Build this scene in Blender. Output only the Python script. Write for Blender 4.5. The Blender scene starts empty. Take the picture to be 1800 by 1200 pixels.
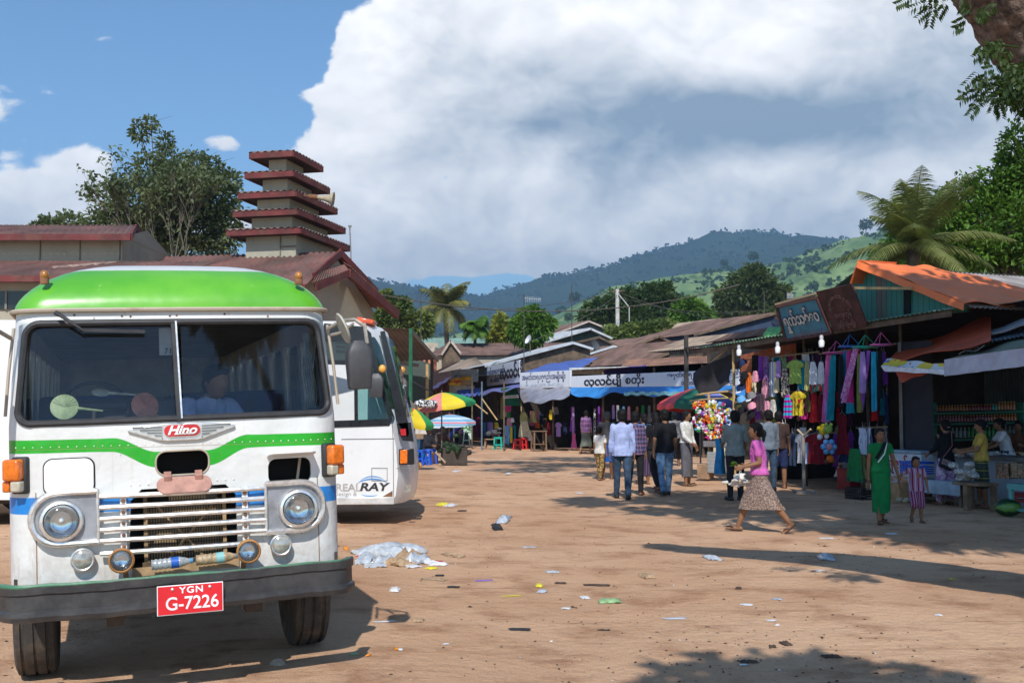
import bpy, math, random
from mathutils import Vector as Vec, Matrix, noise as NZ
rnd = random.Random(11)
SC = bpy.context.scene
COL = SC.collection
PI = math.pi
FPX = 1900.0
PIT = math.atan(120/FPX)
CH = 1.7

def at(px, py, Y):
    """point of the place at distance Y along the view of the survey photo"""
    a, b = (px-900)/FPX, (600-py)/FPX
    dy = math.cos(PIT)-b*math.sin(PIT); dz = math.sin(PIT)+b*math.cos(PIT)
    t = Y/dy
    return Vec((a*t, Y, CH+dz*t))

def ground_at(px, py):
    a, b = (px-900)/FPX, (600-py)/FPX
    dy = math.cos(PIT)-b*math.sin(PIT); dz = math.sin(PIT)+b*math.cos(PIT)
    t = -CH/dz
    return Vec((a*t, dy*t, 0))

def on_line(px, py, A, B, off=0.0):
    """pixel ray met with the vertical plane through ground line A-B moved by off towards the camera side"""
    A = Vec(A); B = Vec(B); d = (B-A).normalized(); n = Vec((d.y, -d.x))
    if n.dot(-A) < 0: n = -n
    A2 = A+n*off
    a, b = (px-900)/FPX, (600-py)/FPX
    D = Vec((a, math.cos(PIT)-b*math.sin(PIT), math.sin(PIT)+b*math.cos(PIT)))
    t = A2.dot(n)/(D.x*n.x+D.y*n.y)
    return Vec((D.x*t, D.y*t, CH+D.z*t))

BUS_T = Vec((-1.952, 6.624, 0)); BUS_TH = .360; BUS_RO = -.039
def gz(x, y):
    h = .035*NZ.noise((x*.22, y*.22, 1.3))+.014*NZ.noise((x*1.1, y*1.1, 4.1))
    lx = (x-BUS_T.x)*math.cos(BUS_TH)+(y-BUS_T.y)*math.sin(BUS_TH)
    ly = -(x-BUS_T.x)*math.sin(BUS_TH)+(y-BUS_T.y)*math.cos(BUS_TH)
    w = math.exp(-((max(abs(lx)-1, 0))/1.2)**2-((max(abs(ly-2.5)-3.5, 0))/1.5)**2)
    return h*(1-w)+w*.039*max(-1.3, min(1.3, lx))

# ---------------------------------------------------------------- node expressions
class X:
    def __init__(s, nt, o): s.nt, s.o = nt, o
    def m(s, op, *a, clamp=False):
        n = s.nt.nodes.new('ShaderNodeMath'); n.operation = op; n.use_clamp = clamp
        for i, v in enumerate((s,)+a):
            if isinstance(v, X): s.nt.links.new(v.o, n.inputs[i])
            else: n.inputs[i].default_value = v
        return X(s.nt, n.outputs[0])
    def __add__(s, o): return s.m('ADD', o)
    def __sub__(s, o): return s.m('SUBTRACT', o)
    def __mul__(s, o): return s.m('MULTIPLY', o)
    def __truediv__(s, o): return s.m('DIVIDE', o)
    def abs(s): return s.m('ABSOLUTE')
    def lt(s, o): return s.m('LESS_THAN', o)
    def gt(s, o): return s.m('GREATER_THAN', o)
    def mx(s, o): return s.m('MAXIMUM', o)
    def mn(s, o): return s.m('MINIMUM', o)
    def sin(s): return s.m('SINE')
    def frac(s): return s.m('FRACT')
    def sm(s, a, b):
        n = s.nt.nodes.new('ShaderNodeMapRange'); n.interpolation_type = 'SMOOTHSTEP'
        s.nt.links.new(s.o, n.inputs[0]); 
        if a > b:
            n.inputs[1].default_value = b; n.inputs[2].default_value = a; n.inputs[3].default_value = 1; n.inputs[4].default_value = 0
        else:
            n.inputs[1].default_value = a; n.inputs[2].default_value = b
        return X(s.nt, n.outputs[0])
def xyz(nt, vec):
    n = nt.nodes.new('ShaderNodeSeparateXYZ'); nt.links.new(vec, n.inputs[0])
    return [X(nt, n.outputs[i]) for i in range(3)]
def comb(nt, *a):
    n = nt.nodes.new('ShaderNodeCombineXYZ')
    for i, v in enumerate(a):
        if isinstance(v, X): nt.links.new(v.o, n.inputs[i])
        else: n.inputs[i].default_value = v
    return n.outputs[0]
def nz(nt, vec, scale, detail=4, rough=.55, out=0):
    n = nt.nodes.new('ShaderNodeTexNoise'); n.inputs['Scale'].default_value = scale
    n.inputs['Detail'].default_value = detail; n.inputs['Roughness'].default_value = rough
    if vec is not None: nt.links.new(vec, n.inputs['Vector'])
    return X(nt, n.outputs[out])
def vor(nt, vec, scale, feat='F1'):
    n = nt.nodes.new('ShaderNodeTexVoronoi'); n.feature = feat; n.inputs['Scale'].default_value = scale
    nt.links.new(vec, n.inputs['Vector']); return X(nt, n.outputs[0])
def mixc(nt, f, a, b):
    n = nt.nodes.new('ShaderNodeMix'); n.data_type = 'RGBA'
    for i, v in ((0, f), (6, a), (7, b)):
        if isinstance(v, X): nt.links.new(v.o, n.inputs[i])
        elif isinstance(v, (int, float)): n.inputs[i].default_value = v
        else: n.inputs[i].default_value = (v[0], v[1], v[2], 1)
    return X(nt, n.outputs[2])

def s2l(c): return tuple((x/12.92 if x <= .04045 else ((x+.055)/1.055)**2.4) for x in (v/255 for v in c))
def newmat(name):
    m = bpy.data.materials.new(name); m.use_nodes = True
    nt = m.node_tree; b = nt.nodes['Principled BSDF']
    tc = nt.nodes.new('ShaderNodeTexCoord')
    return m, nt, b, tc.outputs['Object']
def setin(nt, b, key, v):
    if isinstance(v, X): nt.links.new(v.o, b.inputs[key])
    elif isinstance(v, tuple): b.inputs[key].default_value = (v[0], v[1], v[2], 1)
    else: b.inputs[key].default_value = v
def bump(nt, b, h, strength=.3, dist=.01):
    n = nt.nodes.new('ShaderNodeBump'); n.inputs['Strength'].default_value = strength; n.inputs['Distance'].default_value = dist
    nt.links.new(h.o, n.inputs['Height']); nt.links.new(n.outputs[0], b.inputs['Normal'])
MC = {}
def M(name, col=None, rough=.8, metal=0, var=.2, scale=5, bmp=0, bscale=40, dirt=0, dcol=(.16, .10, .06), spec=.5, coat=0, sub=0, trans=0):
    """plain material with noisy colour, dirt blotches and bump; col linear"""
    if name in MC: return MC[name]
    m, nt, b, oc = newmat(name)
    n = nz(nt, oc, scale, 5).sm(.3, .7)
    c = mixc(nt, n, tuple(x*(1-var) for x in col), tuple(min(1, x*(1+var)) for x in col))
    if dirt:
        d = nz(nt, oc, scale*.6+2, 8, .7).sm(.62-.35*dirt, .72)*dirt
        c = mixc(nt, d, c, dcol)
    setin(nt, b, 'Base Color', c); setin(nt, b, 'Metallic', metal)
    setin(nt, b, 'Roughness', nz(nt, oc, scale*2)*.25+(rough-.125))
    b.inputs['Specular IOR Level'].default_value = spec
    if coat: b.inputs['Coat Weight'].default_value = coat; b.inputs['Coat Roughness'].default_value = .12
    if trans: b.inputs['Transmission Weight'].default_value = trans
    if bmp: bump(nt, b, nz(nt, oc, bscale, 6, .65), .6, bmp)
    MC[name] = m; return m
def glass(name, tint=(.9, .95, .95), dust=.05, dcol=(.6, .6, .55), ior=1.5, scr=0):
    if name in MC: return MC[name]
    m, nt, b, oc = newmat(name); nt.nodes.remove(b)
    out = nt.nodes['Material Output']
    t = nt.nodes.new('ShaderNodeBsdfTransparent'); t.inputs[0].default_value = (*tint, 1)
    g = nt.nodes.new('ShaderNodeBsdfGlossy'); g.inputs['Roughness'].default_value = .03
    fr = nt.nodes.new('ShaderNodeFresnel'); fr.inputs[0].default_value = ior
    m1 = nt.nodes.new('ShaderNodeMixShader'); nt.links.new(fr.outputs[0], m1.inputs[0]); nt.links.new(t.outputs[0], m1.inputs[1]); nt.links.new(g.outputs[0], m1.inputs[2])
    d = nt.nodes.new('ShaderNodeBsdfDiffuse'); d.inputs[0].default_value = (*dcol, 1)
    m2 = nt.nodes.new('ShaderNodeMixShader'); f = nz(nt, oc, 3, 8, .7).sm(.35, .8)*dust+dust*.3
    if scr: f = f+nz(nt, oc, 90, 3, .8).sm(.68, .74)*.12
    nt.links.new(f.o, m2.inputs[0]); nt.links.new(m1.outputs[0], m2.inputs[1]); nt.links.new(d.outputs[0], m2.inputs[2])
    nt.links.new(m2.outputs[0], out.inputs[0]); MC[name] = m; return m

# ---------------------------------------------------------------- mesh builder
WMX = {}
def wm(o): return WMX.get(o.name, Matrix.Identity(4))
def tag(o, label=None, cat=None, group=None, kind=None):
    if label: o['label'] = label
    if cat: o['category'] = cat
    if group: o['group'] = group
    if kind: o['kind'] = kind
    return o
def thing(name, label, cat, loc=(0, 0, 0), rz=0, group=None, mat=None):
    o = bpy.data.objects.new(name, None); COL.objects.link(o); o.empty_display_size = .1
    m = mat if mat is not None else Matrix.Translation(Vec(loc)) @ Matrix.Rotation(rz, 4, 'Z')
    o.matrix_world = m; WMX[o.name] = m
    return tag(o, label, cat, group)
class MB:
    def __init__(s, T=None): s.v = []; s.f = []; s.mi = []; s.m = 0; s.T = T
    def add(s, vs, fs):
        k = len(s.v)
        s.v += [(s.T @ Vec(p)) if s.T is not None else Vec(p) for p in vs]
        s.f += [tuple(i+k for i in f) for f in fs]; s.mi += [s.m]*len(fs); return s
    def box(s, c, d, rz=0, rx=0, ry=0):
        c = Vec(c); R_ = Matrix.Rotation(rz, 3, 'Z') @ Matrix.Rotation(ry, 3, 'Y') @ Matrix.Rotation(rx, 3, 'X')
        vs = [c+R_ @ Vec((x*d[0]/2, y*d[1]/2, z*d[2]/2)) for x in (-1, 1) for y in (-1, 1) for z in (-1, 1)]
        return s.add(vs, [(0, 1, 3, 2), (4, 6, 7, 5), (0, 4, 5, 1), (2, 3, 7, 6), (0, 2, 6, 4), (1, 5, 7, 3)])
    def beam(s, a, b, w, h=None, up=(0, 0, 1)):
        a, b = Vec(a), Vec(b); h = h or w; d = (b-a).normalized(); up = Vec(up)
        if abs(d.dot(up)) > .98: up = Vec((0, 1, 0))
        x = d.cross(up).normalized()*w/2; y = x.cross(d).normalized()*h/2
        vs = [p+x*i+y*j for p in (a, b) for i, j in ((-1, -1), (1, -1), (1, 1), (-1, 1))]
        return s.add(vs, [(3, 2, 1, 0), (4, 5, 6, 7), (0, 1, 5, 4), (1, 2, 6, 5), (2, 3, 7, 6), (3, 0, 4, 7)])
    def tube(s, pts, r, n=8, caps=True):
        pts = [Vec(p) for p in pts]; rs = r if isinstance(r, (list, tuple)) else [r]*len(pts)
        vs = []; prev = None
        for i, p in enumerate(pts):
            d = (pts[min(i+1, len(pts)-1)]-pts[max(i-1, 0)])
            d = d.normalized() if d.length > 1e-9 else Vec((0, 0, 1))
            if prev is None: u = d.orthogonal().normalized()
            else: u = (prev-d*prev.dot(d)); u = u.normalized() if u.length > 1e-6 else d.orthogonal().normalized()
            prev = u; w = d.cross(u)
            vs += [p+(u*math.cos(2*PI*k/n)+w*math.sin(2*PI*k/n))*rs[i] for k in range(n)]
        fs = [(i*n+k, i*n+(k+1) % n, (i+1)*n+(k+1) % n, (i+1)*n+k) for i in range(len(pts)-1) for k in range(n)]
        if caps: fs += [tuple(range(n-1, -1, -1)), tuple((len(pts)-1)*n+k for k in range(n))]
        return s.add(vs, fs)
    def cyl(s, a, b, r, r2=None, n=14): return s.tube([a, b], [r, r if r2 is None else r2], n)
    def ell(s, c, r, nu=14, nv=9, M3=None):
        c = Vec(c); r = (r, r, r) if not hasattr(r, '__len__') else r
        vs = [Vec((0, 0, r[2]))]
        for j in range(1, nv):
            for i in range(nu):
                t, p = PI*j/nv, 2*PI*i/nu; vs.append(Vec((r[0]*math.sin(t)*math.cos(p), r[1]*math.sin(t)*math.sin(p), r[2]*math.cos(t))))
        vs.append(Vec((0, 0, -r[2]))); L = len(vs)-1
        fs = [(0, 1+i, 1+(i+1) % nu) for i in range(nu)]
        fs += [(1+j*nu+i, 1+(j+1)*nu+i, 1+(j+1)*nu+(i+1) % nu, 1+j*nu+(i+1) % nu) for j in range(nv-2) for i in range(nu)]
        fs += [(L, L-nu+(i+1) % nu, L-nu+i) for i in range(nu)]
        if M3 is not None: vs = [M3 @ v for v in vs]
        return s.add([v+c for v in vs], fs)
    def cap(s, a, b, ra, rb=None, n=12):
        rb = ra if rb is None else rb
        s.tube([a, b], [ra, rb], n); s.ell(a, ra, n, 7); return s.ell(b, rb, n, 7)
    def loft(s, rings, n=18, caps=True):
        """rings: (centre, rx, ry) lying in z planes"""
        vs = []
        for c, rx, ry in rings:
            c = Vec(c); vs += [c+Vec((rx*math.cos(2*PI*k/n), ry*math.sin(2*PI*k/n), 0)) for k in range(n)]
        fs = [(i*n+k, i*n+(k+1) % n, (i+1)*n+(k+1) % n, (i+1)*n+k) for i in range(len(rings)-1) for k in range(n)]
        if caps: fs += [tuple(range(n-1, -1, -1)), tuple((len(rings)-1)*n+k for k in range(n))]
        return s.add(vs, fs)
    def lathe(s, prof, n=24, c=(0, 0, 0), ax='Z'):
        c = Vec(c); vs = []
        for r, z in prof:
            for k in range(n):
                a = 2*PI*k/n; x, y = r*math.cos(a), r*math.sin(a)
                vs.append(c+(Vec((x, y, z)) if ax == 'Z' else Vec((x, z, y)) if ax == 'Y' else Vec((z, x, y))))
        fs = [(i*n+k, i*n+(k+1) % n, (i+1)*n+(k+1) % n, (i+1)*n+k) for i in range(len(prof)-1) for k in range(n)]
        if prof[0][0] > 1e-6 and prof[0] != prof[-1]: fs += [tuple(range(n-1, -1, -1)), tuple((len(prof)-1)*n+k for k in range(n))]
        return s.add(vs, fs)
    def prism(s, poly, d0, d1, fr=None):
        """poly 2d in (x,z), pushed along y from d0 to d1; fr: function (x,y,z)->point"""
        fr = fr or (lambda x, y, z: (x, y, z)); n = len(poly)
        vs = [fr(x, d0, z) for x, z in poly]+[fr(x, d1, z) for x, z in poly]
        return s.add(vs, [tuple(range(n)), tuple(range(2*n-1, n-1, -1))]+[(k, k+n, (k+1) % n+n, (k+1) % n) for k in range(n)])
    def grid(s, fn, nu, nv, th=0):
        """fn(u,v)->point; th: thickness along the surface normal"""
        P = [[Vec(fn(i/nu, j/nv)) for i in range(nu+1)] for j in range(nv+1)]
        W = nu+1
        vs = [p for r in P for p in r]
        fs = [(j*W+i, j*W+i+1, (j+1)*W+i+1, (j+1)*W+i) for j in range(nv) for i in range(nu)]
        if th:
            nn = [Vec() for _ in vs]
            for f in fs:
                a = (vs[f[2]]-vs[f[0]]).cross(vs[f[3]]-vs[f[1]])
                for k in f: nn[k] = nn[k]+a
            k = len(vs); vs = vs+[v-(n_.normalized()*th if n_.length > 0 else Vec()) for v, n_ in zip(vs, nn)]
            fs = fs+[tuple(i+k for i in reversed(f)) for f in fs]
            ed = [j*W for j in range(nv+1)], [j*W+nu for j in range(nv+1)], list(range(W)), [nv*W+i for i in range(W)]
            for q, e in enumerate(ed):
                for a, b in zip(e, e[1:]):
                    fs.append((a, b, b+k, a+k) if q in (1, 2) is False else (a, a+k, b+k, b))
        return s.add(vs, fs)
    def sheet(s, A, B, C_, D, pitch=.12, amp=.018, sag=0, th=.006):
        """corrugated sheet, A-B the eave, D-C the ridge"""
        A, B, C_, D = map(Vec, (A, B, C_, D)); L = (B-A).length; nw = max(2, int(L/pitch)); nu = min(nw*4, 700)
        n = (B-A).cross(D-A).normalized()
        def fn(u, v):
            p = A.lerp(B, u).lerp(D.lerp(C_, u), v)
            return p+n*(amp*math.sin(2*PI*nw*u))+Vec((0, 0, -sag*4*v*(1-v)-.02*sag*math.sin(u*23)))
        return s.grid(fn, nu, 3, th)
    def build(s, name, mats, parent=None, world=False, bevel=0, smooth=True, ang=40, **tg):
        vs = s.v; T = None
        if parent is not None and world:
            inv = wm(parent).inverted(); vs = [inv @ v for v in vs]
        if parent is None:
            xs = [v.x for v in vs]; ys = [v.y for v in vs]; zs = [v.z for v in vs]
            T = Vec(((min(xs)+max(xs))/2, (min(ys)+max(ys))/2, min(zs))); vs = [v-T for v in vs]
        me = bpy.data.meshes.new(name); me.from_pydata(vs, [], s.f); me.validate()
        for m_ in (mats if isinstance(mats, (list, tuple)) else [mats]): me.materials.append(m_)
        if len(me.polygons) == len(s.mi): me.polygons.foreach_set('material_index', s.mi)
        if smooth:
            me.polygons.foreach_set('use_smooth', [True]*len(me.polygons)); me.set_sharp_from_angle(angle=math.radians(ang))
        me.update()
        o = bpy.data.objects.new(name, me); COL.objects.link(o)
        if T is not None: o.location = T; WMX[o.name] = Matrix.Translation(T)
        if parent is not None: o.parent = parent; WMX[o.name] = wm(parent)
        if bevel:
            b = o.modifiers.new('bevel', 'BEVEL'); b.width = bevel; b.segments = 2; b.limit_method = 'ANGLE'
        if tg: tag(o, **tg)
        return o
def remesh(mb, vox, sm=3, wr=0, wf=14, seed=0):
    """fuse everything in mb into one continuous surface; returns a new MB"""
    me = bpy.data.meshes.new('t'); me.from_pydata(mb.v, [], mb.f); o = bpy.data.objects.new('t', me); COL.objects.link(o)
    r = o.modifiers.new('r', 'REMESH'); r.mode = 'VOXEL'; r.voxel_size = vox
    if sm: q = o.modifiers.new('s', 'SMOOTH'); q.factor = .6; q.iterations = sm
    dg = bpy.context.evaluated_depsgraph_get(); e = o.evaluated_get(dg).to_mesh()
    out = MB(); vs = [v.co.copy() for v in e.vertices]
    if wr:
        no = [v.normal.copy() for v in e.vertices]
        vs = [v+n*(wr*(NZ.noise((v.x*wf, v.y*wf, v.z*wf*.6+seed))+.5*NZ.noise((v.x*wf*2.3, v.y*wf*2.3, v.z*wf*1.2+seed)))) for v, n in zip(vs, no)]
    out.v = vs; out.f = [tuple(p.vertices) for p in e.polygons]; out.mi = [0]*len(out.f)
    o.evaluated_get(dg).to_mesh_clear(); bpy.data.objects.remove(o); bpy.data.meshes.remove(me)
    return out
def fixn(me):
    import bmesh
    b = bmesh.new(); b.from_mesh(me); bmesh.ops.recalc_face_normals(b, faces=b.faces); b.to_mesh(me); b.free()
def booldiff(o, cutters):
    fixn(o.data)
    for c in cutters:
        me = bpy.data.meshes.new('c'); me.from_pydata(c.v, [], c.f); me.validate(); fixn(me); co = bpy.data.objects.new('c', me); COL.objects.link(co); co.matrix_world = wm(o)
        b = o.modifiers.new('b', 'BOOLEAN'); b.operation = 'DIFFERENCE'; b.object = co; b.solver = 'EXACT'
        bpy.context.view_layer.update()
        dg = bpy.context.evaluated_depsgraph_get(); nm = bpy.data.meshes.new_from_object(o.evaluated_get(dg))
        old = o.data; o.modifiers.clear(); o.data = nm; bpy.data.objects.remove(co); bpy.data.meshes.remove(me); bpy.data.meshes.remove(old)
def rrect(x0, x1, z0, z1, r, k=5):
    P = []
    for cx, cz, a0 in ((x1-r, z1-r, 0), (x0+r, z1-r, 90), (x0+r, z0+r, 180), (x1-r, z0+r, 270)):
        for i in range(k+1):
            a = math.radians(a0+90*i/k); P.append((cx+r*math.cos(a), cz+r*math.sin(a)))
    return P
def text(name, body, size, mat_, parent=None, loc=(0, 0, 0), M4=None, ex=.002, shear=0, sx=1, bold=0, align='CENTER', space=1, fitw=0):
    """flat lettering turned into a mesh; local plane x right, z up, faces -y"""
    cu = bpy.data.curves.new(name, 'FONT'); cu.body = body; cu.size = size; cu.extrude = ex; cu.align_x = align; cu.align_y = 'CENTER'; cu.shear = shear; cu.offset = bold; cu.space_character = space
    o = bpy.data.objects.new(name, cu); COL.objects.link(o)
    bpy.context.view_layer.update(); dg = bpy.context.evaluated_depsgraph_get(); me = bpy.data.meshes.new_from_object(o.evaluated_get(dg))
    bpy.data.objects.remove(o); bpy.data.curves.remove(cu)
    if fitw: xs_ = [v_.co.x for v_ in me.vertices]; sx = fitw/(max(xs_)-min(xs_))
    T = (M4 if M4 is not None else Matrix.Translation(Vec(loc))) @ Matrix.Rotation(PI/2, 4, 'X') @ Matrix.Diagonal((sx, 1, 1, 1))
    me.transform(T); me.materials.clear(); me.materials.append(mat_); me.name = name
    o = bpy.data.objects.new(name, me); COL.objects.link(o)
    if parent is not None: o.parent = parent; WMX[o.name] = wm(parent)
    return o
def facing(P, dirx, tilt=0):
    """frame at P whose x runs along dirx (on the ground) and whose -y faces out"""
    dx = Vec((dirx[0], dirx[1], 0)).normalized(); z = Vec((0, 0, 1)); y = z.cross(dx)
    m = Matrix((dx, y, z)).transposed().to_4x4(); m.translation = Vec(P)
    return m @ Matrix.Rotation(tilt, 4, 'X')
# ================================================================ people
SKIN = M('skin', (.25, .125, .065), .55, 0, .12, 6, spec=.3)
SKINC = M('skin_pale', (.33, .18, .10), .55, 0, .12, 6, spec=.3)
HAIR = M('black_hair', (.008, .0065, .006), .7, 0, .3, 60, .002, 90, spec=.22)
HAIRG = M('grey_hair', (.07, .07, .07), .7, 0, .4, 60, .003, 90)
EYE = M('eye_dark', (.012, .008, .006), .2)
LIP = M('lip', (.20, .07, .05), .5)
SOLE = M('sandal_brown', (.05, .028, .018), .8)
def person(label, x, y, rz, H=1.65, fem=False, lean=0, turn=0, legs=((0, 0), (0, 0)), arms=((0, .12, .15, 0), (0, .12, .15, 0)), top=None, bot=None, hair='short', hmat=None, shoes='sandals', vox=.011, face=False,
           z0=None, head=(0, 0), foot=None, group=None, curl=.5, skin=None, build=1.0, base=None, spread=.03, hk=1):
    """faces -y before turning by rz. legs: (swing, knee) right then left; arms: (swing, out, elbow, inward) right then left"""
    s = H/1.65; sk = skin or SKIN; f = .90 if fem else 1.0
    zb = gz(x, y) if z0 is None else z0
    hipz = .86; L1, L2 = .405, .395
    def v(*a): return Vec(a)
    hip = {}; knee = {}; ank = {}; toe = {}; fd = {}
    for i, sd in ((0, -1), (1, 1)):
        a, b = legs[i]; hip[sd] = v(sd*.088, 0, hipz)
        knee[sd] = hip[sd]+v(sd*spread, -math.sin(a), -math.cos(a)).normalized()*L1
        ank[sd] = knee[sd]+v(sd*spread*.3, -math.sin(a-b), -math.cos(a-b)).normalized()*L2
        p = (foot[i] if foot else max(0, b-a)*.8 if b > .5 else 0)
        fd[sd] = v(sd*.14, -math.cos(p), -math.sin(p)).normalized(); toe[sd] = ank[sd]+fd[sd]*.17
    low = min(min(ank[sd].z-.065, ank[sd].z+fd[sd].z*.17-.03) for sd in (-1, 1)) if z0 is None else 0
    if z0 is not None: low = hipz-.10          # seated: z0 is the seat height
    RL = Matrix.Rotation(turn, 3, 'Z') @ Matrix.Rotation(lean, 3, 'X')
    pel = v(0, 0, hipz)
    def tr(p): return pel+RL @ (Vec(p)-pel)
    sw = .172*f*build; S = {sd: tr((sd*sw, 0, 1.345)) for sd in (-1, 1)}; E_ = {}; Wr = {}; ad = {}
    for i, sd in ((0, -1), (1, 1)):
        a, c, b, inn = arms[i]; d1 = v(sd*math.sin(c), -math.sin(a)*math.cos(c), -math.cos(a)*math.cos(c)); d2 = v(sd*(math.sin(c)*.6-inn), -math.sin(a+b), -math.cos(a+b)).normalized()
        RT = Matrix.Rotation(turn, 3, 'Z'); d1 = RT @ d1; d2 = RT @ d2
        E_[sd] = S[sd]+d1*.275; Wr[sd] = E_[sd]+d2*.235; ad[sd] = d2
    hc = tr((0, -.012, 1.535)); hc = hc+v(0, 0, 0)
    HR = Matrix.Rotation(turn+head[0], 3, 'Z') @ Matrix.Rotation(head[1]+lean*.3, 3, 'X') @ Matrix.Scale(hk, 3)
    def hp(p): return hc+HR @ Vec(p)
    m = MB()
    # trunk
    for c, r in (((0, 0, .90), (.132, .094, .12)), ((0, 0, 1.05), (.120*build, .090*build, .13)), ((0, .0, 1.20), (.140*f*build, .100*build, .15)), ((0, .005, 1.31), (.134*f*build, .078, .07))):
        m.ell(tr(c), r, 16, 10, RL)
    m.cap(tr((0, .01, 1.36)), hc+HR @ v(0, .02, -.07), .056, .048)
    m.ell(hc, (.074, .094, .112), 20, 14, HR); m.ell(hp((0, -.035, -.055)), (.052, .050, .055), 14, 10, HR)
    m.ell(hp((0, -.094, -.018)), (.013, .018, .020), 8, 6, HR); m.cap(hp((0, -.088, .02)), hp((0, -.098, -.012)), .008, .009, 8)
    for q in (-1, 1): m.ell(hp((q*.076, .008, -.008)), (.012, .018, .030), 8, 6, HR)
    for sd in (-1, 1):
        m.cap(hip[sd], knee[sd], .076, .055); m.cap(knee[sd], knee[sd].lerp(ank[sd], .35), .054, .056); m.cap(knee[sd].lerp(ank[sd], .35), ank[sd], .055, .036)
        a0 = ank[sd]+v(0, .0, -.02); hl = a0-fd[sd]*.045+v(0, 0, -.018); t = toe[sd]+v(0, 0, -.035)
        m.cap(hl, a0+fd[sd]*.09+v(0, 0, -.015), .032, .034, 10); m.cap(a0+fd[sd]*.07+v(0, 0, -.02), t-fd[sd]*.01+v(0, 0, .0), .034, .020, 10)
        lat = fd[sd].cross(v(0, 0, 1)).normalized()
        for k in range(5): m.cap(t+lat*(k-2)*.015-fd[sd]*.01, t+lat*(k-2)*.017+fd[sd]*(.022-.003*abs(k-(1 if sd > 0 else 3)))+v(0, 0, -.004), .011, .009, 8)
        m.cap(S[sd], E_[sd], .047, .037); m.cap(E_[sd], Wr[sd], .038, .026)
        d = ad[sd]; nrm = v(-sd, 0, 0); nrm = (nrm-d*nrm.dot(d)).normalized(); l = d.cross(nrm).normalized()
        pc = Wr[sd]+d*.050
        for k in range(4): m.cap(Wr[sd]+l*(k-1.5)*.010, Wr[sd]+d*.082+l*(k-1.5)*.0195, .0155, .0125, 8)
        for k, ln in enumerate((.062, .072, .068, .052)):
            b0 = Wr[sd]+d*.088+l*(k-1.5)*.0205; c1 = b0+(d*math.cos(curl)+nrm*math.sin(curl)).normalized()*ln*.5; c2 = c1+(d*math.cos(curl*2.2)+nrm*math.sin(curl*2.2)).normalized()*ln*.5
            m.cap(b0, c1, .0092, .0085, 8); m.cap(c1, c2, .0085, .0075, 8)
        fl = l if l.y < 0 or abs(l.y) < .2 else -l
        t0 = Wr[sd]+d*.03+fl*.022; t1 = t0+(d*.6+fl*.7+nrm*.35).normalized()*.035; m.cap(t0, t1, .0115, .010, 8); m.cap(t1, t1+(d+nrm*.4+fl*.1).normalized()*.028, .010, .0085, 8)
    T = base if base is not None else Matrix.Translation((x, y, zb)) @ Matrix.Rotation(rz, 4, 'Z')
    T = T @ Matrix.Diagonal((s, s, s, 1)) @ Matrix.Translation((0, 0, -low))
    b_ = remesh(m, vox, 2)
    t_ = thing('person', label, 'person', mat=T, group=group)
    b_.build('body', sk, t_, ang=80)
    Dn = MB()
    if top:
        kind, mt, sleeve, hem = top[:4]; q = MB(); e = .018
        lo = hem; g = e*.5; bu = build
        rr = [(lo, .182*bu, .132), (.5*(lo+.98), .176*bu, .127), (1.0, .152*bu, .110), (1.08, .140*bu+.004, .103), (1.18, .150*f*bu+.004, .108), (1.27, .160*f*bu+.004, .105), (1.325, .152*f*bu, .090), (1.365, .115*f, .072), (1.395, .072, .058)]
        q.loft([(tr((0, .004, z)), a_+g, b_+g) for z, a_, b_ in rr], 24)
        if fem: q.ell(tr((0, -.055, 1.20)), (.110, .062, .060), 14, 8, RL)
        for sd in (-1, 1):
            q.cap(S[sd]+v(-sd*.012, 0, -.002), S[sd].lerp(E_[sd], min(1, sleeve)*.93), .062, .054 if sleeve < 1.2 else .048)
            if sleeve > 1: q.cap(E_[sd], E_[sd].lerp(Wr[sd], min(1, sleeve-1)*.95), .048, .037)
        pass
        if kind == 'shirt': q.lathe([(.056, -.01), (.060, .0), (.062, .022), (.052, .024), (.050, .0)], 16, tr((0, .012, 1.398)))
        c_ = remesh(q, vox, 3, .013, 12, x*3.1); c_.build({'tee': 't_shirt', 'shirt': 'shirt', 'blouse': 'blouse', 'tunic': 'tunic'}[kind], mt, t_, ang=80)
    if bot:
        kind, mt = bot[:2]; q = MB(); e = .017
        if kind in ('trousers', 'shorts'):
            fr = bot[2] if len(bot) > 2 else 1.0; w = bot[3] if len(bot) > 3 else 0
            q.ell(v(0, .005, .90), (.158, .118, .12), 18, 10); q.loft([(tr((0, 0, .93)), .150, .108), (tr((0, 0, 1.0)), .136, .098)], 18)
            for sd in (-1, 1):
                if kind == 'shorts': q.cap(hip[sd], hip[sd].lerp(knee[sd], fr), .098, .088+w)
                else:
                    q.cap(hip[sd], knee[sd], .098, .068+w); q.cap(knee[sd], knee[sd].lerp(ank[sd], .93*fr), .068+w, .054+w)
            c_ = remesh(q, vox, 3, .008, 9, x*1.7)
        else:
            hem = bot[2] if len(bot) > 2 else .16; zt = 1.0; rg = []; n_ = 26; N = 48; vs = []
            zl = min(ank[-1].z, ank[1].z)
            def leg(sd, z):
                k_, a_, h_ = knee[sd], ank[sd], hip[sd]
                if z > k_.z: t = (h_.z-z)/max(.01, h_.z-k_.z); return h_.lerp(k_, max(0, min(1, t)))
                t = (k_.z-z)/max(.01, k_.z-a_.z); return k_.lerp(a_, max(0, min(1.1, t)))
            zh = zl+hem
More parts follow.
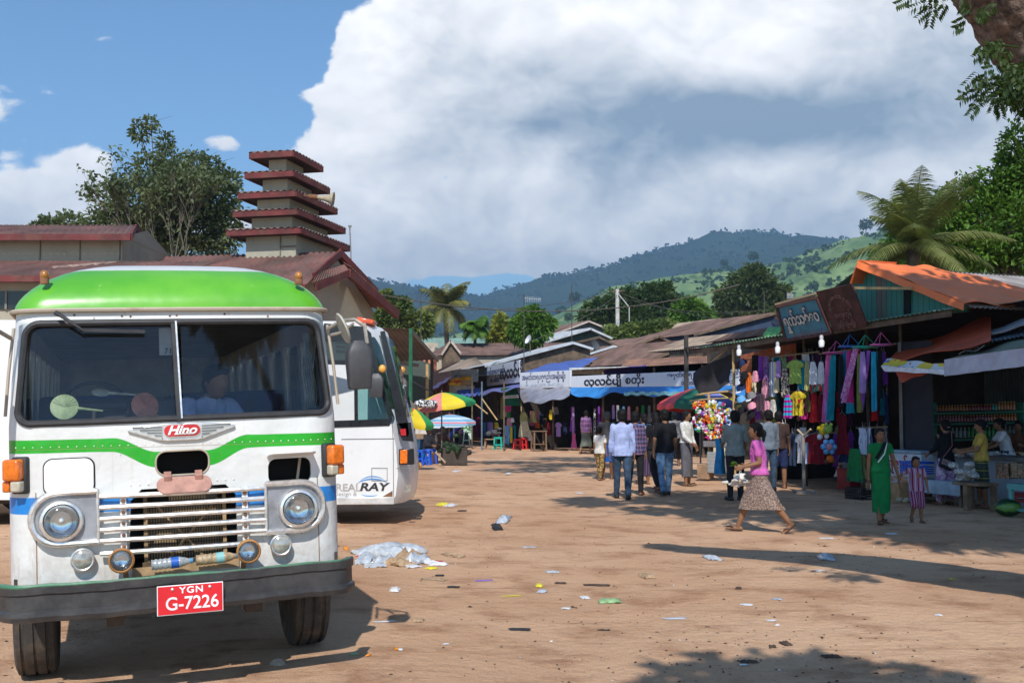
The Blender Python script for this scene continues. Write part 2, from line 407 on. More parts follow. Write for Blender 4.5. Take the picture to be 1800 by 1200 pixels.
            for k in range(n_+1):
                z = zt-(zt-zh)*k/n_; A_, B_ = leg(-1, z), leg(1, z); c = (A_+B_)/2; c.z = z
                if z > hipz: c = tr((0, 0, z))
                t = max(0, (hipz-z)/hipz)
                rx = abs(A_.x-B_.x)/2+.074+.022*t; ry = abs(A_.y-B_.y)/2*(1-.16*t)+.112-.048*t
                if z > hipz-.1: rx = max(rx, .176-.10*abs(z-.86)); ry = max(ry, .122)
                sk_ = (B_.y-A_.y)*.0
                for j in range(N):
                    ph = 2*PI*j/N; fo = 1+(.035*math.sin(5*ph+x*7+k*.08)+.02*math.sin(11*ph+k*.1))*t*1.6+.02*NZ.noise((ph*2, z*9, x))
                    px_, py_ = rx*math.cos(ph)*fo, ry*math.sin(ph)*fo
                    # shear the ring so it follows the wider-set leg
                    sh = (A_.y-B_.y)/2*(-(px_/max(rx, .01)))*.7
                    vs.append(c+v(px_, py_*(1-.2*min(1, t*2.2) if abs(sh) > .05 else 1)+sh*min(1, t*4), -.012*math.cos(3*ph+x)*t))
            q.add(vs, [(k*N+j, k*N+(j+1) % N, (k+1)*N+(j+1) % N, (k+1)*N+j) for k in range(n_) for j in range(N)]+[tuple(range(N))]); 
            ins = [c_ for c_ in vs[-N:]]; cen = sum(ins, Vec())/N
            q.add([p for p in ins]+[cen+(p-cen)*.93+v(0, 0, .05) for p in ins], [(j, (j+1) % N, N+(j+1) % N, N+j) for j in range(N)]); c_ = q
        c_.build({'trousers': 'trousers', 'shorts': 'shorts', 'longyi': 'longyi', 'skirt': 'skirt'}[kind], mt, t_, ang=80)
    # hair
    hm = hmat or HAIR; q = MB()
    if hair == 'cap':
        q.ell(hp((0, .008, .040)), (.088, .108, .085), 20, 12, HR); q.ell(hp((0, .04, -.01)), (.082, .068, .09), 16, 10, HR)
    else:
        big = 1.0 if hair != 'bushy' else 1.12
        q.ell(hp((0, .020, .040)), (.082*big, .097*big, .088*big), 20, 12, HR); q.ell(hp((0, .044, -.012)), (.081*big, .066*big, .095), 16, 10, HR)
        for sd in (-1, 1): q.ell(hp((sd*.068, .012, .01)), (.018, .040, .052), 10, 8, HR)
        q.ell(hp((.015, -.062, .084)), (.050, .026, .020), 12, 8, HR)
        if hair == 'long': q.cap(hp((0, .07, -.02)), tr((0, .095, 1.18)), .075, .055); q.cap(hp((-.05, .05, -.05)), tr((-.06, .08, 1.22)), .04, .03); q.cap(hp((.05, .05, -.05)), tr((.06, .08, 1.22)), .04, .03)
        if hair == 'ponytail': q.ell(hp((0, .115, -.015)), (.036, .038, .036), 12, 8, HR); q.cap(hp((0, .13, -.03)), hp((0, .115, -.15)), .034, .020)
        if hair == 'bun': q.ell(hp((0, .105, .02)), (.048, .042, .046), 12, 8, HR)
    c_ = remesh(q, max(.008, vox*.9), 2, .005, 30, x); c_.build('hair', hm, t_, ang=80)
    if hair in ('ponytail', 'bun'):
        q = MB(); q.lathe([(.030, -.006), (.037, 0), (.030, .006), (.026, 0)], 12); Q = Matrix.Translation(hp((0, .112, -.03))) @ HR.to_4x4() @ Matrix.Rotation(.3, 4, 'X'); q.v = [Q @ p for p in q.v]; q.build('hair_band', M('hair_band', (.4, .4, .42), .6), t_)
    if face:
        for sd in (-1, 1):
            q = MB(); q.ell(hp((sd*.031, -.081, .006)), (.015, .009, .008), 10, 6, HR); q.build('eye', M('eye_white', (.45, .42, .38), .3), t_)
            q = MB(); q.ell(hp((sd*.031, -.087, .006)), (.0075, .006, .0078), 8, 6, HR); q.build('pupil', EYE, t_)
            q = MB(); q.cap(hp((sd*.016, -.089, .026)), hp((sd*.048, -.078, .027)), .0045, .003, 6); q.build('eyebrow', HAIR, t_)
        q = MB(); q.ell(hp((0, -.083, -.060)), (.024, .010, .009), 12, 6, HR); q.build('mouth', LIP, t_)
    if shoes:
        for sd in (-1, 1):
            a0 = ank[sd]+v(0, 0, -.02); hl = a0-fd[sd]*.065; t = toe[sd]+fd[sd]*.02+v(0, 0, .0); up = v(0, 0, 1); up = (up-fd[sd]*up.dot(fd[sd])).normalized(); q = MB()
            if shoes == 'sandals':
                q.beam(hl-up*.045, t-up*.045, .088, .016, up); q = remesh(q, .010, 4); o_ = q.build('sandal', SOLE, t_, ang=80)
                lat = fd[sd].cross(up).normalized(); q = MB(); pt = toe[sd]-fd[sd]*.01-up*.012
                q.tube([pt, pt-fd[sd]*.05+lat*.03+up*.012, pt-fd[sd]*.09+lat*.040-up*.01], .007, 6); q.tube([pt, pt-fd[sd]*.05-lat*.03+up*.012, pt-fd[sd]*.09-lat*.040-up*.01], .007, 6); q.build('strap', M('strap_dark', (.03, .02, .015), .7), o_)
            else:
                q.cap(hl+fd[sd]*.02-up*.008, a0+fd[sd]*.10-up*.008, .043, .044, 12); q.cap(a0+fd[sd]*.09-up*.014, t-fd[sd]*.02-up*.018, .044, .034, 12); q.beam(hl-up*.046, t-up*.046, .09, .014, up)
                q = remesh(q, .010, 3); q.build('shoe', shoes, t_, ang=80)
    return t_, T, dict(S=S, W=Wr, hp=hp, tr=tr, E=E_, A=ank, ad=ad)
# ================================================================ camera, light, sky
cam = bpy.data.cameras.new('camera'); co = bpy.data.objects.new('camera', cam); COL.objects.link(co)
co.location = (0, 0, CH); co.rotation_euler = (PI/2+PIT, 0, 0); cam.sensor_width = 36; cam.lens = FPX/1800*36; cam.clip_end = 30000; cam.clip_start = .05
SC.camera = co
SUN = Vec((-.03, -1, 1)).normalized()
sl = bpy.data.lights.new('sun', 'SUN'); sl.energy = 4.7; sl.angle = math.radians(.53); sl.color = (1, .965, .92)
so = bpy.data.objects.new('sun', sl); COL.objects.link(so); so.rotation_euler = SUN.to_track_quat('Z', 'Y').to_euler(); so.location = (0, -20, 40)
SC.view_settings.view_transform = 'Standard'; SC.view_settings.look = 'None'; SC.view_settings.exposure = -.12; SC.view_settings.gamma = 1
W = bpy.data.worlds.new('World'); SC.world = W; W.use_nodes = True; nt = W.node_tree
bg = nt.nodes['Background']; SKS = .15; bg.inputs[1].default_value = SKS; W.cycles.sampling_method = 'NONE'
sky = nt.nodes.new('ShaderNodeTexSky'); sky.sky_type = 'NISHITA'; sky.sun_disc = False
sky.sun_elevation = math.asin(SUN.z); sky.sun_rotation = math.atan2(SUN.x, SUN.y); sky.air_density = 1.0; sky.dust_density = .35; sky.ozone_density = 2.2
tc = nt.nodes.new('ShaderNodeTexCoord'); gen = tc.outputs['Generated']
x, y, z = xyz(nt, gen)
dn = (y.abs()+.15)
u0 = x/dn*1.15; v0 = z/dn*1.15                     # slope coordinates of a direction, ahead u = tan(azimuth)
def vadd(vec, o_):
    vm = nt.nodes.new('ShaderNodeVectorMath'); vm.operation = 'ADD'; nt.links.new(vec, vm.inputs[0]); vm.inputs[1].default_value = o_; return vm.outputs[0]
cv = comb(nt, u0, v0*1.35, y.lt(0))
w1 = nz(nt, cv, 3.4, 3, .5, 1); wx, wy, wz = xyz(nt, w1.o)
u = u0+(wx-.5)*.11; v = v0+(wy-.5)*.07
w2 = nz(nt, cv, 14, 3, .6, 1); ax, ay, az = xyz(nt, w2.o)
cw = comb(nt, u0+(wx-.5)*.10+(ax-.5)*.035, v0*1.35+(wy-.5)*.10+(ay-.5)*.035, y.lt(0))
def puff(vec, sc, det_=3, ro=.55):
    n = nt.nodes.new('ShaderNodeTexVoronoi'); n.feature = 'F1'; n.normalize = True; nt.links.new(vec, n.inputs['Vector'])
    for k_, v_ in (('Scale', sc), ('Detail', det_), ('Roughness', ro), ('Lacunarity', 2.1)): n.inputs[k_].default_value = v_
    return X(nt, n.outputs[0])*-1.0+.5
def gauss(px, py, a, b, k=1.0):
    cu, cvv = (px-900)/FPX, (720-py)/FPX
    d = ((u-cu)/(a/FPX)).m('POWER', 2)+((v-cvv)/(b/FPX)).m('POWER', 2)
    return (d*-1.0).m('EXPONENT')*k
def gsum(L, s_=None):
    for g in L: e = gauss(*g); s_ = e if s_ is None else s_+e
    return s_
cov = gsum([(1200, 100, 560, 190, 1.5), (720, 130, 130, 110, .9), (1450, 230, 520, 170, 1.2), (640, 265, 110, 50, .7), (700, 400, 170, 90, 1.1), (980, 380, 220, 130, 1.1), (1650, 330, 380, 150, 1.2), (60, 355, 130, 55, .9), (140, 300, 50, 36, .5), (-60, 420, 240, 60, .9), (300, 405, 200, 24, .4),
    (525, 165, 34, 16, .32), (385, 262, 50, 18, .3), (1900, 60, 400, 220, 1.0), (2600, 300, 500, 180, 1.2), (-700, 200, 500, 200, 1.1)])
p1_ = puff(cw, 9, 3, .62); p2_ = puff(vadd(cw, (-.012, .030, 0)), 9, 3, .62); fb = nz(nt, cw, 16, 7, .6)
cov = cov+p1_*1.15+(fb-.5)*.75-gsum([(770, 325, 46, 22, .8), (835, 492, 110, 22, .8), (480, 60, 90, 200, .6)])
cov = cov*y.sm(-.15, .05); mask = cov.sm(.46, .60)
# brightness of the cloud bodies: lit tops and rims, grey bellies
lit = gsum([(1180, 20, 480, 75, .42), (1340, 100, 150, 50, .30), (640, 110, 90, 150, .40), (800, 180, 160, 80, .16), (600, 262, 90, 40, .34), (640, 370, 150, 70, .30), (930, 320, 110, 55, .26), (1210, 330, 110, 40, .24), (1340, 300, 110, 36, .26), (1000, 420, 280, 40, .22), (60, 330, 170, 60, .40), (1640, 330, 160, 60, .20)])
drk = gsum([(1120, 225, 300, 72, .38), (1430, 205, 220, 75, .36), (1640, 130, 220, 150, .16), (960, 110, 160, 30, .10), (1290, 330, 50, 24, .2), (1080, 320, 90, 40, .16)])
br = lit-drk+.46+(p1_-p2_)*1.15+p1_*.10+cov.sm(1.3, .55)*.16+(nz(nt, cw, 5, 6, .6)-.5)*.34
br = br.mx(0.06).mn(1.0)
cc = mixc(nt, br, tuple(c/SKS for c in (.27, .38, .50)), tuple(c/SKS for c in (1.62, 1.58, 1.54)))
hz = v0.sm(.16, .02)*.35
skt = nt.nodes.new('ShaderNodeMix'); skt.data_type = 'RGBA'; skt.blend_type = 'MULTIPLY'; skt.inputs[0].default_value = 1; nt.links.new(sky.outputs[0], skt.inputs[6]); skt.inputs[7].default_value = (.80, 1.02, 1.16, 1)
skc = mixc(nt, mask*.97, X(nt, skt.outputs[2]), cc)
nt.links.new(skc.o, bg.inputs[0])
# ================================================================ ground
m, nt, b, oc = newmat('dirt')
n1 = nz(nt, oc, .22, 6, .6); n2 = nz(nt, oc, 1.6, 8, .65); n3 = nz(nt, oc, 14, 8, .7); n4 = nz(nt, oc, 90, 4, .7)
c = mixc(nt, n1.sm(.35, .68), s2l((230, 188, 151)), s2l((206, 160, 124)))
c = mixc(nt, n2.sm(.46, .70)*.65, c, s2l((158, 108, 76)))
rut = nz(nt, comb(nt, xyz(nt, oc)[0]*.5+xyz(nt, oc)[1]*.12, xyz(nt, oc)[1]*3.0, 0), 1.3, 6, .65); c = mixc(nt, rut.sm(.54, .68)*.4, c, s2l((146, 100, 70)))
n5 = vor(nt, oc, 9); n6 = nz(nt, oc, 38, 6, .75)
c = mixc(nt, n3.sm(.55, .75)*.35, c, s2l((216, 182, 150)))
c = mixc(nt, n4.sm(.57, .68)*.5, c, s2l((140, 102, 78))); c = mixc(nt, n6.sm(.60, .68)*.5, c, s2l((128, 92, 70))); c = mixc(nt, n6.sm(.42, .34)*.45, c, s2l((238, 204, 168)))
gx, gy, gzz = xyz(nt, oc)
c = mixc(nt, gy.sm(120, 260), c, (.10, .13, .04))
setin(nt, b, 'Base Color', c); setin(nt, b, 'Roughness', .95); b.inputs['Specular IOR Level'].default_value = .15
bump(nt, b, n3*1.0+n4*.35+n2*1.6+n6*.7+n5*.5, .75, .05)
xs = [-4000, -1500, -500, -200, -100, -60, -40, -30]+[-24+.8*i for i in range(16)]+[-11+.16*i for i in range(150)]+[13+.8*i for i in range(20)]+[35, 60, 100, 200, 500, 1500, 4000]
ys = [-400, -100, -40, -25, -15, -8]+[-2+.5*i for i in range(14)]+[5+.15*i for i in range(150)]+[27.5+.5*i for i in range(50)]+[53, 58, 66, 80, 100, 140, 200, 300, 600, 1200, 2500, 5000]
mb = MB(); mb.add([(a, b_, gz(a, b_)) for b_ in ys for a in xs], [(j*len(xs)+i, j*len(xs)+i+1, (j+1)*len(xs)+i+1, (j+1)*len(xs)+i) for j in range(len(ys)-1) for i in range(len(xs)-1)])
o = mb.build('ground', m, kind='structure')
# ================================================================ hills
def hill(name, prof, Y, depth, mat_, bumpa, bf, nx=220, ny=60, power=1.2, seed=0, x0=-1500, x1=3300):
    pr = sorted((at(px, py, Y).x, at(px, py, Y).z) for px, py in prof)
    def H(x_):
        if x_ <= pr[0][0]: return pr[0][1]
        for (a, ha), (b_, hb) in zip(pr, pr[1:]):
            if a <= x_ <= b_:
                t = (x_-a)/(b_-a); t = t*t*(3-2*t)*.5+t*.5; return ha+(hb-ha)*t
        return pr[-1][1]
    mb = MB(); X0 = at(x0, 500, Y).x; X1 = at(x1, 500, Y).x
    def fn(uu, vv):
        x_ = X0+(X1-X0)*uu
        if vv <= .8:
            t = vv/.8; y_ = Y-depth*(1-t); h = H(x_)*math.sin(t*PI/2)**power
        else:
            t = (vv-.8)/.2; y_ = Y+depth*.5*t; h = H(x_)*math.cos(t*PI/2)
        k = min(1, 4*t) if vv <= .8 else 1
        s_ = depth
        tt_ = min(1, vv/.8); ez = min(1, 2.6*(1-tt_)+.06); h = h*(.91 if Y > 2000 else .96)+k*ez*H(x_)*(.17*NZ.noise((x_/s_*2.3+seed, y_/s_*2.3, .3))-.16*abs(NZ.noise((x_/s_*4+seed, y_/s_*3, 2.3)))+.05*NZ.noise((x_/s_*13, y_/s_*13, seed)))
        c_ = 1-NZ.voronoi((x_*bf, y_*bf, seed))[0][0]
        h += bumpa*k*(c_*.8+NZ.noise((x_*bf*.3, y_*bf*.3, seed+3))*.9)
        return (x_, y_, h-.5 if vv > 0 else -3)
    mb.grid(fn, nx, ny); return mb.build(name, mat_, ang=180, kind='structure')
def hillmat(name, c1, c2, c3, s1, s2):
    m, nt, b, oc = newmat(name)
    n = nz(nt, oc, s1, 7, .62); n_ = nz(nt, oc, s2, 6, .7)
    c = mixc(nt, n.sm(.40, .60), c1, c2); c = mixc(nt, n_.sm(.50, .66)*.75, c, c3)
    setin(nt, b, 'Base Color', c); setin(nt, b, 'Roughness', .95); b.inputs['Specular IOR Level'].default_value = .05
    return m
hm1 = hillmat('far_forest', (.014, .030, .016), (.024, .046, .020), (.009, .022, .012), .004, .03)
hm2 = hillmat('near_slope', (.22, .30, .11), (.11, .18, .065), (.035, .07, .03), .016, .06)
hm3 = hillmat('field_slope', (.32, .38, .13), (.20, .28, .09), (.06, .11, .04), .02, .10)
hill('mountains', [(-1500, 520), (200, 470), (480, 490), (560, 495), (660, 492), (720, 497), (800, 508), (850, 519), (880, 508), (950, 488), (1040, 468), (1100, 445), (1160, 430), (1220, 418), (1245, 405), (1320, 398), (1400, 404), (1465, 415), (1560, 420), (1800, 440), (3300, 500)], 2600, 1500, hm1, 9, .035, 520, 110, 1.1, 2.7)
hill('foothill', [(-1500, 690), (600, 600), (800, 590), (900, 590), (960, 572), (1010, 540), (1070, 512), (1130, 500), (1200, 487), (1300, 468), (1380, 452), (1430, 430), (1480, 418), (1540, 405), (1700, 385), (1900, 370), (3300, 420)], 900, 480, hm2, 4.0, .09, 420, 110, 1.0, 5.1)
hill('field_rise', [(-1500, 705), (700, 640), (860, 612), (960, 590), (1020, 572), (1100, 556), (1180, 560), (1300, 580), (1500, 590), (3300, 640)], 420, 180, hm3, .8, .16, 260, 60, 1.0, 8.3)
# the air between here and the hills
mb = MB(); mb.box((300, 2150, 238), (5200, 4500, 488))
m = bpy.data.materials.new('haze'); m.use_nodes = True; nt = m.node_tree; nt.nodes.clear()
out = nt.nodes.new('ShaderNodeOutputMaterial'); pv = nt.nodes.new('ShaderNodeVolumePrincipled'); pv.inputs['Density'].default_value = .00032; pv.inputs['Color'].default_value = (.44, .71, 1, 1); pv.inputs['Anisotropy'].default_value = .1
nt.links.new(pv.outputs[0], out.inputs['Volume'])
HAZE = True
if HAZE:
    o = mb.build('haze', m, smooth=False, kind='stuff'); tag(o, label='pale blue haze hanging in the air towards the hills')
# ================================================================ old bus
BM = Matrix.Translation(BUS_T) @ Matrix.Rotation(BUS_TH, 4, 'Z') @ Matrix.Rotation(BUS_RO, 4, 'Y')
bus = thing('bus', 'old white bus with bright green roof front, green dipping stripe and red number plate', 'bus', mat=BM)
BW = .975
def FY(x, z=1.0):
    t = max(0, (abs(x)-(BW-.17))/.17); t = min(t, 1)
    y = .05*(x/BW)**2+.17*(1-math.sqrt(max(0, 1-t*t)))
    if z > 1.63: y += (z-1.63)*.17
    return y
def planpts(z, inset=0.0, back=6.8):
    P = []; w = BW-inset-(max(0, z-1.63)*.06)
    for i in range(12): P.append((-w, back-(back-.26)*i/12))
    for i in range(41):
        a = -PI/2+PI*i/40; x = math.sin(a)*w; x0 = math.sin(a)*BW
        P.append((x, FY(x0, z)+inset))
    for i in range(1, 13): P.append((w, .26+(back-.26)*i/12))
    return P
# paint with stripes
def buspaint():
    m, nt, b, oc = newmat('bus_paint'); x, y, z = xyz(nt, oc)
    wob = (nz(nt, oc, 3, 2)-.5)*.012
    ax = x.abs(); zc = (ax.sm(.40, .15)*-.095)+1.500+x*-.02; hw = ax.sm(.2, .5)*-.008+.047
    g = ((z+wob*.3-zc).abs()-hw).sm(.003, -.003)
    bl = ((z-1.152+x*.025+wob*.2).abs()-.049).sm(.003, -.003)
    c = mixc(nt, nz(nt, oc, 2.2, 6).sm(.3, .7), (.76, .76, .73), (.65, .65, .61))
    gn = mixc(nt, nz(nt, oc, 6, 4), (.012, .34, .015), (.02, .42, .02))
    c = mixc(nt, g, c, gn); c = mixc(nt, bl, c, (.012, .22, .62))
    st = nz(nt, comb(nt, x*9, y*9, z*.9), 2.0, 8, .7).sm(.54, .72)*.6        # run-down rust streaks
    lo = z.sm(1.35, .8)*.5+.3
    c = mixc(nt, st*lo, c, (.36, .22, .11))
    ch = nz(nt, oc, 12, 9, .78).sm(.645, .69)*.8; c = mixc(nt, ch, c, (.16, .075, .035))
    c = mixc(nt, z.sm(1.05, .70)*(nz(nt, oc, 7, 6, .7).sm(.35, .65)*.40+.06), c, (.30, .22, .15)); sm_ = ((x.abs()-.822).abs()-.0035).lt(0)*z.lt(1.25); c = mixc(nt, sm_*.85, c, (.20, .09, .03))
    pl = ((z-1.482+x*.02).abs()-.002).lt(0); c = mixc(nt, pl*.6, c, (.25, .16, .08))
    setin(nt, b, 'Base Color', c); setin(nt, b, 'Roughness', nz(nt, oc, 12)*.25+.28); b.inputs['Coat Weight'].default_value = .25
    bump(nt, b, nz(nt, oc, 4.5, 3)*1.4+nz(nt, oc, 40, 4)*.08, .4, .03); return m
PAINT = buspaint()
CHROME = M('chrome', (.84, .83, .80), .32, .8, .12, 20, dirt=.28, dcol=(.20, .14, .10))
RUBBER = M('rubber', (.028, .028, .030), .6, 0, .3, 12, bmp=.002)
DARK = M('dark_cavity', (.012, .011, .010), .9)
AMBER = M('amber_plastic', (.75, .17, .012), .22, coat=.5, scale=30)
LENS = M('clear_lens', (.80, .80, .76), .12, .0, .05, coat=1)
REFL = M('lamp_reflector', (.75, .78, .82), .12, 1, .1, 14)
RUST = M('rust', (.22, .10, .05), .9, 0, .4, 9, .003)
BEIGE = M('cream_rail', (.50, .43, .33), .7, dirt=.6, dcol=(.18, .09, .04))
mb = MB(); zs = [.70, .76, .9, 1.05, 1.2, 1.35, 1.5, 1.63, 1.8, 2.0, 2.2, 2.33]
rings = [planpts(z) for z in zs]; n = len(rings[0])
vo = [(p[0], p[1], z) for z, r in zip(zs, rings) for p in r]
vi = [(p[0], p[1], z) for z in zs for p in planpts(z, .03)]
k = len(vo); fs = []
for j in range(len(zs)-1):
    for i in range(n-1):
        a, b_, c_, d = j*n+i, j*n+i+1, (j+1)*n+i+1, (j+1)*n+i
        fs += [(a, b_, c_, d), (d+k, c_+k, b_+k, a+k)]
for i in range(n-1): fs += [(i+k, i+1+k, i+1, i), ((len(zs)-1)*n+i, (len(zs)-1)*n+i+1, (len(zs)-1)*n+i+1+k, (len(zs)-1)*n+i+k)]
for j in range(len(zs)-1): fs += [(j*n, (j+1)*n, (j+1)*n+k, j*n+k), (j*n+n-1+k, (j+1)*n+n-1+k, (j+1)*n+n-1, j*n+n-1)]
mb.add(vo+vi, fs); body = mb.build('body', PAINT, bus)
def cutter(poly, y0=-.5, y1=.6): c = MB(); c.prism(poly, y0, y1); return c
WS = []
for cx, cz, a0 in ((.79, 2.16, 0), (-.79, 2.16, 90), (-.845, 1.72, 180), (.845, 1.72, 270)):
    rr = .085 if cz > 2 else .07
    for i in range(7): a = math.radians(a0+15*i); WS.append((cx+rr*math.cos(a), cz+rr*math.sin(a)))
OPEN = [(-.32, .765), (.32, .765), (.31, 1.17), (.25, 1.235), (-.24, 1.235), (-.30, 1.17)]
HOLE = rrect(-.155, .155, 1.308, 1.455, .06); LOCK = rrect(.512, .783, 1.215, 1.372, .05)
cuts = [cutter(WS), cutter(OPEN), cutter(HOLE), cutter(LOCK)]
sw = MB()
for i in range(8):
    y0 = .42+i*.80
    for sx in (-1, 1): sw.prism(rrect(y0, y0+.68, 1.62, 2.16, .06), sx*.7, sx*1.2, lambda x, y, z: (y, x, z))
cuts.append(sw); booldiff(body, cuts)
body.data.polygons.foreach_set('use_smooth', [True]*len(body.data.polygons)); body.data.set_sharp_from_angle(angle=math.radians(35))
# roof: a dome whose front is green
def roofpaint():
    m, nt, b, oc = newmat('roof_paint'); x, y, z = xyz(nt, oc)
    k = (z+y*.10+nz(nt, oc, 3, 2)*.006).sm(2.640, 2.645)
    g = mixc(nt, nz(nt, oc, 1.5, 5).sm(.35, .65), (.085, .37, .020), (.15, .47, .03))
    wr = nz(nt, oc, 6, 9, .78).sm(.655, .675)*z.sm(2.62, 2.36); g = mixc(nt, wr, g, (.70, .62, .52))
    sc = nz(nt, comb(nt, x*14, y*3, z*3), 2.5, 6, .7).sm(.72, .76)*.6; g = mixc(nt, sc, g, (.03, .12, .02))
    c = mixc(nt, k, g, mixc(nt, nz(nt, oc, 4, 6), (.78, .77, .72), (.6, .58, .52)))
    setin(nt, b, 'Base Color', c); setin(nt, b, 'Roughness', nz(nt, oc, 9)*.2+.25); b.inputs['Coat Weight'].default_value = .35; b.inputs['Coat Roughness'].default_value = .2
    bump(nt, b, nz(nt, oc, 2, 3), .35, .04); return m
mb = MB(); R0 = planpts(2.33, -.012); n = len(R0); vs = []; K = [0, .01, .03, .06, .1, .15, .21, .28, .36, .45, .55, .66, .78, .9, 1]
for kk in K:
    zz = 2.335+.350*(1-(1-kk)**2.7)**(1/1.5)
    for x, y in R0: vs.append((x*(1-kk), y+(3.4-y)*(kk**1.15*.30), zz))
fs = [(j*n+i, j*n+i+1, (j+1)*n+i+1, (j+1)*n+i) for j in range(len(K)-1) for i in range(n-1)]
mb.add(vs, fs); mb.add([(x, y, 2.325) for x, y in R0], [tuple(range(n))])
roof = mb.build('roof', roofpaint(), bus, ang=50)
mb = MB(); mb.tube([(x, y-.0, 2.325) for x, y in planpts(2.33, -.025)], .013, 6); mb.build('drip_rail', BEIGE, bus)
for sx in (-1, 1):
    mb = MB(); mb.ell((sx*.765, .20, 2.545), (.027, .035, .030)); mb.build('marker_lamp', M('brown_amber', (.42, .17, .03), .3, coat=.4), bus)
    mb = MB(); mb.cyl((sx*.765, .20, 2.49), (sx*.765, .20, 2.532), .026); mb.build('lamp_base', RUST, bus)
# windscreen
GL = glass('windscreen_glass', (.92, .95, .96), .008, (.5, .56, .62), 1.58, scr=1)
for x0, x1 in ((-.92, -.012), (.012, .92)):
    mb = MB(); mb.grid(lambda u, v: (x0+(x1-x0)*u, FY(x0+(x1-x0)*u, 1.64+.62*v)+.014, 1.64+.62*v), 20, 6)
    mb.build('windscreen_pane', GL, bus)
ring = [(x, FY(x, z)-.006, z) for x, z in WS]; ring.append(ring[0])
dn_ = []
for a, b_ in zip(ring, ring[1:]):
    for i in range(6): t = i/6; x = a[0]+(b_[0]-a[0])*t; z = a[2]+(b_[2]-a[2])*t; dn_.append((x, FY(x, z)-.004, z))
dn_.append(dn_[0])
mb = MB(); mb.tube(dn_, .021, 8); mb.build('windscreen_seal', RUBBER, bus)
mb = MB(); mb.beam((-.012, FY(0, 1.64)-.012, 1.63), (-.03, FY(0, 2.27)-.012, 2.26), .038, .02); mb.build('windscreen_bar', RUBBER, bus, bevel=.005)
mb = MB(); mb.beam((-.000, FY(0, 1.64)-.026, 1.65), (-.018, FY(0, 2.27)-.026, 2.25), .010, .008); mb.build('bar_trim', CHROME, bus)
wp = MB(); wp.tube([(-.70, .09, 2.305), (-.67, .05, 2.285), (-.55, .03, 2.195)], [.016, .012, .007], 7); w_ = wp.build('wiper', RUBBER, bus)
wp = MB(); wp.beam((-.57, .055, 2.200), (-.20, .055, 2.185), .012, .02); wp.build('wiper_blade', RUBBER, w_)
# header bolts
for x in (-.60, -.33, -.28, -.05, -.01, .28, .55): mb = MB(); mb.ell((x, FY(x, 2.29)-.002, 2.288+.01*math.sin(x*9)), (.007, .004, .007), 8, 5); mb.build('bolt', RUST, bus)
for i in range(40):
    x = -.93+i*.0477; mb = MB(); mb.ell((x, FY(x)-.001, 1.496-x*.02), (.0045, .003, .0045), 6, 4); mb.build('rivet', M('worn_paint', (.7, .66, .6), .6), body)
for x in (-.30, -.25, -.20, .2, .25, .30): mb = MB(); mb.ell((x, FY(x)-.001, 1.262), (.007, .003, .007), 7, 5); mb.build('rivet', M('worn_paint', (.7, .66, .6), .6), body)
# badge
bd = []
Wg = [(-.315, .02), (-.10, .045), (-.03, .046), (0, .034), (.03, .046), (.10, .045), (.315, .02), (.31, .005), (.13, -.055), (.09, -.062), (-.09, -.062), (-.13, -.055), (-.31, .005)]
mb = MB(); mb.prism([(x, 1.578+z) for x, z in Wg], -.022, .0, lambda x, y, z: (x, y+FY(x), z)); badge = mb.build('wing_badge', CHROME, bus, bevel=.004)
mb = MB()
for s in (-1, 1):
    for i in range(5):
        z = .022-.017*i; xo = .285-.042*i; mb.beam((s*.115, FY(.1)-.026, 1.578+z), (s*xo, FY(.2)-.026, 1.578+z+.004), .006, .007)
mb.build('feather_ribs', M('dull_chrome', (.30, .29, .28), .4, 1), badge)
mb = MB(); mb.prism([(x, z) for x, z in rrect(-.105, .105, 1.543, 1.611, .034)], -.034, -.02); mb.build('badge_oval', M('badge_red', (.55, .02, .025), .3, coat=.5), badge)
text('badge_lettering', 'Hino', .075, M('white_letter', (.85, .84, .80), .5), badge, M4=Matrix.Translation((-.004, -.037, 1.578)), ex=.002, shear=.35, bold=.0022, sx=1.12)
mb = MB(); mb.box((.006, -.037, 1.556), (.105, .004, .006)); mb.build('badge_underline', M('white_letter'), badge)
# centre flap, lockers
mb = MB(); mb.tube([(x, FY(x)-.001, z) for x, z in HOLE+HOLE[:1]], .006, 6); mb.build('filler_rim', BEIGE, bus)
FLP = M('pink_primer', (.42, .22, .17), .75, 0, .25, 14, dirt=.4)
mb = MB(); mb.prism(rrect(-.155, .165, 0, .105, .05), 0, .012, lambda x, y, z: (x, -.075+y+z*.55, 1.205+z*.9)); fl = mb.build('filler_flap', FLP, bus, bevel=.003)
for x in (-.09, .09):
    mb = MB(); mb.box((x, -.012, 1.318), (.042, .012, .03)); mb.box((x, -.030, 1.293), (.042, .02, .03), rx=.4)
    mb.build('hinge', M('pink_primer'), fl)
mb = MB(); mb.box((.3, .22, 1.36), (1.1, .02, .44)); mb.build('cavity_back', DARK, bus)
mb = MB(); mb.beam((.70, .10, 1.20), (.735, .12, 1.40), .016, .01); mb.build('locker_strut', BEIGE, bus)
mb = MB(); mb.prism(rrect(-.777, -.505, 1.232, 1.438, .05), -.016, -.004, lambda x, y, z: (x, y+FY(x), z)); mb.build('locker_door', M('white_panel', (.80, .79, .76), .45, var=.04), bus, bevel=.004)
mb = MB(); mb.prism(rrect(-.783, -.497, 1.225, 1.444, .053), -.004, .001, lambda x, y, z: (x, y+FY(x), z)); mb.build('locker_gap', DARK, bus)
mb = MB(); mb.prism([(.505, .0), (.80, .0), (.80, .10), (.77, .145), (.53, .145), (.505, .10)], 0, .010, lambda x, y, z: (x, -z-.005+FY(x), 1.385+z*.16+y)); mb.build('locker_lid', M('white_panel'), bus, bevel=.003)
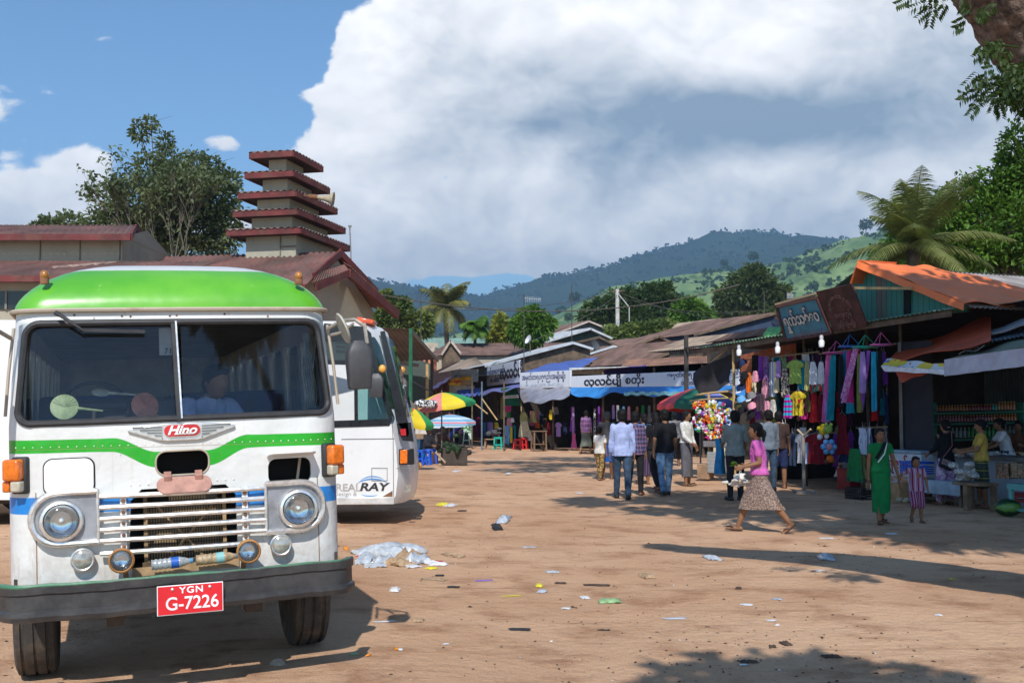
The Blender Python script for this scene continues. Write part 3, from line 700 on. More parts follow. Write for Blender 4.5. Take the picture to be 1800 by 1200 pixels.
# headlamps
for s in (-1, 1):
    cx, cz = s*.700, 1.085+(-.012*s); R1 = .148; e = s*.485; P = []
    for i in range(13): a = -PI/2+PI*i/12; P.append((cx+s*R1*math.cos(a), cz+R1*math.sin(a)))
    P = [(e, cz-R1)]+P+[(e, cz+R1)]
    mb = MB(); mb.tube([(x, FY(x)-.050, z) for x, z in P], .020, 9); mb.cyl((e, -.045, cz-R1-.01), (e, -.045, cz+R1+.01), .010); bz = mb.build('headlamp_bezel', CHROME, bus)
    mb = MB(); mb.prism(P, -.042, -.0, lambda x, y, z: (x, y+FY(x), z)); mb.build('bezel_plate', M('grey_plate', (.30, .31, .33), .5, .3, .2, 8, dirt=.3), bz)
    hx, hz = s*.684, 1.072-.012*s; yb = FY(hx)-.045
    def P3(prof, mat_, nm, par, cx_=hx, cz_=hz, yy=yb):
        q = MB(); q.lathe([(r, -d) for r, d in prof], 28, (cx_, yy, cz_), 'Y'); return q.build(nm, mat_, par)
    hl = P3([(.122, 0), (.124, .02), (.115, .04), (.100, .045), (.095, .03), (.095, 0)], CHROME, 'headlight', bus)
    P3([(.0, .012), (.03, .010), (.06, .015), (.085, .028), (.095, .04)], REFL, 'reflector', hl)
    P3([(.096, .036), (.08, .050), (.05, .060), (.0, .064)], glass('lamp_glass', (.93, .96, .97), .06, ior=1.45), 'lens', hl)
    q = MB(); q.ell((hx, yb-.03, hz), (.014, .016, .014)); q.build('bulb', LENS, hl)
    # small round lamps under it
    fx, fz = s*.573, .846-.004*s; yb2 = FY(fx)-.0
    fo = P3([(.045, 0), (.066, .03), (.068, .055), (.060, .062), (.055, .058)], CHROME, 'fog_lamp', bus, fx, fz, yb2)
    P3([(.057, .056), (.04, .068), (.0, .074)], M('frosted_lens', (.40, .39, .34), .1, .35, coat=.8, scale=30, var=.25), 'lens', fo, fx, fz, yb2)
    gx_, gz_ = s*.362, .838-.004*s
    fi = P3([(.03, -.06), (.062, -.02), (.073, .0), (.073, .02), (.064, .03), (.060, .02), (.055, -.04)], M('orange_ring', (.40, .19, .06), .5, 0, .2), 'spot_lamp', bus, gx_, gz_, -.14)
    P3([(.0, -.012), (.03, -.008), (.062, .014)], REFL, 'reflector', fi, gx_, gz_, -.14)
    P3([(.062, .016), (.04, .026), (.0, .032)], glass('lamp_glass'), 'lens', fi, gx_, gz_, -.14)
    q = MB(); q.beam((gx_-s*.03, -.07, .70), (gx_-s*.02, -.08, .79), .03, .012); q.beam((gx_-s*.02, .02, .80), (gx_-s*.02, -.10, .80), .02, .02); q.build('bracket', RUST, fi)
    # corner indicator
    ix = s*.925; yo = FY(ix)-.055
    q = MB(); q.box((ix-s*.028, yo+.03, 1.350-s*.005), (.10, .07, .215), rz=s*.5); il = q.build('indicator_base', RUBBER, bus, bevel=.015)
    q = MB(); q.box((ix+s*.012, yo-.002, 1.383-s*.005), (.105, .085, .125), rz=s*.5); q.build('indicator_lens', AMBER, il, bevel=.016)
    q = MB(); q.box((ix-s*.010, yo-.010, 1.288-s*.005), (.062, .075, .065), rz=s*.5); q.build('clear_lens', M('dull_lens', (.55, .50, .38), .4, coat=.3), il, bevel=.012)
    q = MB(); q.box((ix+s*.045, yo+.028, 1.288-s*.005), (.045, .06, .065), rz=s*.5); q.build('side_lens', AMBER, il, bevel=.010)
# grille
for i, z in enumerate((1.205, 1.140, 1.075, 1.010, .945, .872)):
    q = MB(); x1 = .345 if i == 5 else .485; sg = .012 if i == 0 else 0
    q.tube([(-.475+(x1+.475)*t/8, -.050+.012*(t/4-1)**2-.004*math.sin(t*2.1+i), z-.010*(-.475+(x1+.475)*t/8)-sg*math.sin(PI*t/8)*.3) for t in range(9)], .0155, 8); q.build('grille_bar', CHROME, bus)
for x in (-.345, .36):
    q = MB(); q.box((x, -.022, 1.02), (.035, .02, .39)); gb = q.build('grille_bracket', M('white_panel'), bus)
    for z in (1.175, 1.11, 1.045, .975, .91): q = MB(); q.ell((x, -.037, z), (.011, .010, .011), 8, 5); q.build('bolt', RUST, gb)
m, nt, b, oc = newmat('radiator_fins'); x, y, z = xyz(nt, oc)
st = ((x*62).frac()-.5).abs().sm(.12, .3); st2 = ((z*22).frac()).lt(.22)
c = mixc(nt, st, (.05, .035, .02), (.33, .23, .12)); c = mixc(nt, st2*.7, c, (.03, .02, .015)); setin(nt, b, 'Base Color', c)
q = MB(); q.box((.02, .30, .93), (.46, .05, .40)); q.box((.03, .07, 1.19), (.22, .03, .07)); q.build('radiator', m, bus)
q = MB(); TAN = M('tan_steel', (.38, .25, .13), .8, 0, .3, 8)
q.beam((-.10, .2, .76), (.22, .21, 1.14), .028, .012); q.beam((.15, .19, .76), (-.17, .2, 1.14), .028, .012)
q.beam((-.215, .17, .74), (-.215, .17, 1.2), .022, .02); q.beam((.255, .17, .74), (.255, .17, 1.2), .022, .02)
q.beam((-.24, .05, .765), (.30, .05, .778), .03, .05); q.beam((-.30, .0, .745), (.32, .0, .755), .02, .05); q.build('radiator_brace', TAN, bus)
q = MB(); q.box((0, .5, .95), (.75, .02, .55)); q.box((0, .5, 1.2), (1.9, .02, .9)); q.build('engine_bay', DARK, bus)
# bumper
def bplan(t):
    x = -1.015+2.03*t; a = abs(x)/1.015; return Vec((x, -.185+.05*a*a+.13*max(0, (a-.90)/.10)**2, 0))
prof = [(.0, .738), (-.040, .742), (-.047, .732), (-.045, .686), (-.034, .678), (-.034, .592), (-.049, .582), (-.051, .560), (-.040, .532), (-.0, .522), (.03, .54), (.03, .72)]
q = MB(); NT = 60; vs = []
for i in range(NT+1):
    t = i/NT; p = bplan(t); d = (bplan(min(1, t+.01))-bplan(max(0, t-.01))).normalized(); nn_ = Vec((-d.y, d.x, 0))
    for a, z in prof: v_ = p+nn_*(a+.03); vs.append((v_.x, v_.y, z+.003*math.sin(t*17)+.0015*math.sin(t*61)-v_.x*.006))
n = len(prof); q.add(vs, [(i*n+k, i*n+(k+1) % n, (i+1)*n+(k+1) % n, (i+1)*n+k) for i in range(NT) for k in range(n)]+[tuple(range(n)), tuple(NT*n+k for k in range(n-1, -1, -1))])
m, nt, b, oc = newmat('bumper_paint'); x, y, z = xyz(nt, oc)
c = mixc(nt, nz(nt, oc, 5, 7, .7).sm(.4, .65), (.030, .030, .032), (.058, .056, .054)); c = mixc(nt, nz(nt, oc, 20, 8, .75).sm(.70, .74), c, (.35, .30, .24))
c = mixc(nt, ((z+nz(nt, oc, 9, 4)*.02).sm(.738, .748))*.8, c, (.06, .22, .11)); setin(nt, b, 'Base Color', c); setin(nt, b, 'Roughness', .45); bump(nt, b, nz(nt, oc, 4, 4), .5, .03)
q.build('bumper', m, bus, ang=24)
PLM = Matrix.Translation((.012, -.236, .600)) @ Matrix.Rotation(.012, 4, 'Y') @ Matrix.Rotation(-.05, 4, 'X')
q = MB(PLM); q.box((0, 0, 0), (.372, .006, .170)); pl = q.build('number_plate', M('plate_white', (.85, .82, .80), .4), bus, bevel=.002)
q = MB(PLM); q.box((0, -.004, 0), (.362, .003, .160)); q.build('plate_face', M('plate_red', (.68, .012, .022), .35, var=.05, coat=.3), pl)
WL = M('plate_letter', (.88, .86, .84), .5)
text('plate_lettering', 'YGN', .052, WL, pl, M4=PLM @ Matrix.Translation((.006, -.007, .052)), ex=.001, sx=1.15, bold=.0008, space=1.15)
text('plate_number', 'G-7226', .104, WL, pl, M4=PLM @ Matrix.Translation((.010, -.007, -.024)), ex=.001, sx=.95, bold=.0012)
for x in (-.10, .11): q = MB(PLM); q.ell((x, -.008, .062), (.010, .006, .010), 8, 5); q.build('screw', CHROME, pl)
# wheels, chassis
TY = M('tyre_rubber', (.05, .045, .040), .9, 0, .3, 8, .003, 60, dirt=.5, dcol=(.20, .14, .09))
for s in (-1, 1):
    for yy in (1.0, 5.0):
        q = MB(); pr = [(.28, -.11), (.40, -.125), (.435, -.11), (.445, -.085), (.432, -.078), (.432, -.066), (.447, -.06), (.447, -.01), (.434, -.006), (.434, .006), (.447, .01), (.447, .06), (.432, .066), (.432, .078), (.445, .085), (.435, .11), (.40, .125), (.28, .11)]
        q.lathe(pr, 40, (s*.872, yy, .447), 'X'); wh = q.build('wheel', TY, bus)
        q = MB(); q.lathe([(.0, s*.02), (.1, s*.02), (.12, s*.06), (.2, s*.05), (.27, s*.1), (.29, s*.1)], 24, (s*.872, yy, .447), 'X'); q.build('rim', M('rim_grey', (.25, .24, .22), .6, .3), wh)
q = MB(); q.cyl((-.8, 1, .45), (.8, 1, .45), .06); q.beam((-.4, -.05, .55), (-.4, 6.8, .55), .1, .2); q.beam((.4, -.05, .55), (.4, 6.8, .55), .1, .2)
q.box((0, 3.4, .72), (1.9, 6.6, .06)); q.box((0, .35, .60), (1.4, .3, .12)); q.ell((0, 5, .45), .2); q.build('chassis', M('chassis_dirt', (.06, .045, .035), .9, dirt=.5), bus)
# mirrors
GREYP = M('mirror_plastic', (.055, .055, .058), .5, 0, .1, 20, .0006, 300)
STEEL = M('arm_steel', (.42, .38, .32), .5, .4, .2, 20, dirt=.4)
q = MB(); q.tube([(.93, .12, 2.19), (1.00, .0, 2.235), (1.07, -.08, 2.235), (1.125, -.11, 2.19), (1.135, -.12, 2.08)], .013, 7); q.tube([(.95, .1, 2.15), (1.0, -.0, 2.16), (1.06, -.08, 2.21)], .010, 6); ma = q.build('mirror_arm', STEEL, bus)
q = MB(); q.lathe([(.0, .012), (.09, .006), (.105, -.004), (.10, -.012), (0, -.016)], 24); 
Q = Matrix.Translation((1.005, -.04, 2.185)) @ Matrix.Rotation(.55, 4, 'Z') @ Matrix.Rotation(1.15, 4, 'Y') @ Matrix.Rotation(.5, 4, 'X'); q.v = [Q @ v_ for v_ in q.v]
q.build('round_mirror', M('mirror_back', (.55, .52, .42), .5), ma)
def mirror_house(cx, cz, w, h, par, y=-.12, col=GREYP, nm='mirror_housing'):
    q = MB(); rg = []
    for t, k in ((0, .78), (.03, .86), (.5, .98), (.78, 1), (.93, .72), (1.0, .46), (1.03, .40)): rg.append((t, k))
    vs = []
    for t, k in rg:
        z = cz-h/2+h*t
        for x_, y_ in rrect(-w/2*k, w/2*k, -.05*k-.012, .05*k, .025*k, 3): vs.append((cx+x_, y+y_, z))
    n = len(vs)//len(rg); q.add(vs, [(i*n+k, i*n+(k+1) % n, (i+1)*n+(k+1) % n, (i+1)*n+k) for i in range(len(rg)-1) for k in range(n)]+[tuple(range(n-1, -1, -1)), tuple((len(rg)-1)*n+k for k in range(n))])
    return q.build(nm, col, par, ang=30, bevel=.004)
mirror_house(1.078, 1.940, .165, .30, bus)
q = MB(); q.tube([(-.95, .12, 2.16), (-1.03, -.02, 2.21), (-1.12, -.1, 2.17), (-1.13, -.12, 2.06)], .013, 7); q.build('mirror_arm', STEEL, bus); mirror_house(-1.10, 1.92, .165, .30, bus)
for s in (-1, 1): q = MB(); q.tube([(s*.935, .15, 2.22), (s*.965, .13, 1.95), (s*.985, .12, 1.70)], .010, 6); q.build('corner_strip', BEIGE, bus)
# side window panes and bars, interior
SG = glass('side_glass', (.80, .86, .84), .10)
for i in range(8):
    y0 = .42+i*.80
    for s in (-1, 1):
        q = MB(); q.box((s*.945, y0+.34, 1.89), (.006, .70, .56)); f_ = q.build('side_pane', SG, bus)
        q = MB(); q.box((s*.955, y0+.34, 1.89), (.02, .03, .56)); q.build('pane_bar', RUBBER, f_)
q = MB(); q.box((0, 6.78, 1.52), (1.92, .03, 1.66)); q.build('rear_wall', M('inner_white', (.5, .5, .47), .7), bus)
q = MB(); q.box((0, 3.6, .78), (1.86, 6.3, .03)); q.build('cabin_floor', M('cabin_floor', (.10, .08, .07), .9), bus)
q = MB(); q.box((0, 3.5, 2.31), (1.8, 6.2, .012)); q.build('headliner', M('headliner', (.16, .15, .13), .9), bus)
q = MB(); q.grid(lambda u, v: (-.86+1.72*u, .12+.05*(2*u-1)**2+.30*v, 1.625-.25*v*v), 16, 5, .02); q.box((0, .45, 1.2), (1.7, .03, .75)); q.build('dashboard', M('dash', (.06, .055, .06), .8), bus)
q = MB(); q.loft([((-.33, .78, 1.35), .42, .20), ((-.33, .78, 1.66), .40, .18), ((-.33, .76, 1.76), .36, .14), ((-.33, .76, 1.79), .26, .09)], 24); q.build('engine_cover', M('cover', (.09, .08, .085), .8), bus)
SEAT = M('blue_seat', (.012, .035, .16), .85, 0, .3, 8, .004)
for r in range(6):
    for cx in (-.5, .5):
        q = MB(); q.box((cx, 1.75+r*.85, 1.22), (.80, .42, .12)); st_ = q.build('seat', SEAT, bus, bevel=.03)
        q = MB(); q.box((cx, 1.98+r*.85, 1.50), (.80, .10, .66), rx=-.12); q.build('backrest', SEAT, st_, bevel=.03)
q = MB(); q.box((-.5, 1.0, 1.20), (.46, .42, .12)); st_ = q.build('driver_seat', SEAT, bus, bevel=.03); q = MB(); q.box((-.5, 1.24, 1.52), (.46, .1, .6), rx=-.12); q.build('backrest', SEAT, st_, bevel=.03)
q = MB(); Q = Matrix.Translation((-.50, .58, 1.72)) @ Matrix.Rotation(1.0, 4, 'X'); q.tube([Q @ Vec((.21*math.cos(a*PI/16), .21*math.sin(a*PI/16), 0)) for a in range(33)], .013, 7); q.tube([Q @ Vec((-.2, 0, 0)), Q @ Vec((.2, 0, 0))], .010, 6); q.cyl((-.5, .58, 1.72), (-.5, .45, 1.3), .02); q.build('steering_wheel', RUBBER, bus)
q = MB(); q.grid(lambda u, v: (.80+.09*u+.012*math.sin(v*9), .30+.12*u+.02*math.sin(u*30), 1.68+.50*v), 24, 6, .004); q.build('curtain', M('grey_curtain', (.42, .43, .38), .9, var=.35, scale=14), bus)
q = MB(); q.box((-.075, .20, 2.13), (.075, .004, .17)); q.build('paper_notice', M('paper_grey', (.5, .5, .48), .8), bus)
text('notice_lettering', '71', .05, DARK, bus, M4=BM.inverted() @ BM @ Matrix.Translation((-.06, .19, 2.07)), ex=.001)
# things lying in and on the bus
def bt(p): return BM @ Vec(p)
def fan(name, label, col, c, r, hang, lay, hl=.09):
    m_ = M(name+'_c'+str(col[0]), col, .5, scale=20); T = BM @ Matrix.Translation(c) @ Matrix.Rotation(hang, 4, 'Y') @ Matrix.Rotation(lay, 4, 'X')
    t = thing(name, label, 'hand fan', mat=T, group='hand fans behind the bus windscreen')
    q = MB(); q.lathe([(0, -.003), (r*.9, -.003), (r, 0), (r*.9, .003), (0, .003)], 26, (0, 0, 0), 'Y'); b_ = q.build('blade', m_, t)
    q = MB()
    for i in range(9): a = -PI*.1-i*PI*.1; q.beam((0, -.006, 0), (r*.92*math.cos(a)*-1, -.006, -r*.92*math.sin(a)), .003, .002)
    q.build('ribs', m_, b_)
    q = MB(); q.tube([(r*.9, 0, 0), (r+hl*.5, 0, 0), (r+hl, 0, 0)], [.010, .007, .006], 7); q.build('handle', m_, t)
fan('hand_fan', 'pale green round plastic hand fan propped behind the bus windscreen', (.40, .50, .25), (-.665, .17, 1.745), .080, .15, -.35, .14)
fan('hand_fan', 'orange round plastic hand fan propped behind the bus windscreen', (.55, .22, .14), (-.205, .15, 1.735), .084, .75, -.40, .09)
fan('hand_fan', 'off-white paddle-shaped hand fan lying on the engine cover', (.62, .58, .46), (-.46, .56, 1.83), .055, .1, -1.1, .16)
def bottle(label, c, L, lab, body, par=None):
    T = BM @ Matrix.Translation(c) @ Matrix.Rotation(-.03, 4, 'Y'); t = thing('water_bottle', label, 'bottle', mat=T, group='plastic bottles in the bus grille')
    q = MB(); pr = [(.0, 0)]+[(.031+.0022*math.cos(i*1.57), .004+L*.72*i/26) for i in range(27)]+[(.026, L*.80), (.014, L*.92), (.013, L*.95)]
    q.lathe(pr, 16, (0, 0, 0), 'X'); q.build('bottle_body', body, t)
    q = MB(); q.lathe([(.0335, L*.48), (.0335, L*.66)], 16, (0, 0, 0), 'X'); q.build('paper_band', lab, t)
    q = MB(); q.lathe([(.0, L*.94), (.016, L*.94), (.016, L), (0, L)], 12, (0, 0, 0), 'X'); q.build('cap', M('cap_blue', (.03, .25, .5), .4), t)
bottle('clear water bottle with dark blue band lying in the lower grille of the bus', (-.20, -.105, .795), .24, M('band_blue', (.01, .09, .4), .4), M('clear_plastic', (.55, .6, .62), .15, 0, .2, 60, coat=1, trans=.5))
bottle('dusty brown-tinted bottle with pale blue band lying in the grille', (.055, -.100, .800), .25, M('band_pale', (.2, .42, .42), .5), M('dusty_plastic', (.36, .27, .16), .5, 0, .3, 40))
# ================================================================ vegetation
def leafmat(name, a, b_, sc=.9):
    m, nt, b, oc = newmat(name)
    n = nz(nt, oc, sc, 4).sm(.35, .65); n2 = nz(nt, oc, 9, 2)
    c = mixc(nt, n, a, b_); c = mixc(nt, n2.sm(.55, .75)*.5, c, tuple(min(1, v*1.9) for v in b_))
    setin(nt, b, 'Base Color', c); setin(nt, b, 'Roughness', .55); b.inputs['Specular IOR Level'].default_value = .3
    t = nt.nodes.new('ShaderNodeBsdfTranslucent'); nt.links.new(mixc(nt, .5, c, (.25, .35, .02)).o, t.inputs[0])
    mx = nt.nodes.new('ShaderNodeMixShader'); mx.inputs[0].default_value = .22; nt.links.new(b.outputs[0], mx.inputs[1]); nt.links.new(t.outputs[0], mx.inputs[2]); nt.links.new(mx.outputs[0], nt.nodes['Material Output'].inputs[0])
    return m
LG1 = leafmat('leaf_dark', (.022, .048, .014), (.050, .088, .020)); LG2 = leafmat('leaf_bright', (.045, .11, .012), (.11, .22, .025))
LG3 = leafmat('leaf_olive', (.060, .082, .036), (.13, .16, .068)); LG4 = leafmat('leaf_yellow', (.13, .16, .025), (.30, .30, .04))
LGP = leafmat('palm_leaf', (.07, .10, .028), (.20, .22, .07))
BARK = M('bark', (.10, .075, .055), .95, 0, .4, 3, .02, 22)
def leaf(mb, p, d, w, L, rr):
    """a bent leaf blade of four faces"""
    d = d.normalized(); s_ = d.cross(Vec((rr.uniform(-1, 1), rr.uniform(-1, 1), rr.uniform(.2, 1)))).normalized()*w/2; q = p+d*L*.5; e = p+d*L+Vec((0, 0, -L*.25))
    mb.add([p, q+s_, e, q-s_], [(0, 1, 2), (0, 2, 3)])
def crown(mb, clumps, nleaf, L, seed, up=.25, shell=.55):
    rr = random.Random(seed); tot = sum(r[0]*r[1] for _, r in clumps)
    for c, r in clumps:
        k = int(nleaf*r[0]*r[1]/tot); c = Vec(c)
        for _ in range(k):
            d = Vec((rr.gauss(0, 1), rr.gauss(0, 1), rr.gauss(0, 1))).normalized(); rad = shell+(1-shell)*rr.random()**.6
            n_ = .75+.5*NZ.noise((c.x+d.x*2.2, c.y+d.y*2.2, d.z*2.2+seed)); rad *= n_+.25*rr.random()
            p = c+Vec((d.x*r[0], d.y*r[0], d.z*r[1]))*rad
            dd = d+Vec((rr.uniform(-.8, .8), rr.uniform(-.8, .8), rr.uniform(-.8, .8)+up))
            leaf(mb, p, dd, L*rr.uniform(.35, .6), L*rr.uniform(.7, 1.3), rr)
def branchy(mb, base, top, r0, clumps, seed, nb=None):
    rr = random.Random(seed); base, top = Vec(base), Vec(top); pts = [base.lerp(top, t)+Vec((math.sin(t*5+seed)*r0*.8*t, 0, 0)) for t in (0, .25, .5, .75, 1)]
    mb.tube(pts, [r0, r0*.85, r0*.7, r0*.5, r0*.25], 9)
    for c, r in clumps:
        s_ = base.lerp(top, rr.uniform(.35, .85)); c = Vec(c); mid = s_.lerp(c, .5)+Vec((0, 0, -.1*(c-s_).length))
        mb.tube([s_, mid, c, c+Vec((rr.uniform(-1, 1), 0, r[1]*.8))], [r0*.38, r0*.22, r0*.12, r0*.03], 6)
def tree(name, label, base, clumps, leafm, nleaf, L, seed, r0=.25, top=None, group=None, up=.25, shell=.55, cat='tree', bark=None):
    t = thing(name, label, cat, base, group=group); base = Vec(base)
    top = Vec(top) if top is not None else Vec((sum(c[0] for c, _ in clumps)/len(clumps), sum(c[1] for c, _ in clumps)/len(clumps), max(c[2] for c, _ in clumps)))
    q = MB(); branchy(q, base-Vec((0, 0, .3)), top, r0, clumps, seed); q.build('trunk', bark or BARK, t, world=True)
    q = MB(); crown(q, clumps, nleaf, L, seed, up, shell); q.build('crown', leafm, t, world=True, smooth=False); return t
def cl(px, py, Y, rx, rz=None):
    """clump at a pixel; radii in survey pixels"""
    return (at(px, py, Y), (rx*Y/FPX, (rz or rx)*Y/FPX))
def palm(name, label, base, head, fronds, L, seed, mat_, r0=.18, group=None, droop=1.0, wid=1.0):
    t = thing(name, label, 'palm tree', base, group=group); rr = random.Random(seed); base, head = Vec(base), Vec(head)
    q = MB(); q.tube([base.lerp(head, k/8)+Vec((math.sin(k*.5)*.1, 0, 0)) for k in range(9)], [r0*1.2]+[r0]*7+[r0*.9], 10); q.build('trunk', BARK, t, world=True)
    q = MB()
    for i in range(fronds):
        az = 2*PI*i/fronds*2.4+rr.uniform(-.3, .3); el = rr.uniform(-.35, 1.45) if i > 3 else 1.35; ln = L*rr.uniform(.62, 1.15); h = Vec((math.cos(az), math.sin(az), 0)); pts = []
        p = head.copy(); n_ = 12
        for k in range(n_+1):
            pts.append(p.copy()); e2 = el-droop*1.5*(k/n_)**1.3; p = p+(h*math.cos(e2)+Vec((0, 0, math.sin(e2))))*ln/n_
        q.tube(pts, [.03*(1-k/n_*.8)*L/3 for k in range(n_+1)], 4, False)
        for k in range(1, n_*5):
            f_ = k/(n_*5); i0 = min(n_-1, int(f_*n_)); pp = pts[i0].lerp(pts[i0+1], f_*n_-i0); tg = (pts[i0+1]-pts[i0]).normalized(); sd = tg.cross(Vec((0, 0, 1))); 
            sd = sd.normalized() if sd.length > .05 else Vec((-h.y, h.x, 0)); ll = L*.30*wid*math.sin(PI*min(1, f_*.9+.12))**.6
            for s_ in (-1, 1):
                d = (sd*s_*1.0+tg*.7+Vec((0, 0, -.25-.5*rr.random()*droop))).normalized(); w_ = tg*(.030 if L < 2 else .017)*L/3*wid*1.3; e = pp+d*ll+Vec((0, 0, -ll*.3*droop)); mid = pp+d*ll*.5
                q.add([pp-w_, pp+w_, mid+w_, mid-w_, e], [(0, 1, 2, 3), (3, 2, 4)])
    q.build('crown', mat_, t, world=True, smooth=False); return t
# tree behind the hall
Yt = 38
tree('tall_tree', 'tall ragged dark tree with thin top twigs behind the red roofed hall', (at(300, 600, Yt).x, Yt, 0),
     [cl(330, 330, Yt, 60, 50), cl(380, 340, Yt, 45, 55), cl(300, 300, Yt, 40, 45), cl(240, 360, Yt, 60, 50), cl(190, 400, Yt, 50, 40), cl(340, 400, Yt, 80, 50), cl(250, 420, Yt, 80, 40), cl(395, 400, Yt, 40, 50),
      cl(345, 290, Yt, 25, 30), cl(405, 320, Yt, 20, 25), cl(255, 300, Yt, 22, 40), cl(290, 250, Yt, 16, 22), cl(160, 420, Yt, 30, 30), cl(245, 230, Yt, 18, 22), cl(265, 215, Yt, 12, 14), cl(370, 290, Yt, 18, 16), cl(310, 370, Yt, 60, 50), cl(170, 440, Yt, 50, 30), cl(230, 440, Yt, 60, 30), cl(330, 440, Yt, 90, 30), cl(210, 385, Yt, 50, 40), cl(290, 400, Yt, 50, 40)], LG3, 19000, .20, 3, .12, at(280, 260, Yt), shell=.35)
Yt = 36
t = thing('twiggy_tree', 'thin half-bare tree of pale twigs standing left of the tall ragged tree crown', 'tree', (at(300, 600, Yt).x, Yt, 0)); q = MB(); rr = random.Random(5)
def twig(p, d, L, r, n):
    e = p+d*L; q.tube([p, p.lerp(e, .5)+Vec((rr.uniform(-.06, .06)*L, 0, 0)), e], [r, r*.8, r*.6], 5, False); tips.append(e)
    if n:
        for k in range(3): d2 = (d+Vec((rr.uniform(-.55, .55), rr.uniform(-.4, .4), rr.uniform(-.1, .35)))).normalized(); twig(p.lerp(e, rr.uniform(.55, 1)), d2, L*rr.uniform(.62, .8), r*.6, n-1)
tips = []; b0 = Vec((at(305, 600, Yt).x, Yt, -.2)); twig(b0, Vec((-.03, 0, 1)), 5.6, .07, 0); top = tips[-1]
for d in ((-.35, 0, 1), (0.05, .2, 1), (.35, 0, 1), (-.6, -.2, 1), (.12, .1, 1.2)): twig(top, Vec(d).normalized(), 1.9, .035, 4)
q.build('trunk', M('pale_bark', (.13, .11, .085), .9, 0, .3), t, world=True); q2 = MB()
for p in tips:
    for _ in range(5): leaf(q2, p+Vec((rr.uniform(-.18, .18), rr.uniform(-.2, .2), rr.uniform(-.18, .18))), Vec((rr.uniform(-1, 1), rr.uniform(-1, 1), rr.uniform(-1, .6))), .10, .20, rr)
q2.build('crown', LG3, t, world=True, smooth=False)
tree('low_tree', 'small dark tuft of tree crown just above the far left hall roof', (at(90, 600, 45).x, 45, 0), [cl(90, 405, 45, 30, 25), cl(60, 415, 45, 30, 16), cl(120, 395, 45, 22, 22)], LG3, 1200, .28, 8, .15)
# middle distance trees
def G0(px, Y): return (at(px, 700, Y).x, Y, 0)
tree('garden_tree', 'yellow-green tree crown beside the cream gable wall of the hall', G0(690, 60), [cl(690, 560, 60, 34, 30), cl(680, 530, 60, 14, 20), cl(705, 540, 60, 16, 18), cl(735, 570, 60, 26, 24), cl(665, 575, 60, 24, 26)], leafmat('leaf_mid', (.05, .085, .02), (.15, .18, .04)), 5000, .34, 21, .2)
palm('coconut_palm', 'coconut palm with yellowing fronds rising over the far roofs left of centre', G0(785, 70), at(785, 540, 70), 26, 2.6, 4, leafmat('palm_far', (.07, .09, .03), (.24, .22, .06)), .16)
palm('papaya_tree', 'small palm-like tree with round leaf tufts right of the coconut palm', G0(835, 66), at(836, 574, 66), 20, 1.0, 9, LG2, .10, wid=2.2)
tree('banana_clump', 'yellow and green banana-like clump between palm-like tree and round bright tree', G0(885, 68), [cl(880, 575, 68, 8, 22), cl(872, 592, 68, 14, 10), cl(893, 590, 68, 16, 12), cl(888, 600, 68, 8, 14)], LG4, 900, .5, 14, .08)
tree('round_tree', 'round bright green tree above the roofs between banana clump and hill field', G0(935, 62), [cl(935, 575, 62, 34, 28), cl(915, 580, 62, 20, 22), cl(955, 570, 62, 20, 20), cl(935, 555, 62, 24, 16), cl(930, 595, 62, 26, 14)], LG2, 6000, .30, 17, .2)
tree('bushy_tree', 'wide dark tree mass behind the concrete utility pole', G0(1120, 95), [cl(1060, 545, 95, 36, 22), cl(1100, 530, 95, 34, 24), cl(1150, 520, 95, 34, 22), cl(1170, 508, 95, 14, 12), cl(1040, 555, 95, 24, 14), cl(1195, 545, 95, 30, 24), cl(1120, 560, 95, 50, 20)], LG1, 9000, .45, 31, .3)
tree('light_tree', 'lighter green tree right of the utility pole mass', G0(1215, 78), [cl(1215, 545, 78, 26, 22), cl(1205, 570, 78, 30, 18), cl(1235, 560, 78, 20, 18), cl(1195, 550, 78, 16, 14)], LG2, 5000, .36, 33, .2)
tree('shrub_tree', 'sprawling yellow-green shrub tree covering the roofs under the utility pole', G0(1120, 70), [cl(1090, 590, 70, 30, 18), cl(1130, 585, 70, 34, 20), cl(1165, 580, 70, 26, 18), cl(1110, 600, 70, 40, 12), cl(1060, 600, 70, 18, 10), cl(1190, 590, 70, 26, 14)], leafmat('leaf_shrub', (.05, .09, .02), (.17, .21, .05)), 7000, .30, 37, .15)
tree('rounded_tree', 'large dark tree on the slope right of the light green tree', G0(1320, 110), [cl(1320, 495, 110, 40, 24), cl(1300, 520, 110, 45, 24), cl(1350, 515, 110, 36, 24), cl(1285, 545, 110, 36, 20), cl(1345, 545, 110, 45, 20), cl(1370, 520, 110, 20, 22), cl(1325, 480, 110, 22, 16)], leafmat('leaf_slope', (.03, .055, .018), (.075, .10, .03)), 10000, .5, 41, .35)
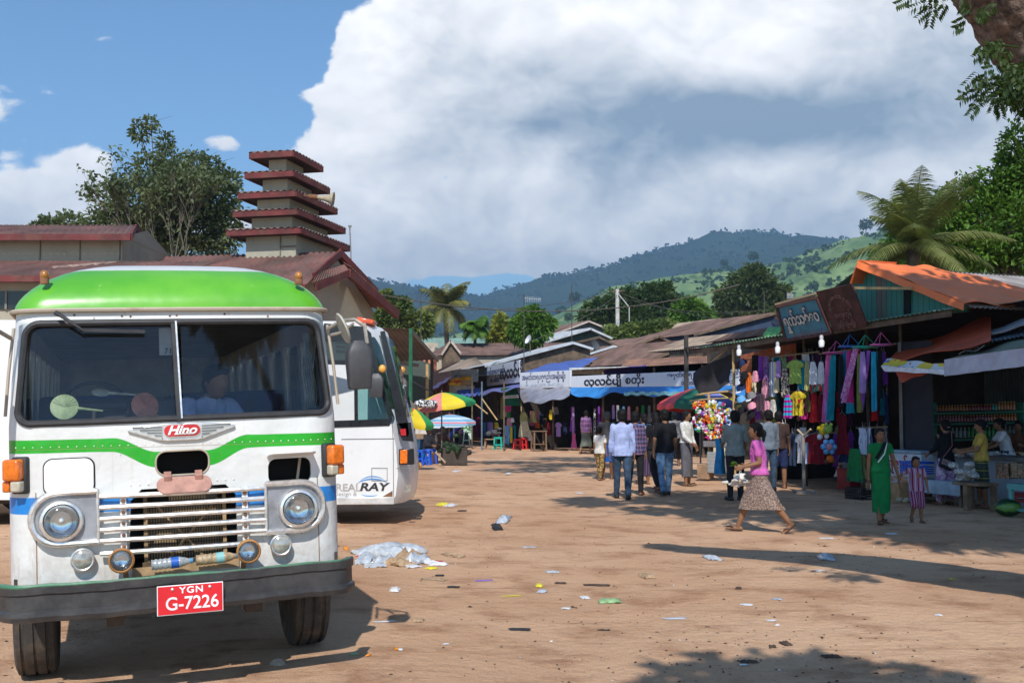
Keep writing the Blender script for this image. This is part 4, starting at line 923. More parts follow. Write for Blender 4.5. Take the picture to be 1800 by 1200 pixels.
# trees dotted over the slope and along the skyline
rr = random.Random(77)
DK = leafmat('leaf_far', (.025, .05, .02), (.045, .08, .03))
for i, (px, py, Y, s_, lb) in enumerate([(1522, 392, 880, 10, 'lone tree on the skyline hilltop left of the near palm'), (1325, 448, 880, 8, 'small tree on the green ridge above the large slope tree'), (1273, 460, 880, 6, 'smaller ridge tree left of its neighbour on the green ridge'),
        (1150, 497, 860, 6, 'tree dot on the ridge above the utility pole trees'), (1000, 556, 410, 7, 'dark tree dot on the pale field slope'), (1390, 470, 700, 7, 'dark bush on the slope below the mountain end'), (1430, 500, 600, 8, 'dark bush low on the slope right of the large slope tree'), (1010, 520, 800, 9, 'dark bush where field slope meets the blue mountain')]):
    b_ = at(px, py+s_*1.6, Y); tree('hillside_tree', lb, (b_.x, Y, b_.z-2), [cl(px, py, Y, s_, s_*.7), cl(px-s_*.5, py+s_*.5, Y, s_*.6, s_*.5), cl(px+s_*.5, py+s_*.4, Y, s_*.6, s_*.5)], DK, 420, s_*Y/FPX*.45, 50+i, s_*Y/FPX*.07, group='single trees on the hillsides')
# woods and scrub clumps over hills as one mass each
def scrub(name, label, hillo, n, smin, smax, seed, mat_, filt=None, kk=10):
    rr = random.Random(seed); me = hillo.data; q = MB(); W_ = Matrix.Translation(hillo.location); vs = me.vertices; c = 0
    while c < n:
        p = W_ @ vs[rr.randrange(len(vs))].co
        if p.z < 3 or (filt and not filt(p, rr)): continue
        c += 1; p = p+Vec((rr.uniform(-6, 6), rr.uniform(-6, 6), 0)); s_ = rr.uniform(smin, smax)
        for _ in range(kk):
            d = Vec((rr.gauss(0, 1), rr.gauss(0, 1), abs(rr.gauss(0, 1)))).normalized(); leaf(q, p+d*s_*.5, d+Vec((0, 0, .3)), s_*.8, s_*.9, rr)
    q.build(name, mat_, smooth=False, label=label, kind='stuff')
HO = {o.name: o for o in COL.objects}
scrub('hillside_scrub', 'dark bushes and trees scattered over the near green slope', HO['foothill'], 3200, 2.2, 5.0, 3, DK, lambda p, r: NZ.noise((p.x*.006, p.y*.012, 2)) > -.05+r.random()*.4-.2)
scrub('mountain_forest', 'dark forest covering the blue mountain ridges', HO['mountains'], 12000, 6, 10, 4, leafmat('leaf_ridge', (.014, .028, .015), (.022, .042, .020)), None, 5)
# near palm and trees behind the orange roof
tree('mango_tree', 'dense leafy tree filling the right edge behind the orange roofed stall', (at(1760, 700, 30).x, 30, 0), [cl(1740, 400, 30, 90, 70), cl(1700, 440, 30, 80, 50), cl(1780, 330, 30, 50, 50), cl(1790, 260, 30, 40, 45), cl(1800, 400, 30, 90, 80), cl(1660, 380, 30, 40, 36), cl(1690, 350, 30, 50, 36), cl(1740, 330, 30, 50, 34), cl(1820, 300, 30, 70, 80), cl(1880, 350, 30, 110, 120), cl(1640, 450, 30, 60, 36), cl(1850, 450, 30, 130, 60)],
     LG2, 26000, .17, 61, .35, at(1770, 330, 30), shell=.6)
tree('back_tree', 'dull green tree crown between the near palm and the dense right-hand tree', (at(1600, 700, 36).x, 36, 0), [cl(1600, 400, 36, 40, 40), cl(1585, 370, 36, 22, 22), cl(1640, 440, 36, 60, 40), cl(1570, 450, 36, 40, 30), cl(1650, 390, 36, 50, 44), cl(1620, 460, 36, 90, 40)], LG2, 9000, .2, 63, .25)
palm('near_palm', 'large coconut palm with long drooping fronds over the orange roof', (at(1615, 700, 27).x, 27, 0), at(1608, 428, 27), 34, 2.2, 12, LGP, .16, droop=.62, wid=.85)
# ================================================================ market hall with stepped tower
d_ = Vec((.232, .972, 0)).normalized(); w_ = Vec((-.972, .232, 0)).normalized()
ROOFR = M('red_roof', (.17, .075, .062), .8, 0, .4, 1.5, dirt=.7, dcol=(.12, .10, .08)); FASC = M('red_fascia', (.135, .022, .020), .7, 0, .3, 3, dirt=.5); WALLC = M('cream_wall', (.42, .37, .28), .85, 0, .12, .8, dirt=.35, dcol=(.22, .18, .12))
WALLG = M('grey_panel', (.36, .34, .26), .85, 0, .10, 1.2, dirt=.3, dcol=(.18, .16, .12)); RIDGE = M('grey_tin', (.30, .27, .25), .7, .2, .35, 3, dirt=.5)
hall = thing('market_hall', 'cream market hall with corrugated red roof and raised clerestory behind the white buses', 'building', (-9, 28, 0))
P0 = Vec((-4.22, 22, 4.25)); PR = Vec((-3.95, 24.4, 5.28)); P1 = Vec((-3.05, 26.9, 4.25)); Lh = 11
q = MB(); q.sheet(P0+w_*Lh+Vec((0, 0, .25)), P0, PR+w_*.0, PR+w_*Lh+Vec((0, 0, .1)), .14, .02); q.build('roof', ROOFR, hall, world=True)
q = MB(); q.sheet(P1, P1+w_*Lh, PR+w_*Lh, PR, .14, .02); q.build('roof', ROOFR, hall, world=True)
q = MB(); q.beam(PR+Vec((.03, 0, 0)), P1+(P1-PR)*-.28+Vec((.02, 0, .02)), .05, .16); q.build('barge_board', FASC, hall, world=True)
q = MB(); q.beam(PR+Vec((.05, 0, -.03)), P0.lerp(PR, .22), .05, .16); q.build('barge_board', FASC, hall, world=True)
g0, g1 = P0+Vec((.05, .1, -.12)), P1+Vec((.15, .3, -.15))
q = MB(); gp = P0.lerp(P1, .40)+Vec((.10, .05, .50)); q.beam(g0.lerp(gp, .0)+Vec((.1, .2, .1)), gp, .06, .15); q.beam(gp, g1, .10, .20); q.build('gable_fascia', FASC, hall, world=True)
q = MB(); q.sheet(P0.lerp(P1, .02)+Vec((.08, 0, .05)), gp+Vec((.02, 0, .06)), PR.lerp(gp, .6), P0.lerp(PR, .35), .14, .015); q.sheet(gp+Vec((.06, 0, .12)), g1+Vec((0, 0, .12)), P1.lerp(PR, .2), PR.lerp(gp, .5), .14, .015); q.build('gable_roof', ROOFR, hall, world=True)
q = MB()
a, b_ = P0+w_*.35+d_*.25, P1+w_*.35-d_*.25
q.add([(a.x, a.y, 0), (b_.x, b_.y, 0), (b_.x, b_.y, 4.15), ((a.x+b_.x)/2, (a.y+b_.y)/2, 5.1), (a.x, a.y, 4.15)], [(0, 1, 2, 3, 4)])
a2, b2 = a+w_*10, b_+w_*10; q.add([(a.x, a.y, 0), (a2.x, a2.y, 0), (a2.x, a2.y, 4.3), (a.x, a.y, 4.15)], [(0, 1, 2, 3)]); q.add([(b_.x, b_.y, 0), (b2.x, b2.y, 0), (b2.x, b2.y, 4.3), (b_.x, b_.y, 4.15)], [(0, 1, 2, 3)])
q.build('wall', WALLC, hall, world=True, smooth=False)
q = MB(); e0 = P0+Vec((0, -.03, -.06)); e1 = P0+w_*Lh+Vec((0, -.03, .18)); q.beam(e0, e1, .03, .14); q.build('eave_fascia', FASC, hall, world=True)
# clerestory: raised piece at the left
Yc = 22.5
def box4(q, x0, x1, y0, y1, z0, z1): q.box(((x0+x1)/2, (y0+y1)/2, (z0+z1)/2), (abs(x1-x0), abs(y1-y0), abs(z1-z0)))
cx1 = at(215, 440, Yc).x; q = MB(); box4(q, cx1-5, cx1, Yc, Yc+3.4, at(0, 470, Yc).z, at(0, 414, Yc).z); cw = q.build('clerestory_wall', WALLG, hall, world=True, smooth=False)
for i in range(3): q = MB(); px = 10+70*i+60; pp = at(px, 440, Yc); box4(q, pp.x, pp.x+.025, Yc-.012, Yc, at(0, 462, Yc).z, at(0, 418, Yc).z); q.build('wall_joint', M('joint', (.16, .14, .10)), cw, world=True)
ze, zr = at(0, 412, Yc).z, at(0, 398, Yc+1.7).z+.12; xr = at(237, 400, Yc).x+.42
ca, cb0, cc0 = at(230, 412, Yc-.35), at(238, 396, Yc+1.5), at(284, 442, Yc+3.2); xl = cx1-5.5
q = MB(); q.sheet((xl, ca.y, ca.z), ca, cb0, (xl, cb0.y, cb0.z), .14, .02); q.sheet(cc0, (xl, cc0.y, cc0.z), (xl, cb0.y, cb0.z), cb0, .14, .02); cr = q.build('clerestory_roof', ROOFR, hall, world=True)
q = MB(); q.beam((xl, ca.y-.02, ca.z-.06), ca+Vec((0, -.02, -.06)), .03, .13); q.build('clerestory_fascia', FASC, hall, world=True)
dz_ = Vec((.01, 0, -.05)); q = MB(); q.beam(ca+dz_, cb0+dz_, .04, .14); q.beam(cb0+dz_, cc0+dz_, .04, .14); q.build('barge_board', FASC, hall, world=True)
q = MB(); q.add([(cx1+.01, Yc, at(0, 414, Yc).z-.02), (cx1+.01, Yc+3.3, at(0, 414, Yc).z-.02), (cx1+.01, Yc+1.5, cb0.z-.12)], [(0, 1, 2)]); q.build('gable_panel', WALLG, hall, world=True, smooth=False)
# lower front lean-to with a dark window band
Yl = 20.0; zt = at(0, 470, 22).z; x1 = at(290, 490, Yl).x
q = MB(); q.sheet((x1-7, Yl, at(0, 487, Yl).z), (x1, Yl, at(0, 487, Yl).z), (x1+.3, 22.4, at(0, 460, 22.4).z), (x1-7, 22.4, at(0, 458, 22.4).z), .14, .02); q.build('lower_roof', ROOFR, hall, world=True)
q = MB(); q.beam((x1-7, Yl-.02, at(0, 490, Yl).z), (x1, Yl-.02, at(0, 490, Yl).z), .03, .12); q.build('lower_fascia', FASC, hall, world=True)
q = MB(); box4(q, x1-7, x1-.3, Yl+.4, Yl+.55, 0, at(0, 492, Yl).z); lw = q.build('lower_wall', WALLC, hall, world=True, smooth=False)
for i in range(3): q = MB(); xx = at(0, 520, Yl).x-.6+i*1.25; box4(q, xx, xx+1.1, Yl+.36, Yl+.40, at(0, 540, Yl).z, at(0, 508, Yl).z); wn = q.build('window', M('dark_window', (.02, .022, .025), .15), lw, world=True); q = MB(); q.beam((xx+.55, Yl+.35, at(0, 540, Yl).z), (xx+.55, Yl+.35, at(0, 508, Yl).z), .04, .02); q.build('window_bar', M('bar_grey', (.25, .23, .2)), wn, world=True)
q = MB(); q.beam(at(95, 470, 21.3), at(200, 462, 22.2), .18, .05); q.build('roof_patch', M('pale_patch', (.45, .33, .27), .8, 0, .4, 6), hall, world=True)
# stepped tower
tw = thing('stepped_tower', 'five-tiered tower with red eaves rising from the ridge of the market hall', 'tower', (-5, 25, 0))
FR = [(395, 528, 405, 2.9), (408, 523, 372, 2.8), (418, 520, 340, 2.4), (432, 515, 305, 2.1), (441, 515, 270, 1.7)]
BD = [(424, 520, 448), (436, 513, 395), (447, 509, 362), (458, 505, 331), (470, 503, 297)]
for k, ((xl, xr_, yy, dp), (bl, br_, by)) in enumerate(zip(FR, BD)):
    Yk = 24.0+.12*k; A = at(xr_, yy, Yk); wd = (A-at(xl, yy, Yk+.3)).length; z = A.z
    c00, c10 = A, A+w_*wd; c01, c11 = A+d_*dp, A+w_*wd+d_*dp
    mid = (c00+c11)/2; tier = MB(); hgt = .16
    # hipped little roof: four slopes to a raised inner rectangle
    inn = [p.lerp(mid, .62)+Vec((0, 0, .20)) for p in (c00, c10, c11, c01)]; out_ = [p+Vec((0, 0, .07)) for p in (c00, c10, c11, c01)]
    for i in range(4):
        j = (i+1) % 4; tier.sheet(out_[i]+(out_[i]-mid)*.03, out_[j]+(out_[j]-mid)*.03, inn[j], inn[i], .16, .022)
    tier.add(inn, [(0, 1, 2, 3)]); tr_ = tier.build('tier_roof', M('weathered_tiles', (.20, .15, .13), .85, 0, .4, 4, dirt=.4), tw, world=True)
    fq = MB(); cs = (c00, c10, c11, c01)
    for i in range(4): fq.beam(cs[i], cs[(i+1) % 4], .04, .13)
    fq.build('eave_fascia', FASC, tw, world=True)
    sf = MB(); sf.add([p+Vec((0, 0, -.05)) for p in cs], [(0, 1, 2, 3)]); sf.build('soffit', M('dark_soffit', (.05, .02, .018), .9), tw, world=True)
    B = at(br_, by, Yk+.35); zb = (at(0, BD[k][2], Yk+.3).z if k else 4.9); wb = (at(bl, by, Yk+.35)-B).length; bb = Vec((B.x, B.y, 0)); db = dp-.75
    bx = MB(); ps = [bb, bb+w_*wb, bb+w_*wb+d_*db, bb+d_*db]
    bx.add([(p.x, p.y, zb-.1) for p in ps]+[(p.x, p.y, z-.02) for p in ps], [(0, 1, 5, 4), (1, 2, 6, 5), (2, 3, 7, 6), (3, 0, 4, 7)]); tb = bx.build('tier_wall', WALLG, tw, world=True, smooth=False)
    if k == 0:
        jq = MB(); p = bb+w_*.38; jq.beam((p.x, p.y-.02, zb), (p.x, p.y-.02, z), .025, .02); jq.build('wall_joint', M('joint'), tb, world=True); p2 = bb; jq = MB(); jq.beam((p.x, p.y-.02, (zb+z)/2+.1), (p2.x, p2.y-.02, (zb+z)/2+.1), .02, .025); jq.build('wall_joint', M('joint'), tb, world=True)
# loudspeaker
hp_ = at(583, 350, 24.6); ls = thing('horn_loudspeaker', 'beige horn loudspeaker sticking out of the stepped tower', 'loudspeaker', hp_)
q = MB(); Q = Matrix.Translation(hp_) @ Matrix.Rotation(PI/2, 4, 'Y') @ Matrix.Rotation(.12, 4, 'Y'); q.lathe([(.03, -.38), (.05, -.30), (.07, -.15), (.11, -.04), (.17, .04), (.165, .045), (.10, -.03), (.05, -.2), (.0, -.2)], 24); q.v = [Q @ p for p in q.v]; q.build('horn', M('horn_beige', (.45, .38, .26), .6, .2, .2), ls, world=True)
q = MB(); q.beam(hp_+Vec((-.5, 0, .07)), hp_+Vec((-.9, .05, .12)), .03); q.cyl(hp_+Vec((-.52, 0, .06)), hp_+Vec((-.33, 0, .045)), .06); q.build('bracket', RUST, ls, world=True)
a0 = at(617, 445, 30); q = MB(); q.tube([a0, at(615, 400, 30)], .02, 5); q.box(at(615, 398, 30), (.09, .05, .06)); q.tube([Vec((a0.x, 30, 4.3)), a0], .02, 5); q.build('lightning_rod', M('rod_grey', (.2, .2, .2)), label='thin grey rod standing on the hall roof right of the loudspeaker', cat='mast')
# ================================================================ white coach
cm = Matrix.Translation((-1.50, 16.0, 0)); coach = thing('coach', 'white coach seen from its side behind the old bus, with blue swoosh lettering', 'coach', mat=cm)
CW = M('coach_white', (.74, .75, .74), .3, 0, .04, 1.5, dirt=.12, dcol=(.4, .36, .3), coat=.3)
# side outline (x back to front, z) : front slants
side = [(-8.2, .38), (-.34, .38), (-.32, .32), (-.05, .32), (.0, .45), (.03, .75), (.0, 1.15), (-.09, 1.55), (-.22, 2.0), (-.40, 2.65), (-.48, 2.92), (-.58, 3.0), (-.85, 3.05), (-8.2, 3.08)]
q = MB()
def fr_(x, y, z):
    k = y/2.3; b = .16*max(0, abs(k-.5)*2-.6)/.4
    return (x-(b*1.3 if x > -.7 else 0), y, z-(b*.25 if z > 2.8 else 0))
n = len(side); L_ = [0, .06, .3, 1.15, 2.0, 2.24, 2.3]
vs = [fr_(x, y, z) for y in L_ for x, z in side]
q.add(vs, [(i*n+k, i*n+(k+1) % n, (i+1)*n+(k+1) % n, (i+1)*n+k) for i in range(len(L_)-1) for k in range(n)]+[tuple(range(n-1, -1, -1)), tuple((len(L_)-1)*n+k for k in range(n))]); cb = q.build('body', CW, coach, ang=35)
def cp(px, py, y=0):
    p = cm.inverted() @ at(px, py, 16.0+y); return p
def quadp(pts, y0, y1): q = MB(); q.prism([(cp(px, py, y0).x, cp(px, py, y0).z) for px, py in pts], y0, y1); return q
DG = M('dark_glass', (.012, .016, .022), .06, spec=.8); 
# open side window: hollow it
wq = [(566, 590), (634, 586), (640, 600), (690, 735), (688, 744), (566, 748)]
cut_ = quadp(wq, -.2, .5); cut2 = MB(); cut2.box((-3.2, 1.15, 2.1), (5.0, 1.9, 1.9)); booldiff(cb, [cut_, cut2])
q = quadp([(570, 556+12), (640, 562+12), (652, 585), (664, 640), (690, 738), (684, 748), (560, 752), (560, 740), (684, 736), (640, 598), (560, 600)], -.012, .006); q.build('window_surround', M('window_black', (.015, .016, .018), .3), coach)
q = quadp([(560, 632), (648, 634), (650, 642), (560, 640)], -.02, .01); q.build('window_rail', M('window_black'), coach)
q = quadp([(560, 574), (640, 576), (650, 636), (560, 636)], .02, .03); q.build('upper_pane', DG, coach)
for i in range(4): q = MB(); a, b_ = cp(590, 592+8*i, -.02), cp(636+3*i, 594+8*i, -.02); q.beam((a.x, -.0, a.z), (b_.x, -.0, b_.z), .02, .025); q.build('vent_slat', M('vent_black', (.03, .035, .045), .4), coach)
q = quadp([(626, 640), (651, 640), (686, 738), (626, 744)], .02, .028); q.build('side_pane', glass('coach_glass', (.55, .75, .75), .02), coach)
q = quadp([(622, 640), (628, 640), (629, 746), (623, 746)], -.01, .02); q.build('window_bar', M('window_black'), coach)
q = MB(); q.box((-1.2, .9, 1.3), (.5, .5, .12)); q.box((-1.5, .9, 1.7), (.12, .5, .8)); q.build('driver_seat', SEAT, coach, bevel=.03)
q = MB(); q.box((-3.2, 1.1, 1.05), (5, 2, .05)); q.build('cabin_floor', M('cabin_floor'), coach)
# windscreen wrap: black glass seen edge-on
wsr = [(-.145, 1.60), (-.24, 2.0), (-.42, 2.64), (-.49, 2.84)]
q = MB(); vs = [(x+.035, y, z) for x, z in wsr for y in (.05, .2, .6, 1.15, 1.7, 2.1, 2.25)]; vs = [fr_(*p) for p in vs]; q.add(vs, [(j*7+i, j*7+i+1, (j+1)*7+i+1, (j+1)*7+i) for j in range(3) for i in range(6)])
q.build('windscreen', M('screen_green', (.02, .05, .04), .05, spec=.8), coach, ang=60)
q = quadp([(668, 583), (676, 581), (716, 738), (719, 762), (716, 768), (697, 740), (690, 700)], -.03, .0); q.build('windscreen_edge', M('window_black'), coach)
q = quadp([(697, 744), (722, 742), (727, 776), (708, 774), (701, 762)], -.03, .005); q.build('front_corner_panel', M('window_black'), coach)
q = quadp([(703, 754), (713, 753), (714, 765), (705, 765)], -.045, -.03); q.build('corner_badge', M('badge_red'), coach)
q = quadp([(701, 789), (727, 788), (728, 816), (701, 817)], -.03, .03); ilq = q.build('lamp_housing', M('window_black'), coach, bevel=.01)
q = quadp([(703, 791), (716, 790), (716, 814), (703, 815)], -.045, -.028); q.build('indicator_lens', AMBER, ilq, bevel=.008)
q = quadp([(711, 853), (722, 852), (722, 864), (711, 865)], -.02, .01); q.build('fog_lamp', M('frosted_lens'), coach)
for pts in (((600, 771), (693, 770), (693, 771.2), (600, 772.2)), ((690.5, 770), (691.7, 770), (692.5, 880), (691.3, 880)), ((653, 822), (681, 822), (681, 823), (653, 823)), ((653, 822), (654, 822), (654, 845), (653, 845)), ((680, 822), (681, 822), (681, 845), (680, 845)), ((653, 844), (681, 844), (681, 845), (653, 845)), ((697, 822), (726, 821), (726, 822), (697, 823)), ((689, 745), (690, 745), (691, 771), (690, 771))):
    q = quadp(pts, -.006, .002); q.build('panel_seam', M('seam', (.18, .18, .18)), coach)
q = quadp([(670, 874), (680, 868), (690, 862), (690, 873), (686, 876)], -.006, .002); q.build('rust_patch', M('rust'), coach)
q = quadp([(590, 874), (693, 873), (693, 886), (590, 887)], -.05, .0); q.build('sill', M('sill_grey', (.62, .62, .60), .4, .2, dirt=.2), coach, bevel=.01)
q = quadp([(627, 556), (657, 562), (656, 570), (628, 566)], .15, .6); q.build('roof_lamp', M('red_orange', (.75, .10, .02), .3, coat=.5), coach, bevel=.02)
for (px, py, yy) in ((672, 648, -.12), (707, 650, 2.35), (736, 818, 2.3)):
    p = cp(px, py, yy); q = MB(); q.ell(p, (.055, .045, .062), 14, 9); mk = q.build('marker_lamp', M('marker_amber', (.68, .33, .05), .35, coat=.4), coach)
    q = MB(); q.tube([p+Vec((-.03, 0, -.04)), p+Vec((-.06, .05 if yy < 1 else -.05, -.16)), p+Vec((-.12, .1 if yy < 1 else -.1, -.16))], .014, 6); q.build('lamp_stalk', RUBBER, mk)
p = cp(662, 678, -.16); mirror_house(p.x, p.z, .22, .34, coach, y=-.2, nm='mirror_housing')
p = cp(706, 683, 2.4); mirror_house(p.x, p.z, .20, .36, coach, y=2.45, nm='mirror_housing')
for p_, q_ in (((660, 660), (650, 645)), ): 
    a, b_ = cp(*p_, -.16), cp(*q_, -.02); q = MB(); q.tube([a, b_], .015, 6); q.build('mirror_arm', RUBBER, coach)
a, b_ = cp(700, 655, 2.3), cp(706, 668, 2.42); q = MB(); q.tube([a, b_], .015, 6); q.build('mirror_arm', RUBBER, coach)
LB = M('lettering_black', (.03, .03, .035), .5); LGY = M('lettering_grey', (.40, .38, .36), .5); SWB = M('swoosh_blue', (.08, .28, .62), .5)
def ctext(body, px, py, size, mt, **k): p = cp(px, py, 0); return text('lettering', body, size, mt, coach, M4=Matrix.Translation((p.x, -.004, p.z)), ex=.001, **k)
ctext('REAL', 612, 857, .15, LGY, sx=1.1, bold=.003); ctext('RAY', 656, 856, .16, LB, sx=1.35, bold=.005, shear=.2); ctext('Design &', 607, 866+2, .085, LGY, sx=1.1)
q = MB()
for (cx_, cy_, rx_, rz_, a0, a1, wd) in ((655, 856, .26, .11, 25, 160, .022), (655, 852, .21, .12, 30, 150, .014), (650, 866, .13, .05, 200, 330, .012)):
    c_ = cp(cx_, cy_, 0); pts = []
    for i in range(17): a = math.radians(a0+(a1-a0)*i/16); pts.append((c_.x+rx_*math.cos(a), c_.z+rz_*math.sin(a)))
    pol = [(x, z+wd*math.sin(PI*i/16)) for i, (x, z) in enumerate(pts)]+[(x, z) for x, z in pts[::-1]]; q.prism(pol, -.005, -.001)
q.build('swoosh', SWB, coach)
for yy in (.2, 2.1):
    for xx in (-2.3, -6.6):
        q = MB(); q.lathe([(.3, -.11), (.43, -.12), (.45, -.08), (.45, .08), (.43, .12), (.3, .11)], 30, (xx, yy, .45), 'Y'); wh = q.build('wheel', TY, coach)
        q = MB(); q.lathe([(0, -.04), (.12, -.08), (.2, -.02), (.31, -.09)], 20, (xx, yy, .45), 'Y'); q.build('rim', M('rim_grey'), wh)
q = MB(); q.box((-4.2, 1.15, .40), (7.6, 2.0, .18)); q.build('chassis', M('chassis_dirt'), coach)
# ================================================================ leaning shade trees on the right
TB = M('rain_tree_bark', (.13, .085, .065), .95, 0, .7, 16, .06, 28, dirt=.6, dcol=(.34, .26, .20))
rt = thing('rain_tree', 'huge leaning tree with rough brown bark at the top right corner', 'tree', (6.2, 7.3, 0))
tp = [(6.3, 7.2, -.2), (5.75, 7.4, 1.8), (4.95, 7.5, 3.1), (4.20, 7.5, 4.15), (3.45, 7.5, 5.0), (2.5, 7.4, 5.6), (1.5, 7.3, 6.5)]; tr_ = [.70, .62, .58, .56, .42, .27, .14]
P_ = []; R_ = []
for i in range(len(tp)-1):
    for k in range(20): t = k/20; P_.append(Vec(tp[i]).lerp(Vec(tp[i+1]), t)); R_.append(tr_[i]*(1-t)+tr_[i+1]*t)
P_ = [P_[0]]+[(P_[i-1]+P_[i]*2+P_[i+1])/4 for i in range(1, len(P_)-1)]+[P_[-1]]
q = MB(); q.tube(P_, R_, 110, False)
for v_ in q.v:
    c_ = min(P_, key=lambda p: (p-v_).length_squared); d__ = (v_-c_).normalized(); v_ += d__*(.05*NZ.noise(v_*3.2)+.07*abs(NZ.noise((v_.x*9, v_.y*9, v_.z*4)))+.035*NZ.noise(v_*23))
q.build('trunk', TB, rt, world=True, ang=180)
RC = [((8.0, 6.8, 10.4), (2.6, 1.2)), ((10.6, 6.5, 10.8), (2.6, 1.2)), ((6.2, 8.6, 10.6), (1.7, 1.0)), ((8.6, 9.6, 11.0), (2.4, 1.1)), ((11.5, 9.6, 11.2), (2.4, 1.1)), ((12.8, 7.5, 11), (2.5, 1.2)), ((4.2, 9.6, 10.8), (.95, .7)), ((2.6, 10.0, 10.5), (.75, .55)), ((3.5, 8.9, 10.4), (.8, .5)),
      ((5.6, 6.0, 9.6), (1.3, .8)), ((7.6, 4.7, 9.2), (1.5, .8)), ((10, 4.5, 9.4), (2.0, .9)), ((4.8, 10.6, 11.2), (.9, .6)), ((1.2, 9.8, 10.2), (.55, .35)), ((1.0, 10.2, 10.6), (.45, .35)), ((6.6, 11.0, 11.2), (1.0, .6)), ((8.7, 11.9, 11.4), (1.4, .6)), ((6.9, 10.9, 13.2), (1.1, .5)), ((8.4, 10.6, 13.4), (.8, .4))]
q = MB(); hub = Vec((5.2, 7.4, 3.4)); hub2 = Vec((9.6, 6.6, 7.2)); q.tube([(6.1, 7.3, .9), (8.3, 7.0, 3.6), hub2], [.42, .34, .24], 14)
for i, (c, r) in enumerate(RC):
    c = Vec(c); s_ = hub2; q.tube([s_, s_.lerp(c, .5)+Vec((0, .4, 1.3)), c], [.09, .05, .02], 7)
q.build('limbs', TB, rt, world=True)
RC += [((6.0, 4.6, 10), (1.5, .5)), ((8, 5, 10), (1.8, .7)), ((4.6, 6.0, 10), (1.0, .3)), ((3.5, 7.6, 10), (1.1, .3)), ((6.8, 6.2, 10), (1.4, .5)), ((2.2, 8.4, 10), (.8, .25)), ((7.2, 7.6, 10.2), (2.2, 1)), ((9.4, 8.2, 10.4), (2.4, 1)), ((5.2, 9.2, 10.8), (1.5, .7)), ((7.6, 9.4, 10.8), (2, .8)), ((10, 10.6, 11.2), (2.2, .8)), ((6.4, 6.7, 10), (1.3, .6)), ((3.4, 10.6, 11), (1.1, .4)), ((4.6, 8.2, 10.3), (1.1, .4)), ((9, 12.6, 11.4), (2, .5))]
q = MB(); crown(q, RC, 38000, .40, 91, .1, .1)
q.build('crown', LG1, rt, world=True, smooth=False)
# sprays hanging into view
q = MB(); rr = random.Random(6)
for (px, py, L) in ((1612, 8, .42), (1600, -8, .4), (1645, -4, .3), (1700, 38, .22), (1712, 92, .34), (1735, 130, .30), (1720, 150, .38), (1745, 172, .36), (1768, 178, .34), (1775, 140, .3), (1790, 190, .3), (1712, 178, .3), (1752, 150, .3), (1785, 120, .3), (1760, 190, .34), (1778, 165, .36), (1795, 175, .3), (1740, 95, .25)):
    c = at(px+14, py-6, 7.2); L *= .62; q.tube([at(min(1800, px+60), py-10, 7.4), c+Vec((L*.2, 0, .04))], .006, 4)
    for _ in range(7):
        d = Vec((rr.uniform(-1, .5), rr.uniform(-.6, .6), rr.uniform(-.9, .2))).normalized(); st = c+Vec((rr.uniform(-.08, .12), rr.uniform(-.1, .1), rr.uniform(-.06, .08)))
        for k in range(7):
            p = st+d*L*.55*k/7
            for s_ in (-1, 1): leaf(q, p, (Vec((-d.z, 0, d.x))*s_+d*.5), .020, .046, rr)
q.build('hanging_sprays', LG1, rt, world=True, smooth=False)
nt_ = thing('near_tree', 'tree standing behind the photographer whose crown shades the bottom right of the ground', 'tree', (6, -3, 0)); q = MB(); q.tube([(6, -3, -.2), (5.8, -2.9, 3), (5.4, -2.6, 6)], [.3, .25, .2], 12); q.tube([(5.4, -2.6, 5.8), (3.6, -2.0, 6.8), (1.75, -1.2, 7.2)], [.12, .07, .03], 7); q.build('trunk', BARK, nt_, world=True)
q = MB(); crown(q, [((1.6, -.75, 7.2), (.95, .6)), ((2.3, -.95, 7.0), (.6, .4)), ((.75, -.85, 7.1), (.5, .3)), ((1.5, -1.7, 7.4), (1.4, .5)), ((4, -2.4, 7.6), (1.5, .8))], 8000, .34, 93, .1, .1); q.build('crown', LG1, nt_, world=True, smooth=False)
tt = thing('shade_tree', 'tall tree beyond the right edge whose high limbs shade the far end of the market', 'tree', (20, 27, 0))
SCs = [((4.3, 27.5, 15.6), (2.0, .8)), ((6.8, 27, 16), (2.0, .9)), ((1.2, 21, 12.6), (1.6, .4)), ((3.1, 20, 13), (1.5, .4)), ((-.6, 22.5, 13), (1.2, .3)), ((2.0, 24, 14), (2.3, .4)), ((3.6, 17.5, 12), (1.0, .3)), ((9, 26, 16), (2.5, 1)), ((0, 18.8, 12), (1.5, .28)), ((2.6, 16.3, 12.5), (1.3, .3))]
q = MB(); q.tube([(20, 27, -.2), (19, 27, 8), (16, 27, 14)], [.5, .4, .25], 12)
for c, r in SCs: q.tube([(16.5, 27, 13.4), Vec((16.5, 27, 14)).lerp(Vec(c), .5)+Vec((0, 0, .8)), c], [.12, .07, .03], 6)
q.build('trunk', BARK, tt, world=True); q = MB(); crown(q, SCs, 7000, .42, 95, .1, .1); q.build('crown', LG1, tt, world=True, smooth=False)
